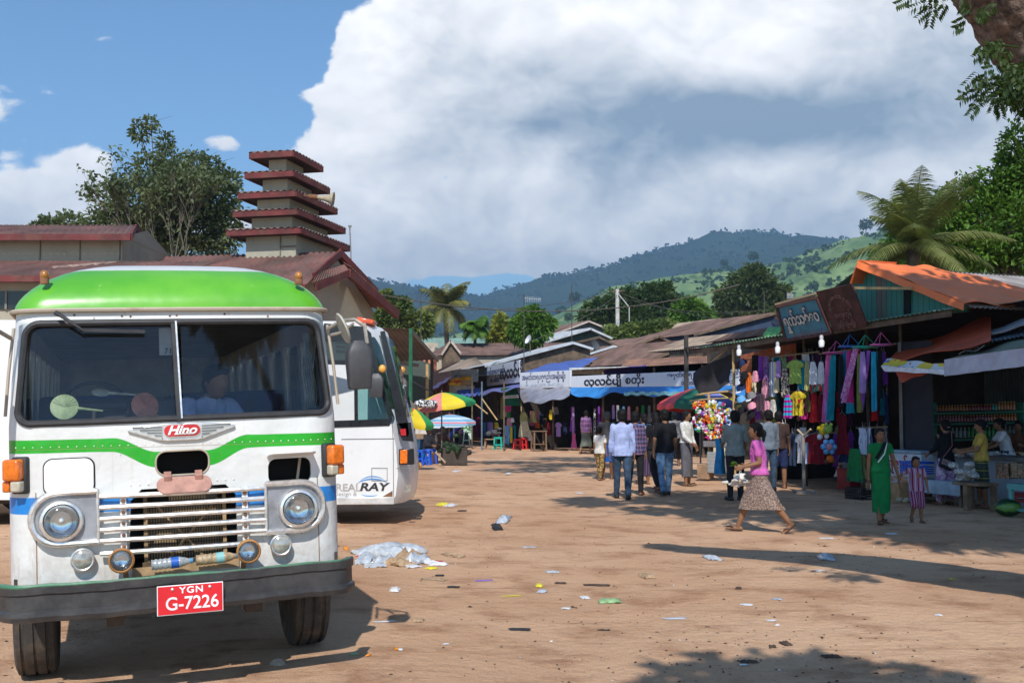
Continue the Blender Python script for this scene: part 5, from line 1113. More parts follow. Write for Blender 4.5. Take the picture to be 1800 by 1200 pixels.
# ================================================================ back roofs
BR = M('rust_roof', (.17, .10, .078), .8, 0, .35, 1.2, dirt=.5, dcol=(.10, .075, .06)); TANR = M('tan_roof', (.34, .26, .19), .8, 0, .3, 1.5, dirt=.5); SIL = M('silver_roof', (.50, .52, .53), .5, .3, .15, 2, dirt=.3); GRR = M('green_roof', (.20, .31, .25), .7, 0, .15, 1, dirt=.3)
WD = M('old_wood', (.13, .09, .06), .9, 0, .45, 3, dirt=.4); WG = M('grey_wall', (.22, .21, .20), .9, 0, .2, 1, dirt=.3); NAVY = M('navy_wall', (.025, .045, .09), .8, 0, .2, 2); CRW = M('cream_plaster', (.46, .40, .32), .9, 0, .15, 1, dirt=.4)
TEALW = M('teal_wall', (.10, .19, .19), .8, 0, .2, 2); BLT = M('blue_tarp', (.07, .12, .36), .55, 0, .15, 2, dirt=.15); BLT2 = M('bright_blue_tarp', (.02, .16, .50), .5, 0, .15, 3); LIME = M('lime_sheet', (.12, .38, .08), .6)
def hut(label, Lp, Pp, Rp, V_, roofm, wallm, over=.5, pitch=.16, rake=None, cat='house'):
    """gable end through three pixel+distance points, ridge running along V_"""
    L, P, R = at(*Lp), at(*Pp), at(*Rp); V_ = Vec(V_); t = thing('market_house', label, cat, ((L.x+R.x)/2+V_.x/2, (L.y+R.y)/2+V_.y/2, 0))
    o = V_.normalized()*over
    q = MB(); q.sheet(L+V_, L-o, P-o, P+V_, pitch, .02, .04, .012); r1 = q.build('roof', roofm, t, world=True)
    q = MB(); q.sheet(R-o, R+V_, P+V_, P-o, pitch, .02, .04, .012); q.build('roof', roofm, t, world=True)
    q = MB(); q.beam(L-o-Vec((0, 0, .06)), P-o-Vec((0, 0, .06)), .05, .12); q.beam(P-o-Vec((0, 0, .06)), R-o-Vec((0, 0, .06)), .05, .12); q.build('barge_board', rake or WD, t, world=True)
    q = MB(); i0 = L.lerp(P, .08)-Vec((0, 0, .1)); i1 = R.lerp(P, .08)-Vec((0, 0, .1)); pk_ = P-Vec((0, 0, .1)); g = lambda p: Vec((p.x, p.y, 0))
    q.add([g(i0), g(i1), i1, pk_, i0, g(i0)+V_, g(i1)+V_, i1+V_, pk_+V_, i0+V_], [(0, 1, 2, 3, 4), (9, 8, 7, 6, 5), (0, 4, 9, 5), (1, 6, 7, 2)]); q.build('wall', wallm, t, world=True, smooth=False); return t
hut('brown roofed cream building with long low ridge in the middle of the far roofs', (765, 625, 64), (800, 604, 67), (850, 618, 70), (11, -1.5, 0), BR, CRW)
hut('green tin roof far left of the brown long roof', (690, 622, 84), (720, 594, 87), (770, 612, 90), (9, 1, 0), GRR, WG)
hut('tiny brown gable poking up before the green tin roof', (776, 622, 62), (792, 597, 62), (810, 620, 62), (-.4, 5, 0), BR, WD, .2, rake=M('pale_board', (.45, .38, .32), .8))
hut('small grey gable peeking above the long brown roof ridge', (875, 606, 80), (905, 595, 80), (935, 607, 80), (-1, 6, 0), TANR, WD)
hut('grey gabled house at the hill foot, highest of the far roofs left of the pole', (945, 596, 74), (1030, 564, 74), (1075, 582, 74), (-3, 8, 0), BR, WG, rake=M('pale_board'))
hut('house with white-edged tin roof under the highest grey gable', (935, 606, 68), (1032, 577, 68), (1070, 594, 68), (-3, 7, 0), SIL, M('dark_green_wall', (.05, .08, .06), .9), rake=SIL)
hut('green tin roofed shed right under the white-edged house', (985, 606, 62), (1050, 592, 60), (1090, 612, 60), (-1, 5, 0), GRR, WG)
hut('dark plank gable with long curved silver roof edge', (850, 642, 56), (1005, 601, 55), (1040, 612, 55), (-1.5, 6, 0), SIL, WD, .3, rake=SIL)
hut('brown roof sloping beside the silver-edged gable', (930, 652, 58), (1075, 607, 58), (1110, 622, 58), (-2, 5, 0), BR, WD, .3, rake=SIL)
hut('large brown roofed gable in front of the shrub tree', (1010, 642, 60), (1152, 590, 60), (1178, 603, 60), (-3, 6, 0), BR, WD, .4)
hut('long sagging brown roof straight above the long white sign', (1000, 662, 55), (1200, 598, 52), (1225, 610, 52), (-2.5, 4, 0), BR, WD, .3)
hut('long rust roofed navy house left of the blue painted board', (1212, 588, 58), (1355, 550, 56), (1385, 566, 55), (-3, 6, 0), BR, NAVY, .4)
hut('brown shack half hidden behind the navy house', (1190, 592, 66), (1260, 560, 66), (1290, 575, 66), (-3, 6, 0), TANR, WD, .4)
hut('tan roofed open shed in front of the navy house', (1228, 611, 47), (1318, 583, 46), (1358, 600, 45), (-2, 4, 0), TANR, WD, .4)
hut('rust and green roofed shed under the blue painted board', (1325, 590, 38), (1372, 573, 37), (1420, 602, 36), (-1, 4, 0), BR, WD, .3)
hut('dark low roofs crowding behind the black post', (1110, 640, 50), (1205, 606, 49), (1262, 640, 49), (-2, 3, 0), BR, WD, .3)
q = MB(); q.sheet(at(1340, 590, 35.6), at(1362, 592, 35.4), at(1380, 574, 36.6), at(1350, 575, 36.8), .12, .015); q.build('lime_sheet', LIME, label='bright green tin sheet lying on the shed roof under the blue board', cat='roof sheet')
q = MB(); q.sheet(at(905, 657, 50.5), at(1003, 656, 49.5), at(1052, 627, 54), at(960, 640, 54.5), .8, .02, .05); q.build('blue_tarp', BLT, label='flat blue tarpaulin stretched over the roof above the left end of the white sign', cat='tarpaulin')
q = MB(); q.sheet(at(1075, 658, 44.8), at(1310, 652, 39), at(1290, 622, 46), at(1100, 632, 50), .14, .012, .1); q.build('low_roof', M('orange_rust', (.28, .14, .085), .85, 0, .4, 1.3, dirt=.5), label='low orange-brown rusty roof directly behind the right half of the white sign', cat='roof')
q = MB(); q.box(at(1065, 651, 46), (3.6, .06, .30), rz=-.6); q.build('small_board', M('board_white', (.62, .62, .60), .6), label='small white board tilted above the long white sign', cat='sign')
q = MB(); q.sheet(at(1062, 660, 45), at(1135, 652, 43.6), at(1135, 641, 43.8), at(1062, 650, 45.2), .7, .03, .1, .02); q.build('purple_tarp', M('purple_tarp', (.07, .05, .30), .5), label='rolled purple-blue tarpaulin just above the long white sign', cat='tarpaulin')
# utility pole, poles, aerials, dishes, wires
up = thing('utility_pole', 'white concrete utility pole rising from the shrub tree', 'utility pole', (at(1086, 700, 72).x, 72, 0))
a, b_ = at(1087, 640, 72), at(1085, 508, 72); q = MB(); q.tube([Vec((a.x, 72, 0)), b_], [.17, .13], 10); q.build('pole', M('concrete', (.50, .47, .43), .8), up, world=True)
q = MB(); q.beam(at(1075, 512, 72), at(1098, 511, 72), .08); q.build('cross_arm', WD, up, world=True)
q = MB(); q.tube([at(1086, 515, 72), at(1106, 540, 70), at(1106, 565, 70)], .035, 5); q.build('stay', M('concrete'), up, world=True)
def aerial(nm, lb, px, y0, y1, Y, comb_=None):
    t = thing(nm, lb, 'aerial', (at(px, 700, Y).x, Y, 0)); a, b_ = at(px, y0, Y), at(px, y1, Y); q = MB(); q.tube([Vec((a.x, Y, 2.0)), b_], .022, 6); q.build('mast', M('mast_dark', (.07, .06, .055)), t, world=True)
    if comb_:
        q = MB(); q.tube([at(px, y1+6, Y), at(px+comb_, y1+8, Y)], .014, 4)
        for k in range(9): x_ = px+comb_*(k+1)/9.5; q.tube([at(x_, y1+2+k*.3, Y), at(x_, y1+13, Y)], .011, 4)
        q.build('yagi_rods', M('aluminium', (.5, .5, .5), .4, .6), t, world=True)
aerial('television_aerial', 'thin mast with comb-like aluminium aerial above the silver roof edge', 921, 660, 518, 50, 30)
aerial('television_aerial', 'thin leaning mast over the green tin roof beside the hall tree', 740, 650, 512, 52)
aerial('television_aerial', 'thin pale mast above the white-edged tin roofed house', 1005, 600, 500, 60)
aerial('television_aerial', 'pale thin mast over the navy house', 1343, 552, 512, 58, 0)
aerial('television_aerial', 'thin mast with a small cross bar near the blue painted board', 1383, 545, 512, 60, 12)
for (px, py, Y, s_, lb, rz_) in ((932, 598, 58, .27, 'white satellite dish on the roofs below the round bright tree', -1.15), (1043, 609, 58, .36, 'dark satellite dish seen edge-on above the brown roof', .9)):
    c = at(px, py, Y); t = thing('satellite_dish', lb, 'satellite dish', c); q = MB(); q.lathe([(0, 0), (s_*.5, .03), (s_*.85, .10), (s_, .16), (s_*.85, .13), (s_*.5, .06), (0, .03)], 20); Q = Matrix.Translation(c) @ Matrix.Rotation(rz_, 4, 'Z') @ Matrix.Rotation(1.15, 4, 'X'); q.v = [Q @ p for p in q.v]
    q.build('dish', M('dish_grey' if rz_ > 0 else 'dish_white', (.08, .08, .085) if rz_ > 0 else (.6, .6, .6), .5), t, world=True); q = MB(); q.tube([c, c-Vec((0, 0, .9))], .03, 6); q.build('mount', WD, t, world=True)
WR_ = M('wire', (.10, .08, .06), .7)
for i, (a, b_, sg, lb) in enumerate([((640, 512, 50), (1300, 500, 60), 1.2, 'thick overhead cable sagging across the far hills'), ((640, 530, 60), (1085, 512, 72), .8, 'thinner overhead cable running to the white concrete pole'), ((1085, 512, 72), (1500, 560, 50), .9, 'overhead cable from the concrete pole towards the blue painted board'), ((1085, 520, 72), (1340, 545, 58), .5, 'thin wire from the concrete pole to the navy house mast'), ((1085, 518, 72), (930, 600, 56), .3, 'thin wire slanting down left from the concrete pole')]):
    a, b_ = at(*a), at(*b_); q = MB(); q.tube([a.lerp(b_, t/16)-Vec((0, 0, sg*4*(t/16)*(1-t/16))) for t in range(17)], .028 if i == 0 else .016, 5); q.build('cable', WR_, label=lb, cat='cable')
q = MB(); a = at(1206, 700, 33); q.beam((a.x, 33, 0), at(1206, 590, 33), .12); q.beam(at(1203, 612, 33), at(1290, 600, 30), .05); q.build('roof_post', M('black_post', (.05, .045, .04), .9), label='blackened wooden post standing between the low roofs left of the black cloth', cat='post')
# ================================================================ garments
def TT(n_, c=None, r=.9): return M('cloth_'+n_, c, r, 0, .16, 8, spec=.2)
CT = {k: TT(k, c) for k, c in dict(black=(.012, .012, .015), navy=(.02, .03, .09), blue=(.03, .11, .42), sky=(.15, .40, .72), teal=(.01, .22, .30), green=(.01, .20, .05), lime=(.30, .46, .10), yellow=(.68, .50, .03), orange=(.72, .15, .02), red=(.45, .015, .02), maroon=(.18, .008, .018), pink=(.62, .12, .34), rose=(.70, .30, .38), magenta=(.50, .03, .20), purple=(.22, .05, .38), lilac=(.42, .26, .60), white=(.72, .73, .76), cream=(.62, .54, .34), brown=(.13, .06, .035), grey=(.20, .20, .21), olive=(.22, .24, .06), khaki=(.42, .40, .16)).items()}
def stripes(name, a, b_, n_=9, axis=2, c3=None):
    if name in MC: return MC[name]
    m, nt, b, oc = newmat(name); p = xyz(nt, oc); f = (p[axis]*n_).frac().sm(.45, .55); c = mixc(nt, f, a, b_)
    if c3: c = mixc(nt, (p[axis]*n_*.5+.3).frac().gt(.82), c, c3)
    setin(nt, b, 'Base Color', c); setin(nt, b, 'Roughness', .9); b.inputs['Specular IOR Level'].default_value = .2; MC[name] = m; return m
def plaid(name, a, b_, c3, n_=12):
    if name in MC: return MC[name]
    m, nt, b, oc = newmat(name); x, y, z = xyz(nt, oc); f = ((x+y)*n_).frac().gt(.6)*.6+(z*n_).frac().gt(.6)*.6
    c = mixc(nt, f.mn(1.0), a, b_); c = mixc(nt, (z*n_*.5).frac().gt(.9), c, c3); setin(nt, b, 'Base Color', c); setin(nt, b, 'Roughness', .9); MC[name] = m; return m
def pattern(name, a, b_, sc, th=.5, c3=None):
    if name in MC: return MC[name]
    m, nt, b, oc = newmat(name); c = mixc(nt, nz(nt, oc, sc, 3, .6).sm(th-.04, th+.04), a, b_)
    if c3: c = mixc(nt, vor(nt, oc, sc*.8).lt(.28), c, c3)
    setin(nt, b, 'Base Color', c); setin(nt, b, 'Roughness', .9); MC[name] = m; return m
CT['knit'] = stripes('knit_stripes', (.02, .42, .62), (.45, .02, .30), 9); CT['check'] = pattern('check_blackwhite', (.02, .02, .02), (.75, .75, .75), 18); CT['flower'] = pattern('flower_print', (.05, .03, .02), (.55, .48, .40), 16); CT['pinkprint'] = pattern('pink_print', (.50, .12, .40), (.65, .35, .60), 22); CT['greenprint'] = pattern('green_print', (.01, .20, .05), (.03, .04, .09), 12, .62)
SHP = dict(tee=[(0, .12), (.03, .24), (.10, .42), (.22, .54), (.30, .50), (.301, .34), (.6, .34), (1, .36)], dress=[(0, .12), (.03, .24), (.12, .30), (.38, .24), (.6, .34), (1, .5)], skirt=[(0, .26), (.1, .30), (.5, .42), (1, .5)], scarf=[(0, .34), (.1, .42), (.5, .5), (1, .46)], vest=[(0, .12), (.03, .20), (.2, .26), (.35, .34), (1, .36)], strip=[(0, .5), (1, .5)], bag=[(0, .2), (.06, .34), (.5, .5), (.95, .48), (1, .4)])
HGM = M('hanger_plastic', (.30, .30, .32), .4); gcount = [0]
def garment(kind, label, cat, P, w, h, mt, dirx, group=None, drift=0, hang=True, name=None, deep=.05, fold=3, nu=14, nv=14):
    gcount[0] += 1; k = gcount[0]; T = facing(P, dirx, 0); mt = CT[mt] if isinstance(mt, str) else mt; sh = SHP.get(kind, SHP['strip'])
    def hw(t):
        for (a, wa), (b_, wb) in zip(sh, sh[1:]):
            if a <= t <= b_: return (wa+(wb-wa)*(t-a)/max(1e-6, b_-a))*w
        return sh[-1][1]*w
    q = MB(); ts = sorted(set([s_[0] for s_ in sh]+[i/nv for i in range(nv+1)])); N_ = len(ts)-1
    def fn(u, v):
        t = ts[min(N_, int(round(v*N_)))]; x = (2*u-1)*hw(t)+drift*t; y = -deep*.5*math.sin(PI*u)+deep*(.25+.75*t)*math.sin(2*PI*fold*u+k*1.7)*.5+.012*NZ.noise((u*5, t*6, k))
        return (x, y, -h*t+.01*math.sin(u*9+k)*t)
    if kind == 'pants':
        for s_ in (-1, 1): q.grid(lambda u, v: (s_*w*.25+(2*u-1)*w*(.25-.05*v), -deep*math.sin(PI*u)*.6+.01*math.sin(v*9+k), -h*v), 6, nv, .008)
    else: q.grid(fn, nu, N_, .008)
    name = name or dict(tee='t_shirt', dress='dress', skirt='skirt', scarf='scarf', vest='shirt', strip='cloth_length', pants='trousers', bag='bag').get(kind, 'garment')
    if hang and kind in ('tee', 'dress', 'vest', 'pants'):
        t_ = thing(name, label, cat, mat=T, group=group); o = q.build('fabric', mt, t_, ang=80)
        hq = MB(); hq.tube([(-w*.22, 0, -.02), (0, -.0, .05), (w*.22, 0, -.02)], .006, 5); hq.tube([(0, 0, .05), (0, 0, .10), (.02, 0, .12)], .004, 4); hq.build('hanger', HGM, t_); return t_
    o = q.build(name, mt, None, ang=80); 
    o.location = (0, 0, 0)
    # single mesh: keep its own frame
    off = WMX[o.name].translation.copy(); o.matrix_world = T @ Matrix.Translation(off); WMX[o.name] = o.matrix_world
    return tag(o, label, cat, group)
# ================================================================ right clothes stall
RA, RB = (5.3, 26.0), (9.3, 16.0); RD = Vec((RB[0]-RA[0], RB[1]-RA[1], 0)).normalized(); RN = Vec((RD.y, -RD.x, 0)); RN = RN if RN.dot(Vec((-1, -1, 0))) > 0 else -RN
def F(px, py, off=0): return on_line(px, py, RA, RB, off)
def hangF(kind, label, x0, x1, y0, y1, mt, off=0.0, cat=None, **k):
    a, b_, c = F(x0, y0, off), F(x1, y0, off), F((x0+x1)/2, y1, off); w = (b_-a).length; P = F((x0+x1)/2, y0, off)
    return garment(kind, label, cat or dict(tee='t-shirt', dress='dress', skirt='skirt', scarf='scarf', vest='shirt', strip='cloth', pants='trousers', bag='bag')[kind], P, w, P.z-c.z, mt, RD, **k)
st = thing('clothes_stall', 'large open clothes stall with green roof edge and plank gable under the orange tarpaulin', 'market stall', (7.6, 22.8, 0))
PK = M('weathered_planks', (.20, .16, .12), .9, 0, .3, 2); m, nt, b, oc = newmat('green_planks'); x, y, z = xyz(nt, oc); s_ = (x*.371-y*.928)
pid = (s_*7.0).m('FLOOR'); hsh = nz(nt, comb(nt, pid*3.7, 0, 0), 1.0, 0); c = mixc(nt, (hsh+s_*.10-.05).sm(.44, .50), (.20, .155, .12), (.05, .28, .22)); c = mixc(nt, nz(nt, comb(nt, x*8, y*8, z), 3, 6).sm(.5, .65)*.6, c, (.16, .13, .10)); c = mixc(nt, (s_*7.0).frac().lt(.07), c, (.015, .012, .01)); setin(nt, b, 'Base Color', c); GPL = m
e0, e1 = F(1262, 612), F(1705, 545)
q = MB(); eb = [e0+RN*.9, e1+RN*.9]; q.sheet(e0+RN*.55, e1+RN*.55, e1-RN*1.6+Vec((0, 0, .25)), e0-RN*2.6+Vec((0, 0, .3)), .12, .018); q.build('eave_roof', M('green_sheet', (.13, .24, .16), .6, 0, .3, 3, dirt=.4), st, world=True)
q = MB(); q.beam(e0+RN*.45-Vec((0, 0, .08)), e1+RN*.45-Vec((0, 0, .08)), .06, .10); q.build('eave_beam', WD, st, world=True)
pk_ = F(1530, 468, -.1); rk = F(1722, 537, -.1); lk = F(1440, 535, -.1)
q = MB(); gb = [F(1500, 566, -.12), F(1700, 548, -.12), F(1700, 528, -.12), F(1534, 474, -.12), F(1500, 500, -.12)]; q.add(gb+[p-RN*.05 for p in gb], [(0, 1, 2, 3, 4), (9, 8, 7, 6, 5), (0, 5, 6, 1)]); q.build('plank_gable', GPL, st, world=True, smooth=False)
q = MB(); gb = [F(1588, 566, -.09), F(1600, 564, -.09), F(1600, 508, -.09), F(1588, 504, -.09)]; q.add(gb+[p-RN*.01 for p in gb], [(0, 1, 2, 3), (7, 6, 5, 4)]); q.build('gap', DARK, st, world=True)
RV = Vec((.928, .371, 0))*5.5
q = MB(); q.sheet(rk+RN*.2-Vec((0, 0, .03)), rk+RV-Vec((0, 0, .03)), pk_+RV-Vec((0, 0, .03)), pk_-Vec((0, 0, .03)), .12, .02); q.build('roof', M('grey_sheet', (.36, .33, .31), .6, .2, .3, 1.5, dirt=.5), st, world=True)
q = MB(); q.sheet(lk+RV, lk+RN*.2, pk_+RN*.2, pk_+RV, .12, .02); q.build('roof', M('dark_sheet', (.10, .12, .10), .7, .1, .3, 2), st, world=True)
q = MB(); q.beam(F(1495, 506, .3), F(1604, 507, .3), .05); q.build('cross_pole', M('bamboo', (.50, .34, .15), .6), st, world=True)
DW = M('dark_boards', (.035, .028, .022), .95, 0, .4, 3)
b0, b1 = Vec((RA[0], RA[1], 0))-RN*3.6, Vec((RB[0], RB[1], 0))-RN*3.6
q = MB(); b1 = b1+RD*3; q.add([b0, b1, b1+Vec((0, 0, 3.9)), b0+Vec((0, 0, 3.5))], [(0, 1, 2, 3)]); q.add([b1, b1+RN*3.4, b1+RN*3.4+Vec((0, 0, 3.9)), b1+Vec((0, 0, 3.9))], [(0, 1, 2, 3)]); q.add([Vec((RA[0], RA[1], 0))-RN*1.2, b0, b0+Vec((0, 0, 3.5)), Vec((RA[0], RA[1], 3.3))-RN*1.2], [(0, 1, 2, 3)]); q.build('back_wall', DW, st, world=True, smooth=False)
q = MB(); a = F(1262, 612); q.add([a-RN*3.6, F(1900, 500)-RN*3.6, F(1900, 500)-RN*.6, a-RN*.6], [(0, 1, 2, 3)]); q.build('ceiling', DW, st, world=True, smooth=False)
q = MB(); a = F(1302, 640, -1.2); b_ = F(1400, 640, -1.2); q.add([a, b_, Vec((b_.x, b_.y, 3.3)), Vec((a.x, a.y, 3.1)), Vec((a.x, a.y, 2.5)), Vec((b_.x, b_.y, 2.5))], [(4, 5, 2, 3)]); q.build('orange_band', M('orange_wall', (.40, .12, .05), .85), st, world=True, smooth=False)
for px, pyt, nm in ((1289, 605, 'bamboo_post'), (1413, 590, 'timber_post'), (1523, 570, 'timber_post'), (1582, 560, 'timber_post')):
    p = F(px, pyt, .35 if px < 1300 else -.4); 
    q = MB(); q.tube([(p.x, p.y, 0), p], .035, 7); q.build(nm, M('bamboo') if px < 1300 else WD, st, world=True)
for off, y0, y1, x0, x1 in ((.1, 634, 618, 1300, 1440), (.15, 622, 604, 1440, 1575), (-.1, 690, 684, 1370, 1450), (.15, 766, 760, 1370, 1470), (.0, 752, 750, 1505, 1560)):
    q = MB(); q.tube([F(x0, y0, off), F(x1, y1, off)], .016, 6); q.build('clothes_rail', M('rail_bamboo', (.30, .21, .11), .7), st, world=True)
GU = 'clothes hung on the upper rail of the big clothes stall'; GM = 'clothes on the middle rail of the big clothes stall'; GLo = 'clothes on the low rail of the big clothes stall'
U = [('strip', 'black cloth hanging at the left end of the upper rail', 1322, 1333, 624, 662, 'black'), ('strip', 'purple beaded strings hanging beside the black cloth', 1334, 1341, 626, 668, 'purple'), ('strip', 'second dark purple strand right of the beaded strings', 1343, 1352, 626, 672, pattern('bead_dark', (.06, .015, .12), (.30, .16, .4), 40)),
     ('scarf', 'long white and pale blue scarf on the upper rail', 1351, 1363, 636, 697, stripes('whiteblue', (.72, .74, .78), (.22, .32, .52), 14, 0)), ('scarf', 'pale yellow scarf next to the white scarf', 1361, 1368, 636, 690, 'cream'), ('scarf', 'short lilac scarf left of the brown printed blouse', 1365, 1373, 634, 664, 'lilac'),
     ('bag', 'olive patterned shoulder bag above the brown printed blouse', 1368, 1384, 628, 652, pattern('olive_print', (.10, .16, .07), (.2, .26, .13), 30)), ('vest', 'brown and white printed blouse on the upper rail', 1370, 1389, 648, 698, 'flower'), ('tee', 'lime green shirt on the upper rail', 1383, 1412, 633, 674, 'lime'),
     ('tee', 'teal t-shirt half hidden right of the lime shirt', 1400, 1420, 634, 684, 'teal'), ('vest', 'yellow-green t-shirt with red sleeve between teal and white shirts', 1412, 1425, 636, 686, 'khaki'), ('vest', 'white t-shirt with red shoulders, left one of two', 1420, 1438, 636, 676, 'white'), ('vest', 'white t-shirt with dark lettering beside the pink-teal scarves', 1435, 1452, 636, 678, 'white'),
     ('strip', 'red and green hem cloth below the white t-shirts', 1418, 1450, 675, 688, stripes('redgreen', (.42, .02, .03), (.02, .16, .12), 7, 0)),
     ('vest', 'dark shirt in shadow between scarves and white shirts', 1446, 1462, 630, 700, 'navy')]
for i, (k, lb, x0, x1, y0, y1, mt) in enumerate(U): hangF(k, lb, x0, x1, y0, y1, mt, off=.12+.03*(i % 3), group=GU)
for lb, x0, x1, y0, y1, mt, k in (('striped turquoise and magenta knitted top with fringe', 1374, 1396, 694, 734, 'knit', 'vest'), ('yellow t-shirt printed I love with a red heart', 1390, 1416, 688, 730, 'yellow', 'tee'), ('dark magenta t-shirt peeking out behind the yellow one', 1402, 1424, 690, 736, 'magenta', 'tee'), ('olive t-shirt right behind the magenta one', 1410, 1426, 688, 724, 'olive', 'vest'),
                  ('bright red sleeveless dress on the middle rail', 1422, 1439, 690, 742, 'red', 'dress'), ('dull red top beside the bright red dress', 1436, 1450, 692, 738, 'maroon', 'vest')):
    hangF(k, lb, x0, x1, y0, y1, mt, off=.2 if mt in ('yellow', 'knit') else .05, group=GM)
def heart(s_): return [(s_*.9*math.sin(t)**3*.55, s_*.035*(13*math.cos(t)-5*math.cos(2*t)-2*math.cos(3*t)-math.cos(4*t))) for t in [2*PI*i/24 for i in range(24)]]
def printF(body, px, py, size, mt, off, hrt=None):
    P = F(px, py, off); T = facing(P, RD); o = text('shirt_print', body, size, mt, None, M4=T, ex=.001, bold=.003)
    tgt = min([o2 for o2 in COL.objects if o2.get('category') == 't-shirt'], key=lambda o2: (o2.matrix_world.translation-P).length)
    T0 = tgt.matrix_world.copy(); o.data.transform(T0.inverted()); o.parent = tgt; WMX[o.name] = T0
    if hrt:
        q = MB(facing(F(hrt[0], hrt[1], off), RD)); q.prism(heart(hrt[2]), -.003, 0); q.build('heart_print', M('heart_red', (.6, .01, .02)), tgt, world=True)
printF('I', 1398, 704, .16, CT['black'], .265, (1405, 705, .11)); printF('LOVE', 1402, 715, .07, CT['black'], .265)
L_ = [('pants', 'dark blue jeans at the left of the low rail', 1372, 1384, 762, 822, M('denim_dark', (.015, .03, .08), .9)), ('pants', 'dark jeans next to the white I love t-shirt', 1386, 1399, 762, 818, M('denim_mid', (.03, .055, .12), .9)), ('tee', 'white t-shirt with small heart print on the low rail', 1397, 1428, 762, 814, 'white'), ('tee', 'large dark red t-shirt on the low rail', 1415, 1456, 762, 815, 'maroon'),
      ('vest', 'blue-grey shirt behind the white t-shirt', 1408, 1424, 766, 812, 'sky')]
for k, lb, x0, x1, y0, y1, mt in L_: hangF(k, lb, x0, x1, y0, y1, mt, off=.28 if mt == 'maroon' else .22, group=GLo)
q = MB(facing(F(1411, 784, .30), RD)); q.prism(heart(.07), -.003, 0); 
printF('I', 1405, 783, .10, CT['black'], .275, (1411, 783, .07))
for k, lb, x0, x1, y0, y1, mt, off in (('dress', 'long dark red dress hanging below the pink scarf', 1466, 1494, 728, 798, 'maroon', .1), ('skirt', 'navy lace cloth below the long dark red dress', 1474, 1494, 796, 812, 'navy', .05), ('skirt', 'bright green skirt with dark print left of the girl in green', 1488, 1518, 788, 846, 'greenprint', .25), ('dress', 'yellow-green dress behind the green skirt', 1506, 1524, 800, 842, 'khaki', .05),
                  ('pants', 'white trousers with dark floral lines left of the girl in green', 1510, 1522, 752, 798, pattern('white_floral', (.55, .60, .75), (.05, .06, .12), 30, .62), .2), ('vest', 'white blouse with dark vertical print behind the girl in green', 1521, 1536, 752, 800, stripes('white_vert', (.6, .63, .72), (.08, .1, .2), 12, 0), .2), ('vest', 'grey blouse in shadow right of the white blouse', 1548, 1560, 752, 796, 'grey', -.2)):
    hangF(k, lb, x0, x1, y0, y1, mt, off=off, group='garments hung around the girl in green')
SF = [('pink and lilac long scarf at the left of the ring hangers', 1452, 1462, 624, 742, 'pink', -13), ('deep teal long scarf beside the left pink one', 1460, 1471, 624, 738, 'teal', -12), ('black scarf behind the left pair of scarves', 1474, 1484, 626, 716, 'black', 0), ('blue-teal scarf under the blue ring hanger', 1482, 1491, 616, 690, M('cloth_tealb', (.01, .18, .34), .9), -2), ('rose scarf between the blue ring and the green ring', 1489, 1497, 616, 716, 'magenta', 0),
      ('wide pink scarf blown sideways from the green ring', 1500, 1511, 612, 708, 'pinkprint', -36), ('crimson scarf just right of the wide pink one', 1494, 1502, 640, 720, 'magenta', -4), ('dull gold scarf under the green ring hanger', 1508, 1514, 622, 724, 'olive', -2), ('pale lilac scarf under the green ring hanger', 1513, 1521, 618, 690, 'lilac', -2), ('purple fringed scarf blown left under the green ring', 1524, 1532, 616, 722, M('cloth_violet', (.36, .10, .52), .9), -22),
      ('bright teal-blue scarf hanging straight at the right end', 1531, 1541, 618, 722, M('cloth_aqua', (.01, .30, .46), .9), 0), ('blue fringe of a short scarf below the crimson scarf', 1488, 1500, 708, 726, 'teal', 0), ('small lilac scarf end at the foot of the teal scarf', 1450, 1457, 690, 742, 'lilac', 2), ('black scarf right of the bright teal-blue scarf', 1543, 1552, 618, 700, 'black', 0)]
for i, (lb, x0, x1, y0, y1, mt, dr) in enumerate(SF):
    hangF('scarf', lb, x0, x1, y0, y1, mt, off=.30+.05*(i % 3), group='scarves hung from the ring hangers', drift=dr*22/FPX, fold=2, deep=.07)
for lb, px, py, r, col in (('pink ring hanger, the left one', 1470, 620, .25, (.55, .12, .34)), ('blue ring hanger', 1494, 609, .22, (.05, .16, .5)), ('green ring hanger', 1521, 610, .24, (.02, .45, .28)), ('pink ring hanger at the right end', 1549, 606, .20, (.55, .12, .34))):
    P = F(px, py, .33); t = thing('ring_hanger', lb+' holding scarves', 'hanger', P, group='plastic ring hangers with scarves'); q = MB(); q.tube([P+Vec((r*math.cos(a*PI/12), r*math.sin(a*PI/12), 0)) for a in range(25)], .016, 6, False); mt = M('ring_'+lb[:4]+str(px), col, .4); o = q.build('ring', mt, t, world=True)
    for k in range(3): q = MB(); a = k*2.1; q.tube([P+Vec((r*math.cos(a), r*math.sin(a), 0)), P+Vec((0, 0, .24))], .008, 5); q.build('strut', mt, t, world=True)
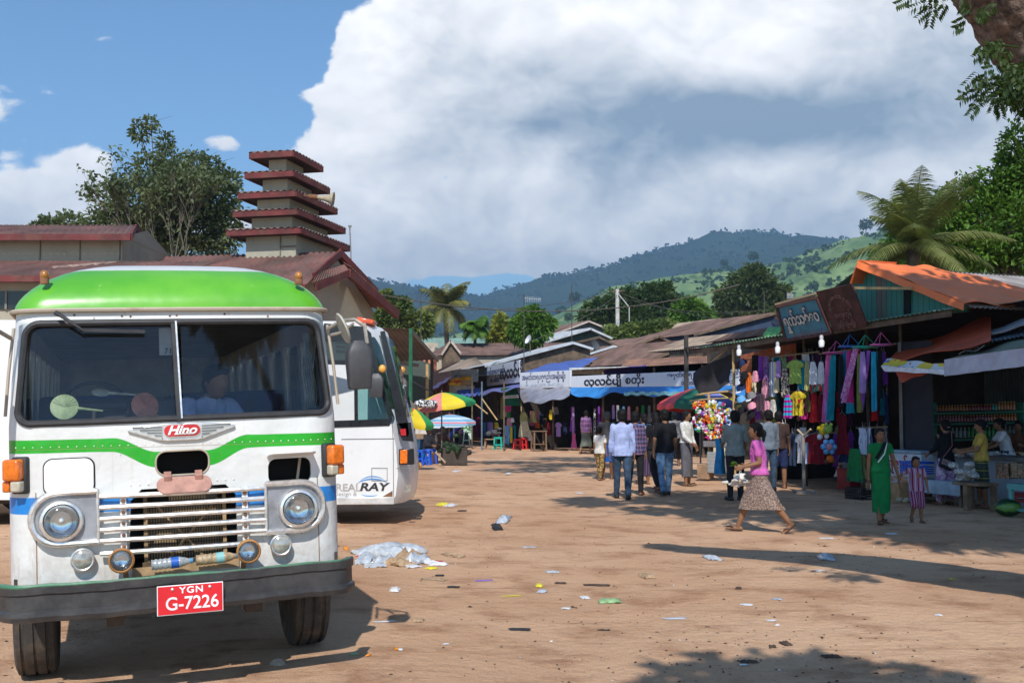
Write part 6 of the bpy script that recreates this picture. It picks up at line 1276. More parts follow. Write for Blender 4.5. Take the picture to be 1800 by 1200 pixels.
# folded bright garment far right, caps, bags
for i, (px, py, c, lb) in enumerate([(1306, 640, 'navy', 'dark blue cap at the top of the cap column'), (1310, 662, 'black', 'black cap second from the top of the cap column'), (1304, 684, 'navy', 'navy cap with pale front in the middle of the cap column'), (1304, 704, 'sky', 'pale blue cap low on the cap column'), (1305, 724, 'black', 'black and white cap at the bottom of the cap column'), (1322, 698, 'grey', 'grey cap in the second column'), (1323, 716, 'rose', 'pink-striped cap in the second column'), (1322, 732, 'black', 'black and silver cap lowest in the second column')]):
    P = F(px, py, .35); T = facing(P, RD) @ Matrix.Rotation(.5, 4, 'X'); t = thing('cap', lb, 'cap', mat=T, group='caps hung in columns at the left end of the clothes stall'); q = MB(); q.lathe([(0, .13), (.06, .12), (.10, .07), (.115, 0), (.105, 0), (.05, .10)], 16); q.build('dome', CT[c], t)
    q = MB(); q.grid(lambda u, v: ((2*u-1)*.09, -.09-.09*v*(1-(2*u-1)**2*.6), -.02*v-.0), 8, 4, .008); q.build('peak', CT['white' if i % 3 == 2 else 'black'], t)
hangF('bag', 'bright orange bag beside the cap column', 1311, 1321, 655, 690, 'orange', off=.3, group='bags at the left end of the clothes stall'); hangF('bag', 'cream bag right of the orange bag', 1319, 1328, 660, 692, 'cream', off=.2, group='bags at the left end of the clothes stall')
hangF('bag', 'pink and cream striped pouch under the black cloth', 1323, 1333, 652, 672, 'rose', off=.36, group='bags at the left end of the clothes stall'); hangF('bag', 'pink soft toy bag under the beaded strings', 1340, 1352, 664, 700, 'rose', off=.2, group='bags at the left end of the clothes stall')
hangF('bag', 'dark plum handbag above the women browsing', 1328, 1346, 692, 722, M('plum', (.07, .04, .05), .6), off=.3, group='bags at the left end of the clothes stall'); hangF('bag', 'dusty pink hat-shaped bag right of the plum handbag', 1341, 1354, 705, 722, 'rose', off=.3, group='bags at the left end of the clothes stall')
hangF('bag', 'white fluffy bag near the knitted top', 1354, 1365, 702, 732, M('fluffy', (.55, .52, .45), .95), off=.3, group='bags at the left end of the clothes stall')
for px, py in ((1376, 745), (1381, 747)):
    q = MB(); P = F(px, py, .25); q.ell(P, .04); q.tube([P, F(px-1, 733, .22)], .006, 4); q.build('pompom', M('pompom', (.42, .40, .42), .95), label='fluffy grey pompom dangling under the knitted top', cat='pompom', group='pompoms dangling under the knitted top')
# stand with forked top
p = F(1413, 850, .9); t = thing('rack_stand', 'grey wooden pole with forked top standing before the low rail', 'stand', (p.x, p.y, 0)); z0 = gz(p.x, p.y)
q = MB(); q.tube([(p.x, p.y, z0), (p.x, p.y, F(1413, 764, .9).z)], .035, 8); q.box((p.x, p.y, z0+.03), (.4, .3, .06)); q.build('pole', M('grey_wood', (.26, .23, .20), .8), t, world=True)
q = MB(); a = F(1413, 766, .9); q.tube([F(1402, 755, .9), a, F(1425, 754, .9)], .022, 6); q.build('fork', M('fork_wood', (.5, .38, .22), .8), t, world=True)
rr = random.Random(19)
for i in range(84):
    r_ = i % 3; px = 1316+rr.random()*240; k_ = ('vest', 'tee', 'dress', 'pants')[i % 4]; y0 = (632, 690, 756)[r_]+rr.uniform(-6, 4)-(px-1316)*.06*(r_ == 0); w_g = rr.uniform(7, 13)
    c = ['navy', 'black', 'grey', 'brown', 'maroon', 'purple', 'teal', 'black', 'olive', 'plumc', 'red', 'white', 'magenta'][i % 13]
    CT.setdefault('plumc', TT('plumc', (.09, .02, .07)))
    if 1540 < px: k_ = 'vest'
    hangF(k_, f'{"dark" if c in ("navy", "black", "plumc") else c} garment packed in the shadow behind the {("upper", "middle", "low")[r_]} rail of the big stall', px, px+w_g, y0, y0+rr.uniform(42, 60), c, off=-.1-.6*rr.random(), group=f'packed garments behind the {("upper", "middle", "low")[r_]} rail', cat='garment')
# stuffed toys hung low
def lump(nm, lb, P, parts, cat='toy', group=None):
    t = None; q = MB(); mats = []
    for c, r, mt in parts:
        m_ = CT[mt] if isinstance(mt, str) else mt
        if m_ not in mats: mats.append(m_)
        q.m = mats.index(m_); q.ell(P+Vec(c), r, 10, 7)
    return q.build(nm, mats, None, label=lb, cat=cat, group=group)
Gt = 'stuffed toys hung on the clothes stall'
lump('stuffed_toy', 'yellow star-faced stuffed toy on the low rail', F(1447, 757, .4), [((0, 0, 0), .09, 'yellow'), ((-.08, 0, .05), .05, 'yellow'), ((.08, 0, .05), .05, 'yellow'), ((0, 0, .1), .05, 'yellow')], group=Gt)
lump('stuffed_toy', 'lime green stuffed frog beside the yellow toy', F(1456, 754, .4), [((0, 0, 0), .09, 'lime'), ((-.05, -.02, .09), .04, 'lime'), ((.05, -.02, .09), .04, 'lime')], group=Gt)
lump('stuffed_toy', 'pair of white soft toys below the yellow one', F(1448, 768, .4), [((-.08, 0, 0), .06, 'white'), ((.06, 0, .02), .055, 'white')], group=Gt)
lump('stuffed_toy', 'turquoise flower-shaped stuffed toy with pink face', F(1457, 785, .45), [((0, -.04, 0), .07, 'rose')]+[((.11*math.cos(a), 0, .11*math.sin(a)), .06, 'sky') for a in [i*PI/3 for i in range(6)]], group=Gt)
lump('stuffed_toy', 'orange and brown stuffed toy under the turquoise flower', F(1459, 806, .42), [((0, 0, 0), .08, 'orange'), ((-.07, 0, -.06), .05, 'brown'), ((.07, 0, -.05), .05, 'brown')], group=Gt)
# bulbs
for lb, px, py in (('leftmost of the three white bulbs under the green roof edge', 1299, 617), ('middle one of the three white bulbs under the green roof edge', 1367, 612), ('rightmost of the three white bulbs, below the blue painted board', 1444, 601)):
    P = F(px, py, .6); t = thing('light_bulb', 'unlit '+lb, 'light bulb', P, group='unlit energy-saving bulbs along the green roof edge'); q = MB(); q.lathe([(.0, -.12), (.05, -.10), (.062, -.02), (.055, .03), (.03, .045), (.0, .045)], 14, P); q.build('bulb', M('bulb_white', (.8, .82, .85), .3), t, world=True)
    q = MB(); q.lathe([(.035, .04), (.04, .10), (.03, .14), (0, .14)], 12, P); q.build('holder', M('holder_white', (.6, .6, .62), .5), t, world=True); q = MB(); q.tube([P+Vec((0, 0, .13)), P+Vec((0, 0, .3))], .006, 4); q.build('flex', RUBBER, t, world=True)
# painted boards
def board(nm, lb, cs, mt, th=.04, off=None):
    q = MB(); n_ = (cs[1]-cs[0]).cross(cs[3]-cs[0]).normalized(); n_ = n_ if n_.dot(Vec((0, 1, 0))) > 0 else -n_
    t = thing(nm, lb, 'sign', (cs[0]+cs[1])/2); q.add(cs+[c+n_*th for c in cs], [(0, 1, 2, 3), (7, 6, 5, 4)]+[(i, i+4, (i+1) % 4+4, (i+1) % 4) for i in range(4)]); q.build('board', mt, t, world=True, smooth=False)
    xd = (cs[1]-cs[0]).normalized(); yd = n_; zd = xd.cross(yd); m_ = Matrix((xd, yd, zd)).transposed().to_4x4(); return t, m_, cs
def place(m_, P): m2 = m_.copy(); m2.translation = P; return m2
def putext(t, m_, P, body, size, mt, **k):
    o = text(k.pop('nm', 'lettering'), body, size, mt, t, M4=wm(t).inverted() @ place(m_, P), **k); return o
cs = [F(1382, 598, .55), F(1461, 585, .55), F(1436, 523, .85), F(1366, 539, .85)]
blue_b = M('blue_board', (.05, .22, .31), .6, 0, .2, 3, dirt=.2); t, m_, cs = board('painted_board', 'tilted blue painted board with white brush lettering on the stall roof edge', cs, blue_b)
for i in range(4): q = MB(); q.beam(cs[i], cs[(i+1) % 4], .06, .06); q.build('frame', M('brown_frame', (.09, .035, .03), .8), t, world=True)
PW = M('cream_brush', (.58, .56, .50), .7); ctr = sum(cs, Vec())/4; nn_ = m_.col[1].to_3d()
putext(t, m_, ctr-nn_*.03+m_.col[2].to_3d()*.02, 'ရှက်သစ်ေဝ', .33, PW, bold=.010, fitw=(cs[1]-cs[0]).length*.78); putext(t, m_, ctr-nn_*.028+m_.col[2].to_3d()*.035, 'ရှက်သစ်ေဝ', .33, M('brush_shadow', (.02, .05, .09), .7), bold=.018, fitw=(cs[1]-cs[0]).length*.80)
putext(t, m_, ctr-nn_*.03-m_.col[2].to_3d()*.30+m_.col[0].to_3d()*.06, 'အထည်မျိုးစုံ ေရာင်းဝယ်', .11, M('faded_red', (.28, .18, .20), .7), nm='lettering')
cs = [F(1465, 583, .55), F(1524, 573, .55), F(1496, 499, .9), F(1434, 513, .9)]
t, m_, cs = board('painted_board', 'tilted dark brown painted board with faded pale lettering beside the blue one', cs, M('brown_board', (.075, .025, .020), .7, 0, .5, 4, dirt=.3, dcol=(.03, .03, .035)))
ctr = sum(cs, Vec())/4; nn_ = m_.col[1].to_3d(); FD = M('faded_pink', (.24, .12, .11), .7)
for i, ch in enumerate('ရ ေ လ မ င အ န စ တ'.split()):
    a = PI*(.98-i*.12); o = ctr-nn_*.03+m_.col[0].to_3d()*(.30*math.cos(a))+m_.col[2].to_3d()*(.02+.24*math.sin(a)); putext(t, m_ @ Matrix.Rotation(-(a-PI/2), 4, 'Y'), o, ch, .12, FD)
putext(t, m_, ctr-nn_*.03-m_.col[2].to_3d()*.12, 'အလှကုန်', .13, FD); putext(t, m_, ctr-nn_*.03-m_.col[2].to_3d()*.32, '(ဆိုင်ခွဲမရှိ)', .12, FD)
q = MB(); q.beam(F(1366, 535, .6), F(1437, 516, .5), .12, .04); q.build('board_cap', M('tan_cap', (.36, .24, .15), .8), label='tan metal strip capping the blue painted board', cat='metal strip')
# orange tarp over the roof
OT = M('orange_tarp', (.84, .20, .055), .55, 0, .12, 1.5, dirt=.12, dcol=(.30, .12, .07)); t = thing('orange_tarpaulin', 'orange tarpaulin draped over the roof ridge of the plank gabled stall', 'tarpaulin', (8, 21.5, 3.5))
A0, B0, C0, D0 = rk+RN*.35+Vec((0, 0, .03)), rk+RV*.62+Vec((0, 0, .03)), pk_+RV*.28+Vec((0, 0, .09)), pk_+RN*.30+Vec((0, 0, .09))
q = MB(); q.grid(lambda u, v: A0.lerp(B0, u).lerp(D0.lerp(C0, u), v)+Vec((0, 0, .025*math.sin(u*19+v*3)*(1-v)+.02*math.sin(v*15+u*4)+.03*NZ.noise((u*6, v*6, 0)))), 40, 26, .01); q.build('sheet', OT, t, world=True, ang=80)
q = MB(); q.grid(lambda u, v: D0.lerp(A0, u)+Vec((0, 0, -.13*v))+RN*(.05*v+.03*math.sin(u*17)*v), 30, 5, .01); q.build('front_flap', OT, t, world=True, ang=80)
E0 = F(1494, 500, .2); q = MB(); q.grid(lambda u, v: D0.lerp(E0, u)+Vec((.9*v, .36*v, .0*v))+Vec((0, 0, .02)), 12, 4, .01); q.build('left_flap', OT, t, world=True, ang=80)
# ================================================================ middle shop with the long white sign
MA, MBB = (0.43, 48.0), (7.8, 37.0); MD = Vec((MBB[0]-MA[0], MBB[1]-MA[1], 0)).normalized(); MN = Vec((MD.y, -MD.x, 0)); MN = MN if MN.y < 0 else -MN
def K(px, py, off=0): return on_line(px, py, MA, MBB, off)
LA, LBp = (-1.27, 56.0), (0.43, 48.0); LD = Vec((1.70, -8, 0)).normalized(); LN = Vec((-.978, -.208, 0))
def KL(px, py, off=0): return on_line(px, py, LA, LBp, off)
shop = thing('souvenir_shop', 'open souvenir and clothes shop under the long white sign with blue awning', 'shop', (4, 43, 0))
def quadm(q, pts): q.add(pts, [tuple(range(len(pts)))])
g = lambda p, z=0: Vec((p.x, p.y, z))
a, b_ = K(917, 700), K(1300, 700)
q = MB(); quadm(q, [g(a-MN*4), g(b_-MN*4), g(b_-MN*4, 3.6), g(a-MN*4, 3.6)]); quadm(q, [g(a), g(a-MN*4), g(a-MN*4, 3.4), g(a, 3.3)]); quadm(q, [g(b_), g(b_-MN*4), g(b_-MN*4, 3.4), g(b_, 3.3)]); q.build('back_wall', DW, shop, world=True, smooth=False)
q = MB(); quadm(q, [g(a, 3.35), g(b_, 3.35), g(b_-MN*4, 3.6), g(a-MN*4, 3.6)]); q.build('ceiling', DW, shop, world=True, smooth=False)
for px in (917, 972, 1060, 1150, 1235): p = K(px, 690, -.1); q = MB(); q.beam(g(p), g(p, 3.3), .08); q.build('post', WD if px != 917 else M('bamboo'), shop, world=True)
# the sign boards
m, nt, b, oc = newmat('sign_sheet'); x, y, z = xyz(nt, oc); gr = ((x*1.15).frac().lt(.012)).mx((z*1.6+.1).frac().lt(.008)); c = mixc(nt, gr*.5, mixc(nt, nz(nt, oc, .8, 4), (.74, .76, .80), (.66, .69, .74)), (.35, .38, .42)); setin(nt, b, 'Base Color', c); setin(nt, b, 'Roughness', .45); SGM = m
def signbox(lb, p0, p1, zt0, zb0, N_, th=.08, mt=None):
    t = thing('shop_sign', lb, 'sign', mat=facing(g((p0+p1)/2, (zt0+zb0)/2), p1-p0)); w = (g(p1)-g(p0)).length; q = MB(); q.box((0, 0, 0), (w, th, zt0-zb0)); q.build('board', mt or SGM, t, bevel=.01); return t, w, zt0-zb0
p0, p1, p2 = K(915, 700, .35), K(1005, 700, .35), K(1300, 700, .35)
INK = M('ink_black', (.02, .02, .03), .6); INKB = M('ink_blue', (.05, .06, .16), .6); FAD = M('ink_faded', (.50, .56, .66), .6)
zt, zb = K(915, 655, .35).z, K(915, 683, .35).z
ta, w, h = signbox('left part of the long white sign, a line of Burmese over faded phone numbers', p0, p1-MD*.03, zt, zb, MN)
text('lettering', 'အမှတ်တရပစ္စည်းအမျိုးမျိုး', .30, INKB, ta, loc=(-w*.02, -.05, .12), fitw=w*.86, bold=.004); text('phone_lettering', 'Ph: 09-6402579, 09-4715920', .17, FAD, ta, loc=(0, -.05, -.22), fitw=w*.74, bold=.001)
zt2, zb2 = K(1150, 655, .35).z, K(1150, 681, .35).z
tb, w2, h2 = signbox('long right part of the white shop sign with large black Burmese shop name', p1+MD*.03, p2, zt2, zb2, MN)
def sx_(px): return (K(px, 700, .35)-(p1+p2)/2).dot(MD)
text('shop_name', 'လုလင်ပျို', .40, INK, tb, loc=(sx_(1060), -.05, .0), bold=.016, fitw=sx_(1092)-sx_(1027)); text('shop_name', 'စတိုး', .40, INK, tb, loc=(sx_(1117), -.05, .02), bold=.010, fitw=sx_(1133)-sx_(1100))
text('lettering', 'အမှတ်တရ တိရှပ်မျိုးစုံ အထည်', .20, INKB, tb, loc=(sx_(1236), -.05, .15), bold=.005, fitw=sx_(1296)-sx_(1168)); text('lettering', 'လက်လီ လက်ကား ေရာင်းသည်', .20, INKB, tb, loc=(sx_(1245), -.05, -.14), bold=.005, fitw=sx_(1292)-sx_(1198))
# awnings
def drape(nm, lb, fn, mt, nu=30, nv=8, cat='awning'): q = MB(); q.grid(fn, nu, nv, .012); return q.build(nm, mt, label=lb, cat=cat, ang=80)
P = [K(1003, 681, .5), K(1310, 678, .5), K(1310, 689, 1.0), K(1003, 690, 1.0)]
drape('blue_awning', 'blue tarpaulin valance sagging in points under the large shop name', lambda u, v: P[0].lerp(P[1], u).lerp(P[3].lerp(P[2], u), v)-Vec((0, 0, v*(.24*abs(math.sin(u*7+.6))**3*(1-u*.6)+.05*math.sin(u*40)))), M('awning_blue', (.03, .20, .50), .6, 0, .2, 2), 60)
drape('teal_hem', 'pale teal crumpled plastic edge along the blue valance', lambda u, v: P[3].lerp(P[2], .35+.5*u)+Vec((0, -.05, .02-.12*v-.03*math.sin(u*50))), M('hem_teal', (.20, .46, .50), .4, 0, .3, 6), 40, 3, 'plastic strip')
Q4 = [K(908, 682, .5), K(1003, 682, .5), K(1001, 696, 1.4), K(921, 708, 1.5)]
drape('silver_awning', 'silver-white tarpaulin sagging below the left sign part', lambda u, v: Q4[0].lerp(Q4[1], u).lerp(Q4[3].lerp(Q4[2], u), v)-Vec((0, 0, .10*math.sin(PI*u)*v+.05*math.sin(u*13+v*3))), M('awning_silver', (.33, .32, .35), .35, .3, .35, 1.5), 30)
Q5 = [K(880, 682, 1.0), K(906, 680, 1.0), K(916, 713, 1.2), K(889, 713, 1.2)]
drape('green_cloth', 'dark green cloth with two white stripes hung left of the silver awning', lambda u, v: Q5[0].lerp(Q5[1], u).lerp(Q5[3].lerp(Q5[2], u), v)+Vec((0, .04*math.sin(u*9), 0)), (lambda: (stripes('green_white', (.012, .10, .045), (.012, .10, .045), 1)))(), 12, 10, 'cloth')
for s_ in (0, .09): 
    q = MB(); q.tube([Q5[0].lerp(Q5[3], .48+s_)-Vec((0, .06, 0)), Q5[1].lerp(Q5[2], .45+s_)-Vec((0, .06, 0))], .03, 5); o = q.build('white_stripe', CT['white'], COL.objects['green_cloth'], world=True)
# left shop
ls_ = thing('corner_shop', 'dark clothes shop on the corner with grey signboard and purple-blue awning', 'shop', (-1, 53, 0))
a, b_ = KL(770, 700), KL(916, 700)
a = Vec((-3.6, 60, 0)); b_ = Vec((.43, 48, 0)); LN2 = Vec((-(b_-a).y, (b_-a).x, 0)).normalized(); LN2 = LN2 if LN2.x > 0 else -LN2
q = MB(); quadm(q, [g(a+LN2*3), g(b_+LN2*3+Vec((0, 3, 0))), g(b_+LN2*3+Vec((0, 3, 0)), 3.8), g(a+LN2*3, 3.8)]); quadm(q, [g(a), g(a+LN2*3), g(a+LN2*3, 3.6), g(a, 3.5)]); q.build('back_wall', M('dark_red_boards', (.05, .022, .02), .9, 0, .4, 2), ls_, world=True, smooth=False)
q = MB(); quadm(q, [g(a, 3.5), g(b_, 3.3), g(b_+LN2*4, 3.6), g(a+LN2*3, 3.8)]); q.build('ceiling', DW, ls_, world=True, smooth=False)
p0, p1 = KL(857, 700), KL(915, 700); ts_, w3, h3 = signbox('grey-white signboard slanting on the corner shop with dark Burmese lettering', p0, p1, 3.92, 2.92, LN); 
text('shop_name', 'လုလင်ပျို', .70, INK, ts_, loc=(w3*.27, -.05, -.02), bold=.03, sx=2.0); text('lettering', 'အမှတ်တရပစ္စည်း', .34, INKB, ts_, loc=(-w3*.24, -.05, .18), bold=.012, sx=1.9); text('lettering', 'Ph. 640257', .26, INKB, ts_, loc=(-w3*.22, -.05, -.26), bold=.008, sx=2.0)
Q6 = [KL(838, 683, -.3), KL(914, 674, -.3), KL(914, 683, 1.2), KL(842, 694, 1.2)]
drape('purple_awning', 'purple-blue canvas awning below the grey signboard', lambda u, v: Q6[0].lerp(Q6[1], u).lerp(Q6[3].lerp(Q6[2], u), v)-Vec((0, 0, .06*math.sin(u*12)*v)), M('awning_purple', (.12, .13, .32), .8, 0, .2, 1))
Q7 = [at(803, 686, 51), at(845, 682, 50), at(843, 692, 48), at(803, 696, 49)]
drape('blue_tarp_edge', 'deep blue awning edge left of the purple-blue canvas awning', lambda u, v: Q7[0].lerp(Q7[1], u).lerp(Q7[3].lerp(Q7[2], u), v)-Vec((0, 0, .1*v*abs(math.sin(u*14)))), M('awning_deep', (.05, .09, .30), .8, 0, .4, .7), 30, 5)
for (x0, y0, x1, y1, Y, nm) in ((832, 707, 857, 727, 46, 'brace'), (847, 700, 874, 738, 45, 'brace')):
    q = MB(); q.tube([at(x0, y0, Y), at(x1, y1, Y)], .03, 6); q.build('bamboo_brace', M('bamboo'), ls_, world=True)
for px, Y in ((830, 47), (847, 46), (886, 45)): q = MB(); p = at(px, 700, Y); q.tube([g(p), g(p, 2.9)], .035, 6); q.build('post', M('steel_blue', (.12, .17, .22), .6) if px == 847 else WD, ls_, world=True)
# far left of the lane: red interior stall, yellow shop sign, shed
fs_ = thing('bead_stall', 'small dark stall with reddish hanging strings beside the green posted shed', 'market stall', (-4.5, 58, 0))
a, b_ = at(742, 700, 58), at(800, 700, 54); q = MB(); quadm(q, [g(a)+Vec((0, 2, 0)), g(b_)+Vec((0, 2, 0)), g(b_, 4.2)+Vec((0, 2, 0)), g(a, 3.6)+Vec((0, 2, 0))]); quadm(q, [g(b_), g(b_)+Vec((0, 3, 0)), g(b_, 3.6)+Vec((0, 3, 0)), g(b_, 3.6)]); q.build('back_wall', M('dark_red_boards'), fs_, world=True, smooth=False)
q = MB(); q.sheet(at(735, 702, 54), at(800, 660, 50), at(812, 650, 56), at(740, 690, 60), .8, .03, .05, .03); q.build('canopy', M('canopy_navy', (.06, .05, .12), .8), fs_, world=True)
for i in range(14): px = 748+3.6*i; q = MB(); q.tube([at(px, 690-i*1.8, 55.5), at(px+.4, 718-(i % 3)*5, 55.5)], .05, 5); q.build('bead_string', M('beads%d' % (i % 3), ((.22, .03, .03), (.12, .06, .05), (.25, .12, .10))[i % 3], .6), fs_, world=True)
t, w, h = signbox('small bright yellow shop sign with red lettering', at(789, 681, 52), at(810, 681, 52), at(0, 664, 52).z, at(0, 677, 52).z, None, mt=M('sign_yellow', (.80, .50, .01), .5)); text('lettering', 'ေအးချမ်း', .15, M('ink_red', (.55, .03, .02), .6), t, loc=(0, -.05, 0), bold=.01)
t, w, h = signbox('dull yellow and tan signboard right of the bright yellow sign', at(811, 684, 52), at(830, 681, 51), at(0, 660, 52).z, at(0, 677, 52).z, None, mt=M('sign_tan', (.36, .32, .20), .7)); q = MB(); q.box((0, -.045, .08), (w*.9, .01, .14)); q.build('yellow_band', M('sign_yellow'), t)
q = MB(); q.box(at(812, 684, 52.4), (1.2, .5, .35)); q.box(at(817, 660, 52.6), (1.3, .4, .6)); q.build('crate_rack', M('crate_grey', (.34, .34, .28), .8), label='pale grey rack carrying the two yellow signs', cat='rack')
q = MB(); q.sheet(at(770, 655, 50), at(850, 640, 47), at(836, 628, 53), at(812, 634, 56), .14, .02); q.build('plank_roof', TANR, label='tan lean-to roof edge above the yellow signs', cat='roof')
cb_ = thing('cream_house', 'cream and orange house front seen under the shed left of the yellow signs', 'house', (-5.5, 75, 0)); q = MB(); c0, c1 = at(715, 640, 75), at(772, 640, 75); q.box(((c0.x+c1.x)/2, 76, 2.8), (c1.x-c0.x, 2, 5.6)); q.build('wall', M('orange_plaster', (.62, .22, .12), .85, 0, .15, 1), cb_, world=True)
q = MB(); q.box((at(742, 640, 75).x, 74.9, at(0, 615, 75).z), (c1.x-c0.x, .1, 1.0)); q.build('upper_band', CRW, cb_, world=True)
for i in range(5): px = 720+10*i; q = MB(); p = at(px, 650, 74.9); q.box((p.x, 74.9, at(0, 645, 75).z), (.18, .08, .9)); q.build('window', M('dark_window'), cb_, world=True)
# shed with green post
sh = thing('green_post_shed', 'dark roofed open shed with slim green post right behind the coach', 'shed', (-4, 42, 0))
za = at(0, 578, 40).z
q = MB(); pts = [at(560, 572, 38), at(722, 578, 38), at(770, 632, 46), at(600, 640, 48)]; q.sheet(pts[0], pts[1], pts[2], pts[3], .16, .02); q.build('roof', M('shed_roof', (.10, .075, .06), .85, 0, .3, 1, dirt=.4), sh, world=True)
q = MB(); q.beam(at(660, 632, 40), at(735, 642, 42), .10, .14); q.beam(at(722, 580, 38), at(770, 634, 46), .06, .12); q.build('beam', M('beam_tan', (.20, .16, .11), .8), sh, world=True)
q = MB(); p = at(722, 700, 38); q.tube([g(p), at(722, 577, 38)], .07, 8); q.build('post', M('post_green', (.02, .13, .06), .5), sh, world=True); q = MB(); p = at(759, 700, 46); q.tube([g(p), at(759, 630, 46)], .06, 8); q.build('post', M('black_post'), sh, world=True)
q = MB(); p = at(751, 700, 47); q.tube([g(p), at(751, 640, 47)], .07, 8); q.build('post', M('bamboo'), sh, world=True)
q = MB(); quadm(q, [at(660, 600, 48), at(758, 640, 48), at(758, 662, 48), at(660, 662, 48)]); quadm(q, [g(at(700, 690, 47)), g(at(759, 690, 47)), at(759, 664, 47), at(700, 656, 47)]); q.build('wall', M('shed_green', (.07, .085, .07), .9, 0, .2, 1), sh, world=True, smooth=False)
q = MB(); q.tube([at(722, 668, 38), at(760, 690, 46)], .03, 5); q.build('wire_stay', RUBBER, sh, world=True)
# garments inside the middle and corner shops
rr = random.Random(31)
def hangK(kind, label, x0, x1, y0, y1, mt, off, G=K, D=MD, group=None, **k):
    a, b_, c = G(x0, y0, off), G(x1, y0, off), G((x0+x1)/2, y1, off); return garment(kind, label, dict(tee='t-shirt', dress='dress', skirt='skirt', scarf='scarf', vest='shirt', strip='cloth', pants='trousers', bag='bag')[kind], G((x0+x1)/2, y0, off), (b_-a).length, a.z-c.z, mt, D, group, nu=8, nv=7, hang=False, **k)
kn = dict(dress='dress', tee='t-shirt', scarf='scarf', pants='trousers', vest='blouse', strip='cloth', skirt='skirt', bag='bag')
def row(items, G, D, grp, ref):
    for (k, x0, x1, y0, y1, mt, off) in items:
        hangK(k, f'{mt} {kn[k]} {ref[0] if y1 < ref[3] else ref[1]}, '+ref[2](x0), x0, x1, y0, y1, mt, off, G, D, grp)
def refM(x):
    for lim, t in ((926, 'against the bamboo corner post'), (945, 'just right of the bamboo corner post'), (965, 'under the middle of the silver awning'), (985, 'under the right half of the silver awning'), (1002, 'below the seam between the sign parts'), (1022, 'left of the man in purple plaid'), (1045, 'right of the man in purple plaid'), (1075, 'above the boy in white'), (1110, 'behind the heads of the crowd'), (1145, 'between the crowd and the striped umbrella'), (1400, 'under the striped umbrella edge')):
        if x < lim: return t
row([('strip', 935, 946, 722, 745, 'rose', -.6), ('dress', 930, 944, 722, 742, 'khaki', .1), ('scarf', 931, 938, 722, 748, 'pink', -.2), ('vest', 939, 950, 740, 752, 'orange', -.3), ('strip', 949, 955, 728, 746, 'navy', -.8), ('vest', 953, 964, 735, 752, 'brown', -.9), ('bag', 965, 973, 720, 737, 'yellow', -.3), ('bag', 972, 982, 715, 728, 'grey', -.3),
     ('dress', 960, 970, 742, 765, 'maroon', -.5), ('tee', 976, 987, 742, 767, 'lilac', -.2), ('strip', 990, 996, 742, 764, 'navy', -.6), ('dress', 1002, 1012, 714, 758, 'purple', -.3), ('scarf', 1006, 1010, 716, 762, 'lilac', -.2), ('dress', 1003, 1014, 760, 788, 'pink', -.3), ('strip', 1044, 1047, 718, 770, 'check', -.2), ('dress', 1050, 1056, 714, 752, 'purple', -.6), ('dress', 1055, 1062, 716, 758, 'magenta', -.7),
     ('scarf', 1076, 1080, 712, 736, 'lilac', -.4), ('strip', 1084, 1088, 712, 740, 'white', -.5), ('vest', 1092, 1101, 714, 736, 'sky', -.5), ('scarf', 1103, 1108, 714, 738, 'rose', -.5), ('vest', 1115, 1124, 714, 740, 'brown', -.8), ('strip', 1128, 1133, 712, 736, 'green', -.6), ('dress', 1137, 1146, 712, 742, 'grey', -.8), ('strip', 1181, 1185, 716, 742, 'teal', -.6), ('vest', 1188, 1198, 716, 744, 'navy', -.6), ('dress', 1200, 1210, 716, 744, 'olive', -.5)], K, MD, 'garments hung in the middle shop', ('hung high in the middle shop', 'hung low in the middle shop', refM, 757))
def refL(x):
    for lim, t in ((842, 'left of the blue steel post'), (856, 'right of the blue steel post'), (870, 'over the wooden bench'), (882, 'over the teal stool'), (893, 'under the green cloth'), (906, 'left of the bamboo corner post'), (930, 'beside the bamboo corner post')):
        if x < lim: return t
row([('dress', 836, 847, 733, 768, 'magenta', .4), ('scarf', 834, 838, 734, 766, 'pink', .6), ('strip', 848, 854, 742, 766, 'sky', .3), ('strip', 855, 867, 742, 765, 'lilac', .2), ('bag', 868, 877, 742, 754, 'yellow', .1), ('dress', 851, 859, 704, 740, 'orange', -.6), ('dress', 861, 866, 702, 734, 'olive', -.8), ('dress', 869, 878, 702, 734, 'rose', -.5), ('dress', 878, 886, 698, 736, 'khaki', -.4), ('strip', 888, 892, 712, 732, 'rose', -.3), ('strip', 889, 899, 713, 724, 'magenta', .1), ('strip', 891, 898, 722, 734, 'green', .1), ('bag', 890, 900, 734, 750, 'rose', 0),
     ('pants', 887, 896, 748, 780, 'sky', .3), ('pants', 893, 900, 752, 778, 'navy', .1), ('strip', 897, 901, 750, 778, 'yellow', .4), ('strip', 902, 906, 748, 780, 'teal', .3), ('bag', 898, 904, 734, 742, 'white', .3)], KL, LD, 'garments hung in the corner shop', ('hung high in the corner shop', 'hung low in the corner shop', refL, 745))
hangK('vest', 'olive-cream blouse hung across the bamboo corner post', 912, 930, 724, 742, 'khaki', .3, group='garments at the bamboo corner post'); hangK('skirt', 'wide olive-cream skirt hung across the bamboo corner post', 911, 932, 740, 768, 'cream', .35, group='garments at the bamboo corner post'); hangK('tee', 'white t-shirt hung low right of the olive skirt', 927, 935, 756, 774, 'white', .3, group='garments at the bamboo corner post')
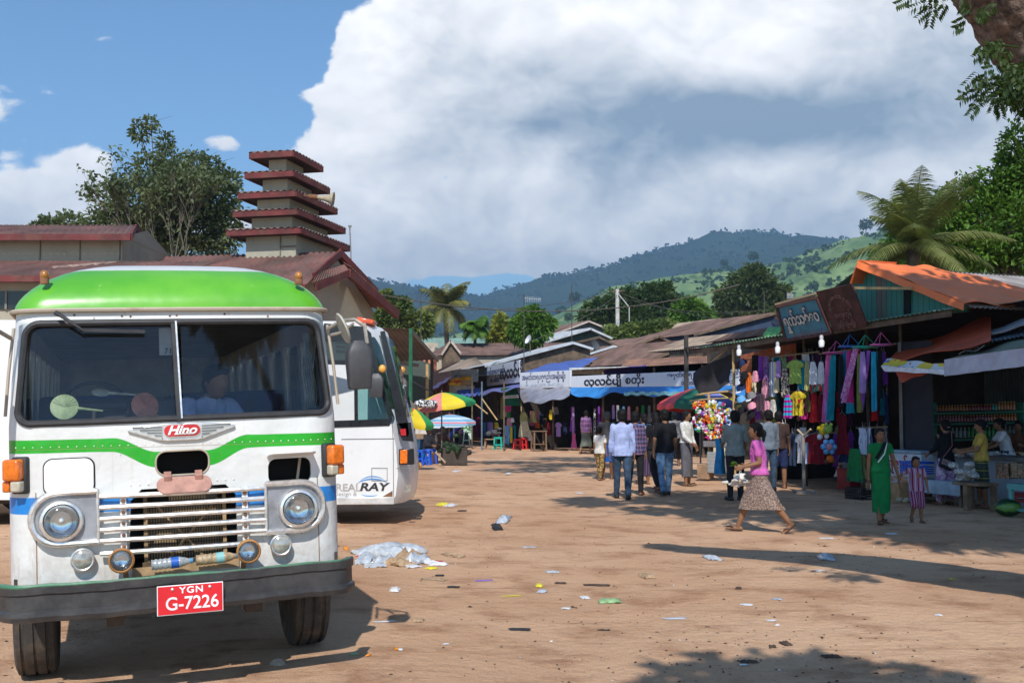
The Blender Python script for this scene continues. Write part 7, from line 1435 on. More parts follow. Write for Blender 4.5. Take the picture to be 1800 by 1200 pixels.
# furniture: stools, benches, tables
def stool(lb, px, py, Y, s_, mt, grp=None, h=.46):
    h *= .75; P = at(px, py, Y); z0 = gz(P.x, P.y); t = thing('plastic_stool', lb, 'stool', (P.x, P.y, z0), rz=rr.uniform(-.4, .4), group=grp); q = MB(); q.box((0, 0, h-.015), (s_, s_, .03)); q.box((0, 0, h-.05), (s_*.96, s_*.96, .05)); q.build('seat', mt, t, bevel=.012)
    for x in (-1, 1):
        for y in (-1, 1): q = MB(); q.beam((x*s_*.42, y*s_*.42, h-.04), (x*s_*.52, y*s_*.52, 0), .055, .035); q.build('leg', mt, t)
    q = MB(); q.beam((-s_*.45, -s_*.45, .2), (s_*.45, -s_*.45, .2), .02, .05); q.beam((-s_*.45, s_*.45, .2), (s_*.45, s_*.45, .2), .02, .05); q.build('stretcher', mt, t); return t
SB = M('stool_blue', (.01, .10, .62), .4, 0, .05); ST = M('stool_teal', (.01, .42, .32), .4, 0, .05); SR = M('stool_red', (.60, .015, .015), .4, 0, .05)
for i, (px, Y, lb) in enumerate(((722, 34.5, 'blue plastic stool half hidden by the coach front'), (738, 33.2, 'blue plastic stool in the middle of the row by the coach'), (748, 33.6, 'blue plastic stool right of the middle one'), (757, 34.4, 'blue plastic stool nearest the vendor baskets'))): stool(lb, px, 700, Y, .34, SB, 'blue plastic stools beside the coach', .62)
stool('teal plastic stool in front of the corner shop', 877, 700, 46.5, .34, ST, None, .70); stool('red plastic stool at the bamboo corner post, left one', 911, 700, 46.6, .32, SR, 'red stools by the corner post', .62); stool('red plastic stool right of the bamboo corner post', 920, 700, 46.9, .32, SR, 'red stools by the corner post', .66)
def table(nm, lb, P, w, d, h, mt, rz=0, top=.04, leg=.06, cat='table', shelf=False):
    t = thing(nm, lb, cat, (P.x, P.y, gz(P.x, P.y)), rz=rz); q = MB(); q.box((0, 0, h-top/2), (w, d, top)); q.build('table_top' if cat == 'table' else 'seat', mt, t, bevel=.006)
    for x in (-1, 1):
        for y in (-1, 1): q = MB(); q.beam((x*(w/2-leg), y*(d/2-leg), h-top), (x*(w/2-leg*.8), y*(d/2-leg*.8), 0), leg); q.build('leg', mt, t)
    if shelf: q = MB(); q.box((0, 0, h*.35), (w*.9, d*.8, .03)); q.build('shelf', mt, t)
    return t
table('wooden_bench', 'small wooden bench in front of the corner shop', at(862, 700, 46.8), .52, .3, .44, M('bench_wood', (.32, .22, .13), .8), -.2, cat='bench'); table('wooden_table', 'high brown wooden table under the silver awning', at(947, 700, 44.8), .62, .45, .85, M('bench_brown', (.20, .12, .07), .8), .3, shelf=True)
# green painted sign stand
P = at(820, 700, 49); t = thing('sign_stand', 'pale green stacked sign stand with dark green Burmese letters', 'sign stand', mat=Matrix.Translation((P.x, P.y, 0)) @ Matrix.Scale(.60, 4)); GN = M('mint', (.50, .68, .55), .6)
q = MB(); q.box((0, 0, 1.62), (.42, .3, .9)); q.box((.28, .1, 1.35), (.22, .2, 1.5)); q.build('board', GN, t, bevel=.01); q = MB(); q.box((0, 0, 2.15), (.42, .3, .16)); q.build('cap', M('cap_aqua', (.20, .50, .55), .5), t)
for x in (-.24, .24): q = MB(); q.beam((x*.6, 0, 1.2), (x*1.2, -.1, 0), .07, .06); q.build('leg', GN, t)
q = MB(); q.box((0, 0, .55), (.45, .3, .05)); q.build('stretcher', GN, t)
text('lettering', 'ထမင်း\nဆိုင်', .40, M('ink_green', (.02, .16, .05), .6), t, loc=(.02, -.16, 1.60), bold=.02)
# ================================================================ umbrellas
def umbrella(lb, P, r, h, cols, tilt=(0, 0), pole=True, drop=.14, nseg=8, up_=.42):
    T = Matrix.Translation((P.x, P.y, 0)); t = thing('market_umbrella', lb, 'umbrella', mat=T); zt = P.z; Q = Matrix.Translation((0, 0, zt)) @ Matrix.Rotation(tilt[0], 4, 'X') @ Matrix.Rotation(tilt[1], 4, 'Y'); mats = [CT[c] if isinstance(c, str) else c for c in cols]; q = MB(Q)
    for s_ in range(nseg):
        q.m = s_ % len(cols); a0, a1 = 2*PI*s_/nseg, 2*PI*(s_+1)/nseg
        def fn(u, v):
            a = a0+(a1-a0)*u; k = 1-.09*math.sin(PI*u)*v; R_ = r*min(1, v*1.18)*k; z = -up_*r*(min(1, v*1.18))**1.5
            if v > .85: z -= drop*(v-.85)/.15; 
            return (R_*math.cos(a), R_*math.sin(a), z-.03*r*math.sin(PI*u)*v)
        q.grid(fn, 6, 9, .006)
    q.build('canopy', mats, t, ang=50)
    for s_ in range(nseg): a = 2*PI*s_/nseg; q = MB(Q); q.tube([(0, 0, -.05), (r*.5*math.cos(a), r*.5*math.sin(a), -up_*r*.36-.02), (r*.98*math.cos(a), r*.98*math.sin(a), -up_*r*.97-.03)], .008, 4); q.build('rib', STEEL, t)
    q = MB(); q.tube([(0, 0, .02), Q @ Vec((0, 0, .08))], .022, 8); q.build('pole', M('pole_grey', (.18, .17, .16), .5, .3), t); return t
UMB = {k: M('umb_'+k, c, .6, 0, .08, 2) for k, c in dict(y=(.72, .55, .02), g=(.03, .30, .08), r=(.62, .06, .06), b=(.10, .12, .42), p=(.75, .25, .22), w=(.7, .7, .72), dg=(.015, .13, .07), lb=(.20, .22, .55)).items()}
for u_ in UMB.values(): u_.node_tree.nodes['Principled BSDF'].inputs['Transmission Weight'].default_value = 0
umbrella('large multicoloured umbrella tilted over the vendors right of the coach', at(777, 690, 34), 1.0, 0, [UMB[c] for c in 'gyprypyg'], (.05, -.14), up_=.36)
umbrella('red and yellow umbrella half hidden behind the coach front', at(728, 718, 30), .66, 0, [UMB[c] for c in 'rryg'], (.15, .30), up_=.4)
umbrella('pale blue striped umbrella behind the large multicoloured one', at(790, 728, 42), 1.0, 0, [stripes('umb_stripe', (.55, .65, .72), (.20, .40, .55), 6, 2, (.6, .2, .25))], (.05, -.05), up_=.30)
umbrella('pink and white striped umbrella top beneath the yellow signs', at(798, 699, 47), .75, 0, [stripes('umb_stripe2', (.70, .68, .66), (.60, .12, .16), 7, 0, (.2, .45, .4))], (0, -.05), up_=.3)
umbrella('faded green, pink, blue and yellow umbrella behind the toy rack', on_line(1230, 681, (4.9, 28.5), (6.5, 27.4)), 1.12, 0, [UMB['y'], UMB['dg'], UMB['r'], UMB['y'], UMB['r'], UMB['dg'], UMB['lb'], UMB['y']], (-.04, .02), up_=.40)
drape('beige_cloth', 'beige sheet stretched beside the coach front above the vendors', (lambda A, B, C_, D: (lambda u, v: A.lerp(B, u).lerp(D.lerp(C_, u), v)+Vec((0, 0, .1*math.sin(u*6)))))(at(702, 702, 31), at(740, 708, 34), at(745, 722, 34), at(704, 735, 31)), M('beige_sheet', (.42, .36, .27), .9), 10, 8, 'cloth')
q = MB()
for k in range(9): q.ell(at(735+k*3.4, 709+3*math.sin(k*2), 33), (.13, .12, .09), 8, 6)
q.build('cloth_bundle', CT['check'], label='black and white crumpled cloth on top of the beige sheet', cat='cloth bundle')
# ================================================================ toy rack
tr0 = thing('toy_rack', 'bamboo rack with black cloth flag and crossbars hung with toys', 'rack', (4.9, 26.2, 0)); TA, TBb = (4.4, 26.6), (5.6, 25.6); TD = Vec((1.2, -1, 0)).normalized()
def KT(px, py, off=0): return on_line(px, py, TA, TBb, off)
BMB = M('bamboo')
for pts, r in (([(1247, 852), (1246, 690)], .035), ([(1222, 694), (1290, 687)], .028), ([(1213, 704), (1292, 699)], .02), ([(1222, 660), (1288, 606)], .02)):
    a, b_ = KT(*pts[0]), KT(*pts[1]); 
    if pts[0][1] > 840: a.z = 0
    q = MB(); q.tube([a, a.lerp(b_, .5)+Vec((0, 0, .01)), b_], r, 7); q.build('bamboo_pole', BMB, tr0, world=True)
q = MB(); A_, B_, C_, D_ = KT(1219, 656), KT(1287, 618), KT(1287, 672), KT(1231, 693); q.grid(lambda u, v: A_.lerp(B_, u).lerp(D_.lerp(C_, u), v)+Vec((0, 0, -.05*math.sin(PI*u)*v))+MN*(.10*math.sin(u*5+v*3)), 16, 10, .006); q.build('black_cloth', M('faded_black', (.035, .033, .038), .9), tr0, world=True, ang=80)
Gt = 'bright plastic toys hung on the bamboo toy rack'; desc = ['top row', 'second row', 'third row', 'fourth row', 'bottom row']
tc_ = ['red', 'orange', 'lime', 'yellow', 'green', 'sky', 'white', 'rose', 'orange', 'purple', 'yellow', 'magenta']
k = 0
for rI in range(5):
    for cI in range(6):
        px = 1224+cI*11+(rI % 2)*4; py = 712+rI*13; 
        if rI == 0 and cI > 4 or (rI > 3 and cI < 2): continue
        P = KT(px, py, .25+.08*rr.random()); c1, c2, c3 = tc_[k % 12], tc_[(k*5+3) % 12], tc_[(k*7+1) % 12]; k += 1
        lump('toy_bag', f'{c1} and {c2} toy bundle in the {desc[rI]} of the toy rack, {["far left", "left", "left of centre", "right of centre", "right", "far right"][cI]}', P, [((rr.uniform(-.07, .07), rr.uniform(-.04, .04), rr.uniform(-.08, .08)), (rr.uniform(.012, .055), rr.uniform(.015, .035), rr.uniform(.012, .06)), [c1, c2, c3, 'white'][i % 4]) for i in range(20)], 'toy', Gt)
for lb, px, py, s_, mt in (('clear plastic basket stack at the foot of the toy rack', 1262, 812, (.42, .3, .5), M('clear_plastic')), ('grey wire crate in the middle of the toy rack', 1262, 780, (.62, .3, .14), CT['grey']), ('pale sack hanging low on the toy rack', 1268, 792, (.3, .25, .22), CT['cream']), ('brown carton beside the toy rack foot', 1240, 828, (.3, .3, .36), M('carton', (.34, .22, .13), .85))):
    P = KT(px, py, .15); q = MB(); q.box(P, s_, rz=-.6); 
    for i in range(6): q.box(P+Vec((0, 0, (i-2.5)*s_[2]/6)), (s_[0]*1.03, s_[1]*1.03, .012), rz=-.6)
    q.build('basket' if 'basket' in lb else 'crate' if 'crate' in lb else 'sack' if 'sack' in lb else 'carton', mt, label=lb, cat='container', bevel=.01)
# ================================================================ right snack shop
drp = lambda A, B, C_, D, am=.05, fr=9: (lambda u, v: A.lerp(B, u).lerp(D.lerp(C_, u), v)+Vec((0, 0, am*math.sin(u*fr+v*4)*.6-am*math.sin(PI*v))))
drape('red_tarpaulin', 'dark red tarpaulin awning slanting down below the plank gable', drp(F(1575, 620, -.4), F(1742, 556, -1.2), F(1742, 600, 1.0), F(1552, 640, 1.1)), M('red_tarp', (.52, .085, .032), .6, 0, .15, 2, dirt=.15), 40, 14, 'tarpaulin')
drape('red_flap', 'red tarpaulin corner hanging under the striped white cloth', drp(F(1568, 640, .8), F(1640, 640, .8), F(1632, 655, .9), F(1585, 672, .9), .02), M('red_tarp'), 10, 6, 'tarpaulin')
m, nt, b, oc = newmat('banner_print'); n_ = nz(nt, oc, 3.0, 1); c = mixc(nt, n_.gt(.56), (.60, .62, .66), (.70, .52, .03)); c = mixc(nt, nz(nt, oc, 4.5, 1, .5, 0).lt(.42), c, (.05, .22, .55)); c = mixc(nt, nz(nt, oc, 7, 1).lt(.33), c, (.6, .05, .04)); setin(nt, b, 'Base Color', c); setin(nt, b, 'Roughness', .5)
drape('printed_banner', 'white banner cloth with yellow, blue and red print folded over the red tarpaulin edge', drp(F(1560, 631, 1.0), F(1662, 640, 1.2), F(1662, 655, 1.25), F(1549, 643, 1.25), .02, 14), m, 24, 6, 'banner')
drape('white_hem', 'pale hem hanging below the printed banner', drp(F(1549, 643, 1.26), F(1662, 650, 1.27), F(1662, 658, 1.27), F(1556, 652, 1.26), .01, 14), CT['white'], 24, 3, 'cloth')
CVM = M('olive_canvas', (.20, .22, .15), .85, 0, .12, 1.5, dirt=.2)
ps = [F(1661, 632, 1.25), F(1830, 606, 1.5), F(1830, 570, -.8), F(1720, 612, -.6)]
drape('canvas_awning', 'olive-green canvas awning at the right edge above the white valance', drp(*ps, .03), CVM, 20, 8)
vs_ = [F(1661, 632, 1.28), F(1830, 607, 1.53), F(1830, 640, 1.55), F(1661, 661, 1.30)]
drape('white_valance', 'white cloth valance hanging straight at the right edge', lambda u, v: vs_[0].lerp(vs_[1], u).lerp(vs_[3].lerp(vs_[2], u), v)+RN*(.025*math.sin(u*31)*v), M('valance_white', (.50, .49, .56), .9, 0, .12, 5), 50, 6, 'cloth valance')
q = MB(); q.sheet(F(1705, 606, .2), F(1840, 582, .4), F(1840, 566, -1.0), F(1730, 596, -1.0), .10, .02); q.build('tin_sheet', M('blue_tin', (.20, .25, .30), .5, .3, .3, 2), label='blue-grey corrugated tin sheet above the olive canvas awning', cat='tin sheet')
q = MB(); q.sheet(F(1722, 592, .0), F(1840, 558, .0), F(1840, 545, -.9), F(1722, 587, -.9), .8, .01, 0, .03); q.build('tin_sheet', M('pale_tin', (.42, .46, .50), .4, .4, .2, 2), label='smooth pale tin edge slanting steeply at the right edge', cat='tin sheet')
drape('plastic_sheet', 'crumpled pale blue plastic on the olive canvas edge', drp(F(1685, 622, .8), F(1730, 608, .5), F(1722, 603, .1), F(1700, 612, .1), .05, 7), M('pale_plastic', (.45, .55, .62), .3), 10, 6, 'plastic sheet')
sn = thing('snack_shop', 'dark snack and drinks shop at the right edge under the white valance', 'shop', (10, 19, 0))
q = MB(); a, b_ = F(1585, 700, -.2), F(1640, 700, -.2); quadm(q, [g(a), g(b_), g(b_, 3.0), g(a, 3.0)]); q.build('mesh_panel', M('mesh_dark', (.028, .028, .034), .8), sn, world=True, smooth=False)
q = MB(); q.beam(g(F(1583, 700, -.15)), g(F(1583, 700, -.15), 3.0), .05); q.build('frame_post', M('grey_wood'), sn, world=True)
q = MB(); 
for i in range(16): p = F(1738+5.5*i, 700, -2.9); q.beam(g(p, .8), g(p, 3.2), .16, .05)
q.build('board_wall', M('green_grey_boards', (.055, .065, .05), .9, 0, .3, 2), sn, world=True)
SHO = -2.2; MINT = M('mint_shelf', (.04, .24, .17), .7, 0, .15, 3)
sf = thing('drinks_shelf', 'mint green wooden shelf stacked with rows of drink bottles', 'shelf', g(F(1715, 760, SHO)))
for py in (724, 743, 771, 800): q = MB(); a, b_ = F(1640, py+3, SHO), F(1815, py-1, SHO); q.beam(a, b_, .30, .035); q.build('board', MINT, sf, world=True)
for px in (1638, 1796): q = MB(); p = F(px, 720, SHO); q.beam(g(p, .1), Vec((p.x, p.y, F(px, 712, SHO).z+.05)), .08, .3); q.build('upright', MINT, sf, world=True)
def bot(lb, px, py, h, r, mt, grp, capm):
    P = F(px, py, SHO+.1); q = MB(); q.lathe([(0, 0), (r, .004), (r, h*.55), (r*.9, h*.65), (r*.4, h*.82), (r*.38, h*.9)], 9, P); q.m = 1; q.lathe([(r*.45, h*.88), (r*.45, h), (0, h)], 8, P); q.build('bottle', [mt, capm], label=lb, cat='bottle', group=grp)
BO = {c: M('drink_'+c, v_, .25, 0, .1, 30, spec=.7) for c, v_ in dict(orange=(.36, .11, .008), red=(.20, .008, .014), pink=(.26, .07, .10), green=(.02, .22, .04), clear=(.20, .26, .24), teal=(.02, .30, .26)).items()}; CW_ = M('cap_gold', (.6, .42, .1), .4)
for i in range(27):
    px = 1648+5.2*i; c = 'orange' if i < 11 else 'red' if i < 19 else 'teal' if i < 21 else 'orange'; w = {'orange': 'orange drink bottle on the top shelf '+('left of the red ones' if i < 11 else 'right of the red ones'), 'red': 'dark red drink bottle in the middle of the top shelf', 'teal': 'teal bottle between red and orange ones on the top shelf'}[c]
    bot(w, px, 722.5-i*.1, .12 if i < 21 else .16, .028, BO[c], 'drink bottles on the top mint shelf: '+w, CW_)
for i in range(27):
    px = 1650+5.2*i; c = 'pink' if i < 9 or 12 < i < 18 else 'red' if i < 13 else 'orange'; w = {'pink': 'pink drink bottle on the second shelf '+('left part' if i < 9 else 'middle part'), 'red': 'red bottle among the pink ones on the second shelf', 'orange': 'orange bottle at the right of the second shelf'}[c]
    bot(w, px, 741.5-i*.1, .13, .028, BO[c], 'drink bottles on the second mint shelf: '+w, CW_)
for i in range(18):
    px = 1668+7.2*i; c = 'clear' if i < 5 or i > 12 else 'green'; w = {'green': 'tall green glass bottle on the third shelf', 'clear': 'tall clear bottle on the third shelf '+('left of the green ones' if i < 5 else 'right of the green ones')}[c]
    bot(w, px, 769.5-i*.1, .21, .036, BO[c], 'tall bottles on the third mint shelf: '+w, BO[c])
# cooler, counter, baskets
CF = M('cooler_white', (.60, .64, .68), .5, 0, .08, 3, dirt=.2); P = F(1590, 812, .1); T = facing((P.x, P.y, 0), RD); t = thing('ice_cooler', 'white chest cooler with red Burmese lettering beside the blue basket', 'cooler', mat=T)
q = MB(); q.box((0, .28, .47), (.92, .62, .84)); q.build('chest', CF, t, bevel=.03); q = MB(); q.box((0, .28, .91), (.96, .66, .06)); q.build('lid', M('lid_blue', (.30, .42, .50), .5), t, bevel=.02)
RL_ = M('letter_red', (.45, .02, .05), .6); text('lettering', 'ေရသန့်', .24, RL_, t, loc=(-.22, -.036, .68), bold=.008); text('lettering', 'အအေး', .19, M('letter_orange', (.65, .25, .08), .6), t, loc=(-.18, -.036, .40), bold=.006)
P = F(1672, 812, -.25); T = facing((P.x, P.y, 0), RD); t = thing('counter', 'pale blue-white shop counter behind the shoppers', 'counter', mat=T); q = MB(); q.box((.6, .3, .42), (3.6, .6, .84)); q.build('body', M('counter_paint', (.34, .40, .46), .6, 0, .15, 2, dirt=.2), t, bevel=.01); q = MB(); q.box((.6, .28, .87), (3.7, .74, .05)); q.build('counter_top', M('counter_top', (.14, .13, .13), .6), t)
P = F(1612, 829, .5); T = facing((P.x, P.y, F(1612, 832, .5).z), RD); t = thing('blue_basket', 'bright blue plastic basket behind the child', 'basket', mat=T); BBK = M('basket_blue', (.01, .10, .55), .4, 0, .05)
q = MB()
for z in (.01, .05, .09, .13, .20): q.box((0, -.17, z), (.46, .012, .018 if z < .2 else .04)); q.box((0, .17, z), (.46, .012, .018 if z < .2 else .04)); q.box((-.235, 0, z), (.012, .35, .018 if z < .2 else .04)); q.box((.235, 0, z), (.012, .35, .018 if z < .2 else .04))
for i in range(13): q.box((-.23+i*.0383, -.17, .1), (.014, .014, .19))
q.box((0, 0, .005), (.46, .34, .01)); q.build('tray', BBK, t)
P = F(1574, 882, .7); q = MB(); T = facing((P.x, P.y, gz(P.x, P.y)), RD); q.T = T; q.box((0, .15, .17), (.30, .34, .34)); 
for x in (-.13, .13): q.box((x, -.03, .17), (.035, .02, .34))
q.T = None; q.build('wooden_box', M('pine_box', (.42, .25, .12), .8, 0, .2, 6), label='small orange-brown wooden box beside the girl in green', cat='box', bevel=.005)
P = F(1650, 880, .5); T = facing((P.x, P.y, gz(P.x, P.y)), RD); t = thing('cloth_bench', 'low wooden bench draped with pale blue cloth behind the woman in black', 'bench', mat=T); q = MB(); q.box((0, .15, .40), (1.15, .42, .05)); q.build('seat', WD, t)
for x in (-.5, .5): q = MB(); q.box((x, .15, .19), (.06, .3, .38)); q.build('leg', WD, t)
q = MB(); q.grid(lambda u, v: (-.58+1.16*u, -.07-.02*math.sin(u*22)*v, .43-.22*v), 30, 4, .006); q.box((0, .15, .432), (1.16, .43, .012)); q.build('drape', M('drape_blue', (.34, .44, .52), .8, 0, .2, 5), t, ang=80)
q = MB(); q.beam((-.5, .15, .1), (.9, .1, .12), .05); q.build('stretcher', WD, t)
P = F(1703, 893, .75); T = facing((P.x, P.y, gz(P.x, P.y)), RD); t = thing('log_table', 'rough small wooden table with thick post legs carrying a plastic bag of snacks', 'table', mat=T); LW = M('log_wood', (.22, .15, .09), .85, 0, .35, 6)
q = MB(); q.box((0, .15, .44), (.58, .46, .05)); q.build('table_top', LW, t, bevel=.01)
for x, y in ((-.02, -.02), (.24, .3), (-.24, .3)): q = MB(); q.box((x, y, .21), (.09, .08, .42)); q.build('leg', LW, t, bevel=.01)
P2 = F(1703, 843, .65)
def blob(nm, lb, P, n_, r, mt, cat, seed=1, sq=.7, grp=None):
    rr2 = random.Random(seed); q = MB()
    for _ in range(n_): q.ell(P+Vec((rr2.gauss(0, r*.5), rr2.gauss(0, r*.4), abs(rr2.gauss(0, r*.5))*sq+r*.15)), (r*rr2.uniform(.2, .45), r*rr2.uniform(.2, .4), r*rr2.uniform(.12, .32)), 8, 6)
    q = remesh(q, r*.07, 1, r*.10, 5/r*.6, seed); return q.build(nm, mt, label=lb, cat=cat, group=grp, ang=80)
PB = M('bag_plastic', (.42, .42, .40), .25, 0, .5, 30, coat=.6); blob('snack_bag', 'knotted clear plastic bag of nuts on the rough wooden table', P2+Vec((0, 0, -.02)), 16, .22, PB, 'bag', 3, 1.2)
P = F(1512, 884, .9); T = facing((P.x, P.y, gz(P.x, P.y)), RD); t = thing('black_crate', 'black plastic crate on the ground left of the girl in green', 'crate', mat=T); BK = M('crate_black', (.012, .012, .013), .5); q = MB()
for z in (.01, .06, .11, .16, .21): 
    for y in (-.16, .16): q.box((0, y, z), (.44, .014, .022))
    for x in (-.22, .22): q.box((x, 0, z), (.014, .33, .022))
for i in range(10): q.box((-.22+i*.049, -.16, .11), (.018, .016, .22))
q.box((0, 0, .01), (.44, .32, .012)); q.build('sides', BK, t); blob('snack_heap', 'pale paper-wrapped goods heaped in the black crate', F(1514, 872, .75)+Vec((0, 0, .0)), 9, .16, M('paper_wrap', (.42, .32, .22), .8), 'goods', 5, .5)
P = F(1772, 893, .95); t = thing('watermelon', 'striped green watermelon on the ground under the teal table', 'watermelon', (P.x, P.y, gz(P.x, P.y))); m, nt, b, oc = newmat('melon'); x, y, z = xyz(nt, oc); an = (y.m('ARCTAN2', z-.14)*3.2+(nz(nt, oc, 14, 4)-.5)*1.6); c = mixc(nt, an.sin().sm(-.2, .5), (.010, .045, .012), (.12, .26, .05)); setin(nt, b, 'Base Color', c); setin(nt, b, 'Roughness', .35)
q = MB(); q.ell((0, 0, .14), (.21, .15, .14), 24, 14, None); q.build('fruit', m, t); q = MB(); q.tube([(-.205, 0, .15), (-.235, .01, .17)], .008, 5); q.build('stem', WD, t)
P = F(1800, 895, .9); T = facing((P.x, P.y, gz(P.x, P.y)), RD); t = thing('teal_table', 'teal painted table with snack tubs at the right edge', 'table', mat=T); TLM = M('teal_paint', (.12, .38, .36), .6, 0, .15, 4, dirt=.2)
q = MB(); q.box((.22, .2, .50), (1.0, .5, .035)); q.box((.22, -.03, .46), (1.0, .03, .06)); q.build('table_top', TLM, t)
for x in (-.24, .66):
    for y in (0, .4): q = MB(); q.box((x, y, .24), (.06, .05, .48)); q.build('leg', TLM, t)
q = MB(); q.box((.2, 0, .12), (.9, .03, .04)); q.build('stretcher', TLM, t)
for lb, px, c in (('clear box of brown snack packets, left one on the teal table', 1763, (.28, .13, .08)), ('clear box of pale snack packets, right one on the teal table', 1789, (.40, .34, .24))):
    P = F(px, 838, .8); T = facing((P.x, P.y, F(px, 840, .8).z), RD); t = thing('snack_box', lb, 'snack box', mat=T); mt = pattern('packets%d' % px, c, (.5, .42, .32), 28, .52, (.08, .04, .03)); q = MB(); 
    for ix in range(4):
        for iz in range(5): q.box((-.09+ix*.06, .08+.004*math.sin(ix*5+iz), .025+iz*.046), (.052, .17, .040), rz=.08*math.sin(ix*3+iz*7))
    q.build('packets', mt, t); q = MB(); q.box((0, .08, .12), (.255, .19, .25)); q.build('clear_sides', glass('box_plastic', (.85, .88, .88), .05), t)
stool('dark red plastic stool under the teal table', 1790, 700, F(1790, 880, .2).y, .30, M('stool_darkred', (.25, .015, .02), .4), None, .45)
q = MB(); P = F(1700, 803, -.1)
for i in range(14): q.ell(P+Vec((rr.uniform(-.55, .55), rr.uniform(-.2, .1), .03+.05*rr.random())), (.10, .07, .05), 8, 5)
q = remesh(q, .012, 1); q.build('packet_heap', PB, label='heap of silvery snack packets on the counter behind the shoppers', cat='packets')
P = F(1500, 905, .6); blob('leaf_heap', 'pale heap of leaves and scraps on a sheet between girl and child', F(1590, 882, .9), 8, .14, M('leafscrap', (.42, .40, .28), .8), 'produce', 9, .3)
# blue motorcycle and goods round the left umbrella
mo = thing('motorcycle', 'blue and white small motorcycle parked behind the vendors', 'motorcycle', (at(795, 700, 54).x, 54, 0)); BLM = M('moto_blue', (.02, .06, .45), .3, coat=.4)
for x, nm in ((-.58, 'wheel'), (.62, 'wheel')): q = MB(); q.lathe([(.24, -.03), (.29, -.03), (.30, 0), (.29, .03), (.24, .03)], 20, (x, 0, .30), 'Y'); q.lathe([(.0, -.02), (.05, -.02), (.05, .02), (0, .02)], 10, (x, 0, .3), 'Y'); q.build('wheel', TY, mo)
q = MB(); q.loft([((-.3, 0, .55), .25, .10), ((-.35, 0, .72), .34, .12), ((-.4, 0, .80), .36, .12)], 14); q.build('seat', RUBBER, mo); q = MB(); q.cap((-.1, 0, .42), (.35, 0, .85), .13, .11); q.cap((.35, 0, .85), (.5, 0, .95), .10, .09); q.cap((.5, 0, .65), (.62, 0, .48), .06, .07); q = remesh(q, .02); q.build('fairing', BLM, mo)
q = MB(); q.tube([(.36, -.3, 1.02), (.40, 0, .96), (.36, .3, 1.02)], .02, 6); q.tube([(.42, 0, .95), (.62, 0, .3)], .03, 6); q.build('handlebar', STEEL, mo)
for lb, px, py, Y, s_, mt in (('white carton stacked behind the seated vendor', 741, 757, 36, (.45, .3, .22), M('carton_white', (.6, .56, .5), .8)), ('brown carton beneath the white carton', 743, 772, 36, (.5, .35, .35), M('carton')), ('dark crate at the right of the vendors', 798, 801, 33.5, (.75, .5, .50), M('crate_dark', (.06, .045, .035), .8)), ('blue tub left of the seated vendor', 729, 782, 34.6, (.6, .4, .35), M('tub_blue', (.03, .09, .16), .6))):
    P = at(px, py, Y); q = MB(); q.box(P, s_, rz=.2); q.box(P+Vec((0, 0, s_[2]/2)), (s_[0]*1.04, s_[1]*1.04, .03), rz=.2); 
    for i in range(5): q.box(P+Vec((0, 0, (i-2)*s_[2]/5)), (s_[0]*1.02, s_[1]*1.02, .02), rz=.2)
    q.build('carton' if 'carton' in lb else 'crate' if 'crate' in lb else 'tub', mt, label=lb, cat='box')
blob('produce_heap', 'dark green heap of leafy vegetables before the vendors', at(788, 797, 33.3), 18, .34, leafmat('veg', (.010, .030, .014), (.025, .06, .02)), 'vegetables', 12, .8); blob('goods_heap', 'dark jumble of bundles at the right end of the vendors pitch', at(806, 800, 33.6), 14, .32, M('bundle_dark', (.05, .045, .04), .8), 'bundles', 13, 1.0)
blob('goods_heap', 'grey-black bundles stacked behind the teal stool', at(873, 770, 47.5), 9, .35, M('bundle_grey', (.07, .07, .075), .7), 'bundles', 15, .9)
q = MB(); q.tube([at(766, 795, 33), at(782, 812, 32)], .03, 6); q.build('timber_stick', M('stick', (.45, .33, .2), .8), label='pale stick leaning against the blue stools', cat='stick')
# ================================================================ the people
SHK = M('shoe_black', (.015, .013, .012), .5); DJ = M('jeans_dark', (.035, .065, .11), .9, 0, .35, 14); LJ = M('jeans_light', (.12, .22, .36), .9, 0, .45, 12); BKT = M('trousers_black', (.012, .012, .015), .85)
def GP(px, Y): p = at(px, 700, Y); return p.x, Y
D_ = math.pi
W_ = lambda a, b_: ((a, .12), (-b_, .25))
# woman in pink, walking left
x, y = GP(1333, 15.2)
person_pink, Tp, J = person('woman walking left in pink top and brown patterned wrap skirt, carrying a bag', x, y, -PI/2-.12, 1.56, True, .06, -.10, legs=((.44, .08), (-.45, .22)), arms=((-.28, .16, 1.55, .10), (-.12, .10, 1.42, .0)), top=('blouse', TT('hotpink', (.58, .13, .42)), .62, .89), bot=('longyi', pattern('batik', (.13, .085, .068), (.36, .27, .22), 55, .5, (.14, .09, .075)), .26), hair='ponytail', vox=.0085, face=True, foot=(0, .75), base=None)
def world(T, v): return T @ v
h = world(Tp, J['W'][-1]+J['ad'][-1]*.09)
q = MB(); q.ell(h+Vec((-.10, -.04, .05)), (.07, .03, .03)); q = MB()
for i in range(12): a = i*.9; leaf(q, h+Vec((-.04, -.02, .02)), Vec((-1+.3*math.cos(a), .5*math.sin(a), .5+.3*math.sin(a*2))), .05, .14, rr)
q.build('leaf_bunch', LG2, label='small green leaf bunch in the hand of the woman in pink', cat='leaves', smooth=False)
blob('carrier_bag', 'translucent plastic bag hanging from the arm of the woman in pink', h+Vec((-.05, -.08, -.28)), 34, .125, M('bag_white', (.62, .60, .55), .35, 0, .2, 14, coat=.4), 'bag', 21, 1.1)
q = MB(); q.tube([h+Vec((-.03, -.08, -.17)), h+Vec((0, -.03, 0)), h+Vec((-.08, -.07, -.17))], .006, 5); q.build('bag_handle', M('bag_white'), COL.objects['carrier_bag'], world=True)
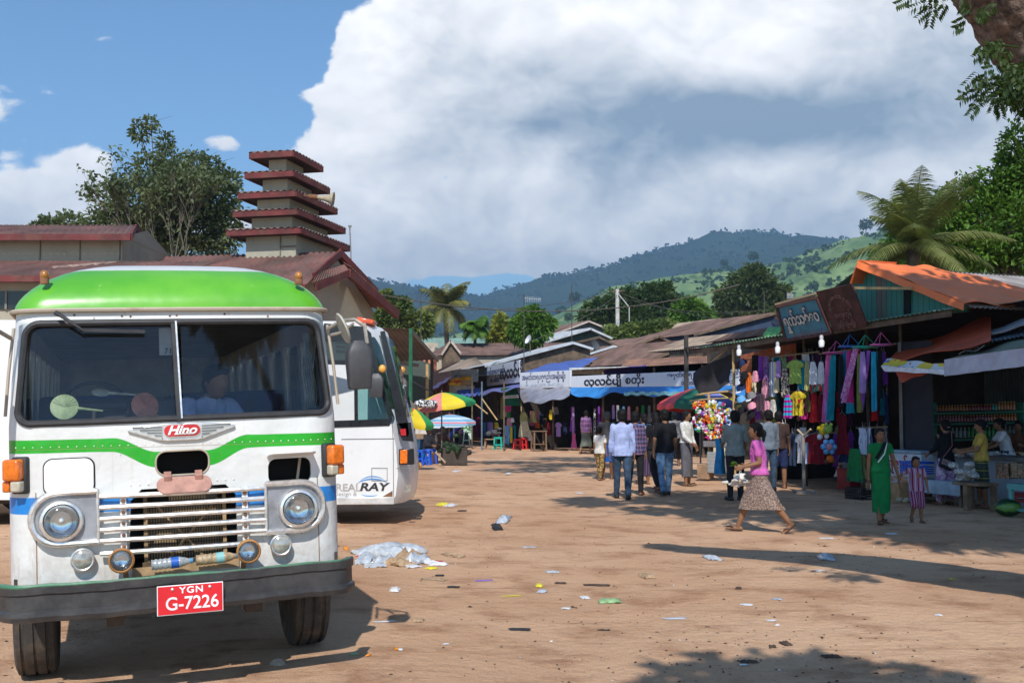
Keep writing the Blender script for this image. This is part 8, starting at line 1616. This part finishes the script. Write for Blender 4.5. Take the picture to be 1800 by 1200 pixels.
# girl in green and child
GRN = TT('emerald', (.010, .19, .055)); x, y = GP(1545, 16.3)
pg, Tg, Jg = person('girl in matching green blouse and long green skirt walking towards the camera', x, y, .05, 1.43, True, 0, 0, legs=((.22, .05), (-.16, .25)), arms=((-.05, .16, .12, .02), (.05, .30, .05, -.06)), top=('blouse', GRN, .42, .90), bot=('longyi', GRN, .14), hair='bun', vox=.0085, face=True, foot=(-.1, .2), spread=.02)
q = MB(Tg); S1 = Jg['tr']((.09, -.085, 1.40)); q.tube([S1, Jg['tr']((.02, -.150, 1.22)), Jg['tr']((-.10, -.150, 1.07))], .010, 6); o = q.build('sash_edge', CT['white'], pg, world=True)
q = MB(Tg); a, b_ = Vec((.065, -.09, 1.40)), Vec((-.125, -.142, 1.12)); q.grid(lambda u, v: a.lerp(b_, v)+Vec((-.055*u+.02, -.03*math.sin(PI*v)-.006, .02*u)), 4, 12, .006); q.build('sash', CT['black'], pg, world=True)
q = MB(Tg); q.grid(lambda u, v: (.02+.05*math.sin(v*3)*u, -.118-.01*v, .52-.16*v+.02*u), 3, 6, .003); q.build('skirt_print', M('print_grey', (.25, .35, .35), .8), pg, world=True)
x, y = GP(1607, 16.4)
pc, Tc, Jc = person('small child in maroon and white striped outfit holding the girl by the hand', x, y, -.05, .97, True, 0, 0, build=1.22, legs=((.35, 1.0), (.02, .02)), arms=((.10, .95, .5, .25), (0, .22, .12, 0)), top=('tunic', stripes('child_stripe', (.20, .010, .045), (.36, .20, .34), 15, 0, (.5, .44, .48)), .6, .80), bot=('shorts', stripes('child_stripe2', (.20, .010, .045), (.34, .20, .33), 17, 0), 1.0, .03), hair='short', vox=.010, face=True, foot=(.9, 0), hk=1.28)
# enlarge the child's head a little: children have larger heads
P = world(Tg, Jg['W'][-1]); 
hq = world(Tg, Jg['W'][1]+Jg['ad'][1]*.08)
q = MB(); h2 = world(Tg, Jg['W'][-1]+Jg['ad'][-1]*.10); q.box(h2+Vec((0, -.01, -.07)), (.07, .05, .11)); q.build('glass_cup', glass('cup_glass', (.8, .85, .85), .1), label='clear plastic cup in the hand of the girl in green', cat='cup', bevel=.01)
# men and women in the lane
crew = [
 ('man in pale blue shirt and dark jeans walking away', 1093, 20.9, D_-.1, 1.72, dict(legs=((-.16, .12), (.22, .02)), top=('shirt', TT('paleblue', (.36, .42, .66)), 1.85, .80), bot=('trousers', DJ), shoes=SHK, hair='bushy')),
 ('man in black t-shirt and light blue jeans walking away', 1168, 21.6, D_+.12, 1.72, dict(legs=((.25, .05), (-.22, .25)), arms=((.15, .16, .15, 0), (-.2, .14, .25, 0)), top=('tee', CT['black'], .8, .83), bot=('trousers', LJ), shoes=SHK)),
 ('woman with long black hair, all in black, walking away beside the man in light jeans', 1151, 22.4, D_+.3, 1.66, dict(fem=True, legs=((.12, .05), (-.3, .35)), top=('tee', CT['black'], .7, .88), bot=('trousers', BKT), hair='long', shoes='sandals')),
 ('person in purple-blue plaid shirt and black trousers walking away', 1116, 21.7, D_-.2, 1.66, dict(fem=True, legs=((.1, .1), (-.25, .5)), top=('shirt', plaid('plaid_purple', (.03, .025, .06), (.16, .12, .24), (.25, .10, .15)), 1.8, .80), bot=('trousers', BKT), hair='short')),
 ('person in light blue top behind the plaid shirt', 1131, 25.0, D_+.4, 1.62, dict(fem=True, top=('tee', CT['sky'], .6, .85), bot=('longyi', stripes('mlongyi', (.05, .03, .06), (.12, .08, .16), 14, 0), .15), hair='ponytail')),
 ('grey-haired man in dark grey t-shirt and bright blue longyi', 1067, 27.0, D_-.05, 1.66, dict(top=('tee', TT('charcoal', (.09, .085, .085)), .6, .86), bot=('longyi', TT('royal', (.01, .10, .40)), .36), hmat=HAIRG, hair='short', arms=((0, .16, .2, 0), (0, .16, .2, 0)))),
 ('boy in white t-shirt and gold-brown patterned trousers', 1054, 26.6, D_-.7, 1.30, dict(top=('tee', TT('offwhite', (.62, .62, .58)), .6, .83), bot=('trousers', pattern('camo', (.10, .06, .02), (.42, .28, .10), 18)), vox=.013, legs=((-.1, .2), (.15, 0)))),
 ('man in purple plaid shirt and grey-green longyi walking left far down the lane', 1030, 42.5, D_-.6, 1.70, dict(legs=((.25, .1), (-.2, .3)), top=('shirt', plaid('plaid_pink', (.28, .12, .26), (.10, .05, .16), (.5, .3, .45)), 1.5, .82), bot=('longyi', TT('sage', (.13, .14, .11)), .22), vox=.016)),
 ('man in white shirt and dark grey longyi with face turned right, before the toy rack', 1206, 24.2, .85, 1.66, dict(face=True, skin=SKIN, legs=((.05, 0), (-.02, 0)), arms=((.25, .12, .65, .25), (.05, .10, .45, .15)), top=('shirt', TT('shirtwhite', (.62, .61, .56)), 1.9, .94), bot=('longyi', TT('slate', (.11, .11, .125)), .14), head=(.5, .05))),
 ('young man in pale grey-green shirt and black trousers standing with his back turned', 1291, 20.3, D_+.15, 1.66, dict(legs=((.02, 0), (.0, .02)), arms=((.15, .18, .5, 0), (.2, .12, .5, 0)), top=('shirt', TT('greygreen', (.24, .27, .25)), .95, .82), bot=('trousers', BKT), shoes=SHK, hair='bushy')),
 ('person in grey-blue long sleeved shirt behind the woman in pink', 1350, 22.6, D_+.25, 1.66, dict(top=('shirt', TT('denimshirt', (.15, .18, .22)), 1.8, .84), bot=('trousers', DJ), shoes=SHK, hair='bushy')),
 ('person in dark brown top half hidden right of the grey-blue shirt', 1368, 23.4, D_-.2, 1.64, dict(top=('tee', TT('darkbrown', (.06, .035, .03)), .7, .85), bot=('shorts', CT['navy'], .9), hair='bushy')),
 ('woman in black tunic and pink-white tie-dye trousers with a shoulder bag', 1660, 19.3, D_+.35, 1.50, dict(fem=True, top=('tunic', CT['black'], 1.6, .72), bot=('trousers', pattern('tiedye', (.36, .17, .34), (.60, .48, .62), 9), .9, .035), hair='bun', legs=((.0, 0), (.1, .05)), arms=((.4, .12, .9, .1), (.3, .1, .8, .1)))),
 ('girl in mustard yellow t-shirt and dark plaid shorts facing left at the counter', 1722, 18.6, -PI/2-.25, 1.50, dict(fem=True, face=True, top=('tee', TT('mustard', (.50, .34, .07)), .62, .88), bot=('shorts', plaid('plaid_green', (.02, .025, .02), (.05, .08, .05), (.3, .28, .05), 14), 1.0, .02), hair='bun', arms=((.45, .1, 1.0, .05), (.35, .1, 1.05, .05)), head=(0, .2), legs=((.08, .1), (-.05, 0)))),
 ('vendor in white top leaning left over the counter', 1771, 20.2, -PI/2-.2, 1.55, dict(fem=True, face=True, lean=.25, top=('tee', CT['white'], .6, .85), bot=('longyi', CT['navy'], .15), arms=((.7, .1, .5, 0), (.6, .1, .6, 0)), head=(0, .1), hair='bun')),
 ('vendor in dark top resting chin on hand at the right edge', 1790, 20.6, -.6, 1.50, dict(fem=True, face=True, lean=.15, top=('tee', CT['brown'], .6, .85), bot=('longyi', CT['cream'], .15), arms=((.5, .1, 2.1, .15), (.4, .1, 1.4, .3)))),
 ('woman standing in shadow inside the middle shop', 1130, 37.5, .3, 1.55, dict(fem=True, top=('tee', CT['navy'], .6, .85), bot=('longyi', CT['brown'], .15), vox=.016)),
 ('person in dark clothes browsing under the striped umbrella edge', 1186, 33, D_, 1.60, dict(top=('tee', CT['grey'], .7, .85), bot=('longyi', CT['black'], .15), vox=.016)),
]
for lb, px, Y, rz, H, kw in crew:
    x, y = GP(px, Y); kw.setdefault('vox', .0115); o_, T_, J_ = person(lb, x, y, rz, H, **kw)
    if 'shoulder bag' in lb:
        P = T_ @ Vec((.20, .02, .80)); P = T_ @ J_['tr'](Vec((.14, .16, .80))); t = thing('shoulder_bag', 'black shoulder bag with pale speckled flap on the hip of the woman in black', 'bag', P); q = MB(); q.box(P, (.26, .09, .18), rz=.3, ry=.35); q.build('pouch', BKT, t, world=True, bevel=.03); q = MB(); q.box(P+Vec((.0, -.05, .02)), (.22, .02, .10), rz=.3, ry=.35); q.build('flap', pattern('speckle', (.06, .03, .035), (.50, .36, .38), 60), t, world=True, bevel=.01)
        s0 = T_ @ J_['tr'](Vec((-.08, .06, 1.42))); q = MB(); q.tube([P+Vec((-.08, -.0, .08)), T_ @ J_['tr'](Vec((-.02, .16, 1.15))), s0+Vec((0, -.03, 0))], .009, 6); q.build('strap', M('strap_rose', (.25, .10, .10), .6), t, world=True)
    if 'grey-green shirt' in lb:
        P = T_ @ (J_['W'][1]+Vec((0, 0, .02))); q = MB(); q.grid(lambda u, v: P+Vec((-.10+.2*u*(.6+.5*v)+.02*math.sin(v*5), -.02-.06*math.sin(PI*u)+.02*math.sin(u*9), .22-.66*v)), 10, 14, .01); q.build('blue_cloth', M('cloth_azure', (.01, .22, .46), .7, 0, .25, 6), label='bright blue cloth hanging over the arm of the man in grey-green shirt', cat='cloth', ang=80)
# seated people
def seated(lb, px, Y, rz, H, seat, **kw):
    x, y = GP(px, Y); return person(lb, x, y, rz, H, legs=((1.45, 1.5), (1.35, 1.45)), z0=gz(x, y)+seat, vox=.014, **kw)
seated('vendor with dark hair seated under the multicoloured umbrella in a grey top', 748, 34.6, .9, 1.6, .30, fem=True, lean=.25, top=('shirt', TT('dove', (.22, .20, .19)), 1.5, .85), bot=('longyi', CT['brown'], .1), hair='bun', arms=((.5, .1, .9, 0), (.5, .1, .9, 0)))
seated('person with brown top seated left of the grey-topped vendor', 735, 36.5, .3, 1.6, .40, fem=True, top=('tee', CT['olive'], .7, .85), bot=('longyi', CT['teal'], .1))
seated('person seated behind the vegetable heap facing right', 775, 35.6, .7, 1.6, .30, fem=True, lean=.15, top=('shirt', CT['brown'], 1.7, .85), bot=('longyi', CT['green'], .1), arms=((.6, .1, 1.0, .1), (.6, .1, 1.0, .1)))
seated('person crouching in shadow behind the dark red tub of the clothes stall', 1476, F(1476, 850, -.5).y, .6, 1.5, .18, lean=.3, top=('tee', CT['white'], .6, .85), bot=('trousers', CT['navy']))
q = MB(); P = F(1492, 842, .1); q.box(P, (.36, .3, .40), rz=-1.1); q.box(P+Vec((0, 0, .2)), (.40, .34, .03), rz=-1.1); q.build('red_tub', M('stool_darkred'), label='dark red plastic tub beneath the green skirt', cat='tub', bevel=.02)
# driver dozing in the old bus
bd_ = BM @ Matrix.Translation((.10, .95, 1.22)) @ Matrix.Rotation(.5, 4, 'Z') @ Matrix.Scale(1/1.0, 4) 
person('person in pale blue shirt slumped forward behind the bus windscreen', 0, 0, 0, 1.62, lean=.55, legs=((1.4, 1.4), (1.3, 1.4)), z0=0, base=bd_, top=('shirt', TT('paleblue'), 1.6, .86), bot=('trousers', BKT), arms=((.6, .3, .7, .3), (.6, .3, .7, .3)), vox=.012)
# ================================================================ litter
CRM = [M('scrap_white', (.66, .66, .66), .6, 0, .1, 20), M('scrap_clear', (.50, .54, .58), .2, 0, .2, 12, coat=.5), M('scrap_tan', (.40, .27, .16), .9, 0, .3, 20), M('scrap_black', (.02, .02, .02), .6), M('scrap_green', (.26, .42, .20), .5), M('scrap_yellow', (.70, .60, .04), .5), M('scrap_purple', (.25, .14, .55), .5), M('scrap_orange', (.70, .25, .02), .5), M('scrap_red', (.60, .03, .03), .5), M('scrap_dark', (.07, .045, .03), .9, 0, .3, 20)]
def crumple(nm, lb, px, py, wpx, hpx, mi, cat='litter', seed=0, grp=None, flat=.25, ang=0):
    P = ground_at(px, py); ppm = FPX/P.y; w = wpx/ppm/2; dd = hpx/ppm*P.y/CH/2*.55; hh = max(.006, min(w, hpx/ppm)*flat); r2 = random.Random(seed+px); z0 = gz(P.x, P.y)
    n_ = 9; q = MB()
    def fn(u, v):
        a, b_ = (u-.5)*2, (v-.5)*2; k = 1-.35*r2.random() if max(abs(a), abs(b_)) > .9 else 1
        return (P.x+w*a*k+w*.1*NZ.noise((a*2, b_*2, px)), P.y+dd*b_*k, z0+.004+hh*max(0, (1-max(abs(a), abs(b_))**2))*(.4+1.2*abs(NZ.noise((a*2.4, b_*2.4, px*.7))))+hh*.3*abs(NZ.noise((a*6, b_*6, px))))
    q.grid(fn, n_, n_, .002); mt = CRM[mi]
    q.v = [Matrix.Translation(P) @ Matrix.Rotation(ang, 4, 'Z') @ Matrix.Translation(-P) @ v_ for v_ in q.v]
    return q.build(nm, mt, label=lb, cat=cat, group=grp, ang=60)
LT = [('plastic_bag', 'clear crumpled plastic bag beside the black one in mid lane', 886, 915, 24, 22, 1, .8), ('plastic_bag', 'black crumpled plastic bag in mid lane', 873, 927, 20, 16, 3, .8), ('plastic_bag', 'clear plastic bag on the tree shadow band at right', 1452, 981, 32, 14, 1, .6), ('plastic_bag', 'clear plastic bag just left of the long shadow band', 1252, 981, 24, 16, 1, .6),
 ('green_packet', 'green and white snack packet right of centre foreground', 1072, 1058, 44, 14, 4, .5), ('paper_scrap', 'white paper scrap left of the green snack packet', 1028, 1050, 18, 9, 0, .3), ('paper_scrap', 'small white paper right below the clear wrappers', 995, 1070, 18, 6, 0, .3), ('cardboard', 'black flat rubber piece in the foreground centre', 913, 1107, 42, 9, 3, .15),
 ('cardboard', 'tan cardboard strip right of the rubbish heap', 760, 1019, 60, 8, 2, .1), ('wrapper', 'black flat wrapper below the rubbish heap', 797, 1032, 24, 6, 3, .3), ('wrapper', 'small black wrapper at the heap edge', 773, 1012, 18, 5, 3, .4), ('straw', 'purple plastic strip right of the cardboard strip', 851, 1020, 34, 4, 6, .1), ('paper_scrap', 'white folded paper below the rubbish heap', 694, 1042, 20, 10, 0, .8),
 ('wrapper', 'yellow wrapper beside a pale paper in the middle', 948, 1030, 14, 9, 5, .6), ('paper_scrap', 'pale bluish paper under the yellow wrapper', 953, 1040, 18, 10, 1, .4), ('wrapper', 'clear wrapper in the middle of the foreground dirt', 972, 1006, 26, 8, 1, .3), ('leaf_scrap', 'large dry brown leaf right of the dark scraps', 1138, 1015, 26, 12, 2, .7), ('wrapper', 'thin pale wrapper strip above the scraps', 930, 959, 30, 4, 1, .1),
 ('wrapper', 'yellow and green packet near the coach shadow', 778, 888, 26, 8, 5, .6), ('wrapper', 'white packet beside the yellow and green one', 792, 890, 16, 7, 0, .6), ('leaf_scrap', 'dark scrap near the coach shadow', 812, 900, 18, 5, 9, .3), ('wrapper', 'small green packet in front of the bus shadow', 623, 1161, 16, 7, 4, .4), ('peel', 'orange peel right of the bus shadow', 697, 1152, 8, 7, 7, .8), ('peel', 'white and orange peel piece next to the orange peel', 704, 1153, 10, 6, 0, .6), ('peel', 'small orange peel lowest in the foreground', 648, 1164, 8, 6, 7, .8),
 ('orange_fruit', 'rotten orange beside the bus bumper corner', 608, 966, 11, 10, 7, .9), ('paper_scrap', 'white torn paper strip by the mirror shadow', 676, 1101, 44, 5, 0, .2), ('leaf_scrap', 'dry leaf pair right of the mirror shadow', 735, 1097, 22, 9, 2, .5), ('wrapper', 'small white wrapper in the right foreground', 1650, 1082, 14, 5, 0, .4), ('wrapper', 'small yellow wrapper at the right', 1672, 1017, 10, 4, 5, .4), ('leaf_scrap', 'brown leaf left of the foreground tree shadow', 1298, 1034, 12, 7, 9, .5),
 ('wrapper', 'white strip below the long shadow band', 1440, 1003, 20, 4, 0, .1), ('wrapper', 'pale disc of plastic in the right foreground', 1366, 1052, 22, 6, 1, .2), ('paper_scrap', 'white and brown scrap left of the pale disc', 1312, 1062, 24, 6, 0, .3), ('paper_scrap', 'white scrap with tan paper in the right foreground', 1356, 1089, 20, 5, 0, .2), ('wrapper', 'white wrapper strip near the feet of the woman in pink', 1453, 947, 28, 4, 0, .2), ('wrapper', 'white and yellow scrap below the girl in green', 1567, 938, 22, 5, 0, .3),
 ('cardboard', 'brown bark piece inside the foreground tree shadow', 1462, 1155, 36, 9, 9, .5), ('leaf_scrap', 'dark leaf on the edge of the foreground tree shadow', 1381, 1132, 18, 12, 9, .6), ('leaf_scrap', 'smaller dark leaf left of it on the shadow edge', 1358, 1137, 14, 8, 9, .5), ('wrapper', 'teal wrapper inside the foreground tree shadow', 1308, 1167, 18, 5, 1, .3), ('leaf_scrap', 'brown curled leaf above the teal wrapper', 1316, 1163, 36, 8, 9, .5), ('leaf_scrap', 'dry branch scraps in the middle of the dirt', 1048, 1028, 50, 6, 9, .3), ('leaf_scrap', 'dark twig scraps left of the dry branch', 985, 1025, 22, 5, 9, .3),
 ('wrapper', 'pale blue strip at the right of the scraps', 1187, 1086, 48, 6, 1, .2), ('wrapper', 'thin yellow strip in the foreground dirt', 900, 1048, 38, 3, 5, .1), ('leaf_scrap', 'thin black twig right of centre', 1061, 1105, 24, 3, 3, .2), ('paper_scrap', 'white round lid near the lower foreground', 784, 1139, 12, 5, 0, .2), ('wrapper', 'white wrapper far in the lane near the umbrella vendors', 802, 829, 14, 5, 0, .4), ('wrapper', 'white scrap in the lane left of the crowd', 893, 834, 10, 6, 0, .5), ('wrapper', 'pale wrapper on the shadow streak left of the crowd', 1019, 865, 12, 4, 0, .3)]
for i, (nm, lb, px, py, w, h_, mi, fl) in enumerate(LT): crumple(nm, lb, px, py, w, h_, mi, seed=i, flat=fl, ang=rr.uniform(-.3, .3))
# the rubbish heap, bag by bag
HP = [(642, 990, 34, 24, 1), (668, 978, 40, 34, 1), (690, 974, 44, 34, 1), (715, 984, 38, 22, 2), (700, 995, 40, 14, 2), (660, 998, 44, 12, 1), (735, 990, 34, 16, 1), (752, 990, 26, 12, 0), (770, 994, 20, 10, 0), (678, 992, 30, 16, 1), (725, 998, 30, 8, 0), (636, 980, 10, 6, 8), (765, 989, 12, 9, 8), (790, 975, 26, 8, 2), (806, 978, 30, 6, 2), (758, 1000, 20, 6, 5), (648, 984, 16, 8, 3), (712, 974, 20, 14, 0)]
for i, (px, py, w, h_, mi) in enumerate(HP):
    nmx = {1: 'clear plastic', 2: 'tan paper', 0: 'white plastic', 8: 'red', 5: 'yellow', 3: 'black'}[mi]
    where = ['at the left end', 'at the top left', 'at the summit', 'right of the summit', 'at the front centre', 'at the front left', 'on the right half', 'near the right end', 'at the right tip', 'in the middle', 'along the front right', 'at the far left edge', 'near the pink packet at right', 'trailing off to the right', 'farthest trailing right', 'at the lower right', 'on the upper left edge', 'behind the summit'][i]
    crumple('heap_litter', f'{nmx} scrap {where} of the rubbish heap by the bus', px, py, w, h_, mi, seed=i*7, grp='rubbish heap right of the old bus', flat=1.1 if h_ > 12 else .6, ang=i)
q = MB(); P = ground_at(490, 1173); q.ell(P+Vec((0, 0, .02)), (.055, .04, .035), 9, 6); q.v = [v_+Vec((0, 0, 0)) if i % 3 else v_+(v_-P)*.15 for i, v_ in enumerate(q.v)]; q.build('stone', M('stone_grey', (.36, .30, .24), .9, 0, .2, 30), label='pale stone on the ground just in front of the old bus', cat='stone', ang=10)
# tiny flecks, gravel and dry leaf bits nobody could count
q = MB(); r3 = random.Random(8)
for i in range(5200):
    Y = 6.2+34*r3.random()**1.9; X_ = r3.uniform(-.5, .5)*Y; 
    if -3.2 < X_ < -.9 and 6 < Y < 9: continue
    dens = NZ.noise((X_*.35, Y*.35, 9)); 
    if dens < r3.uniform(-.45, .35): continue
    z0 = gz(X_, Y)+.003; s_ = r3.uniform(.006, .020)*(1+.5*(r3.random() > .93)); a = r3.uniform(0, 6.28); q.m = 0 if r3.random() < .55 else 1 if r3.random() < .6 else 2 if r3.random() < .8 else 3
    c_, sn_ = math.cos(a)*s_, math.sin(a)*s_; hz_ = s_*r3.uniform(.2, .6)
    q.add([(X_-c_, Y-sn_, z0), (X_+sn_*.5, Y-c_*.5, z0), (X_+c_, Y+sn_, z0), (X_-sn_*.5, Y+c_*.5, z0), (X_, Y, z0+hz_)], [(0, 1, 4), (1, 2, 4), (2, 3, 4), (3, 0, 4)])
q.build('litter_flecks', [CRM[9], CRM[2], M('pebble', (.42, .33, .26), .9), CRM[0]], smooth=False, label='tiny leaf bits, grit and paper flecks scattered over the dirt', kind='stuff')
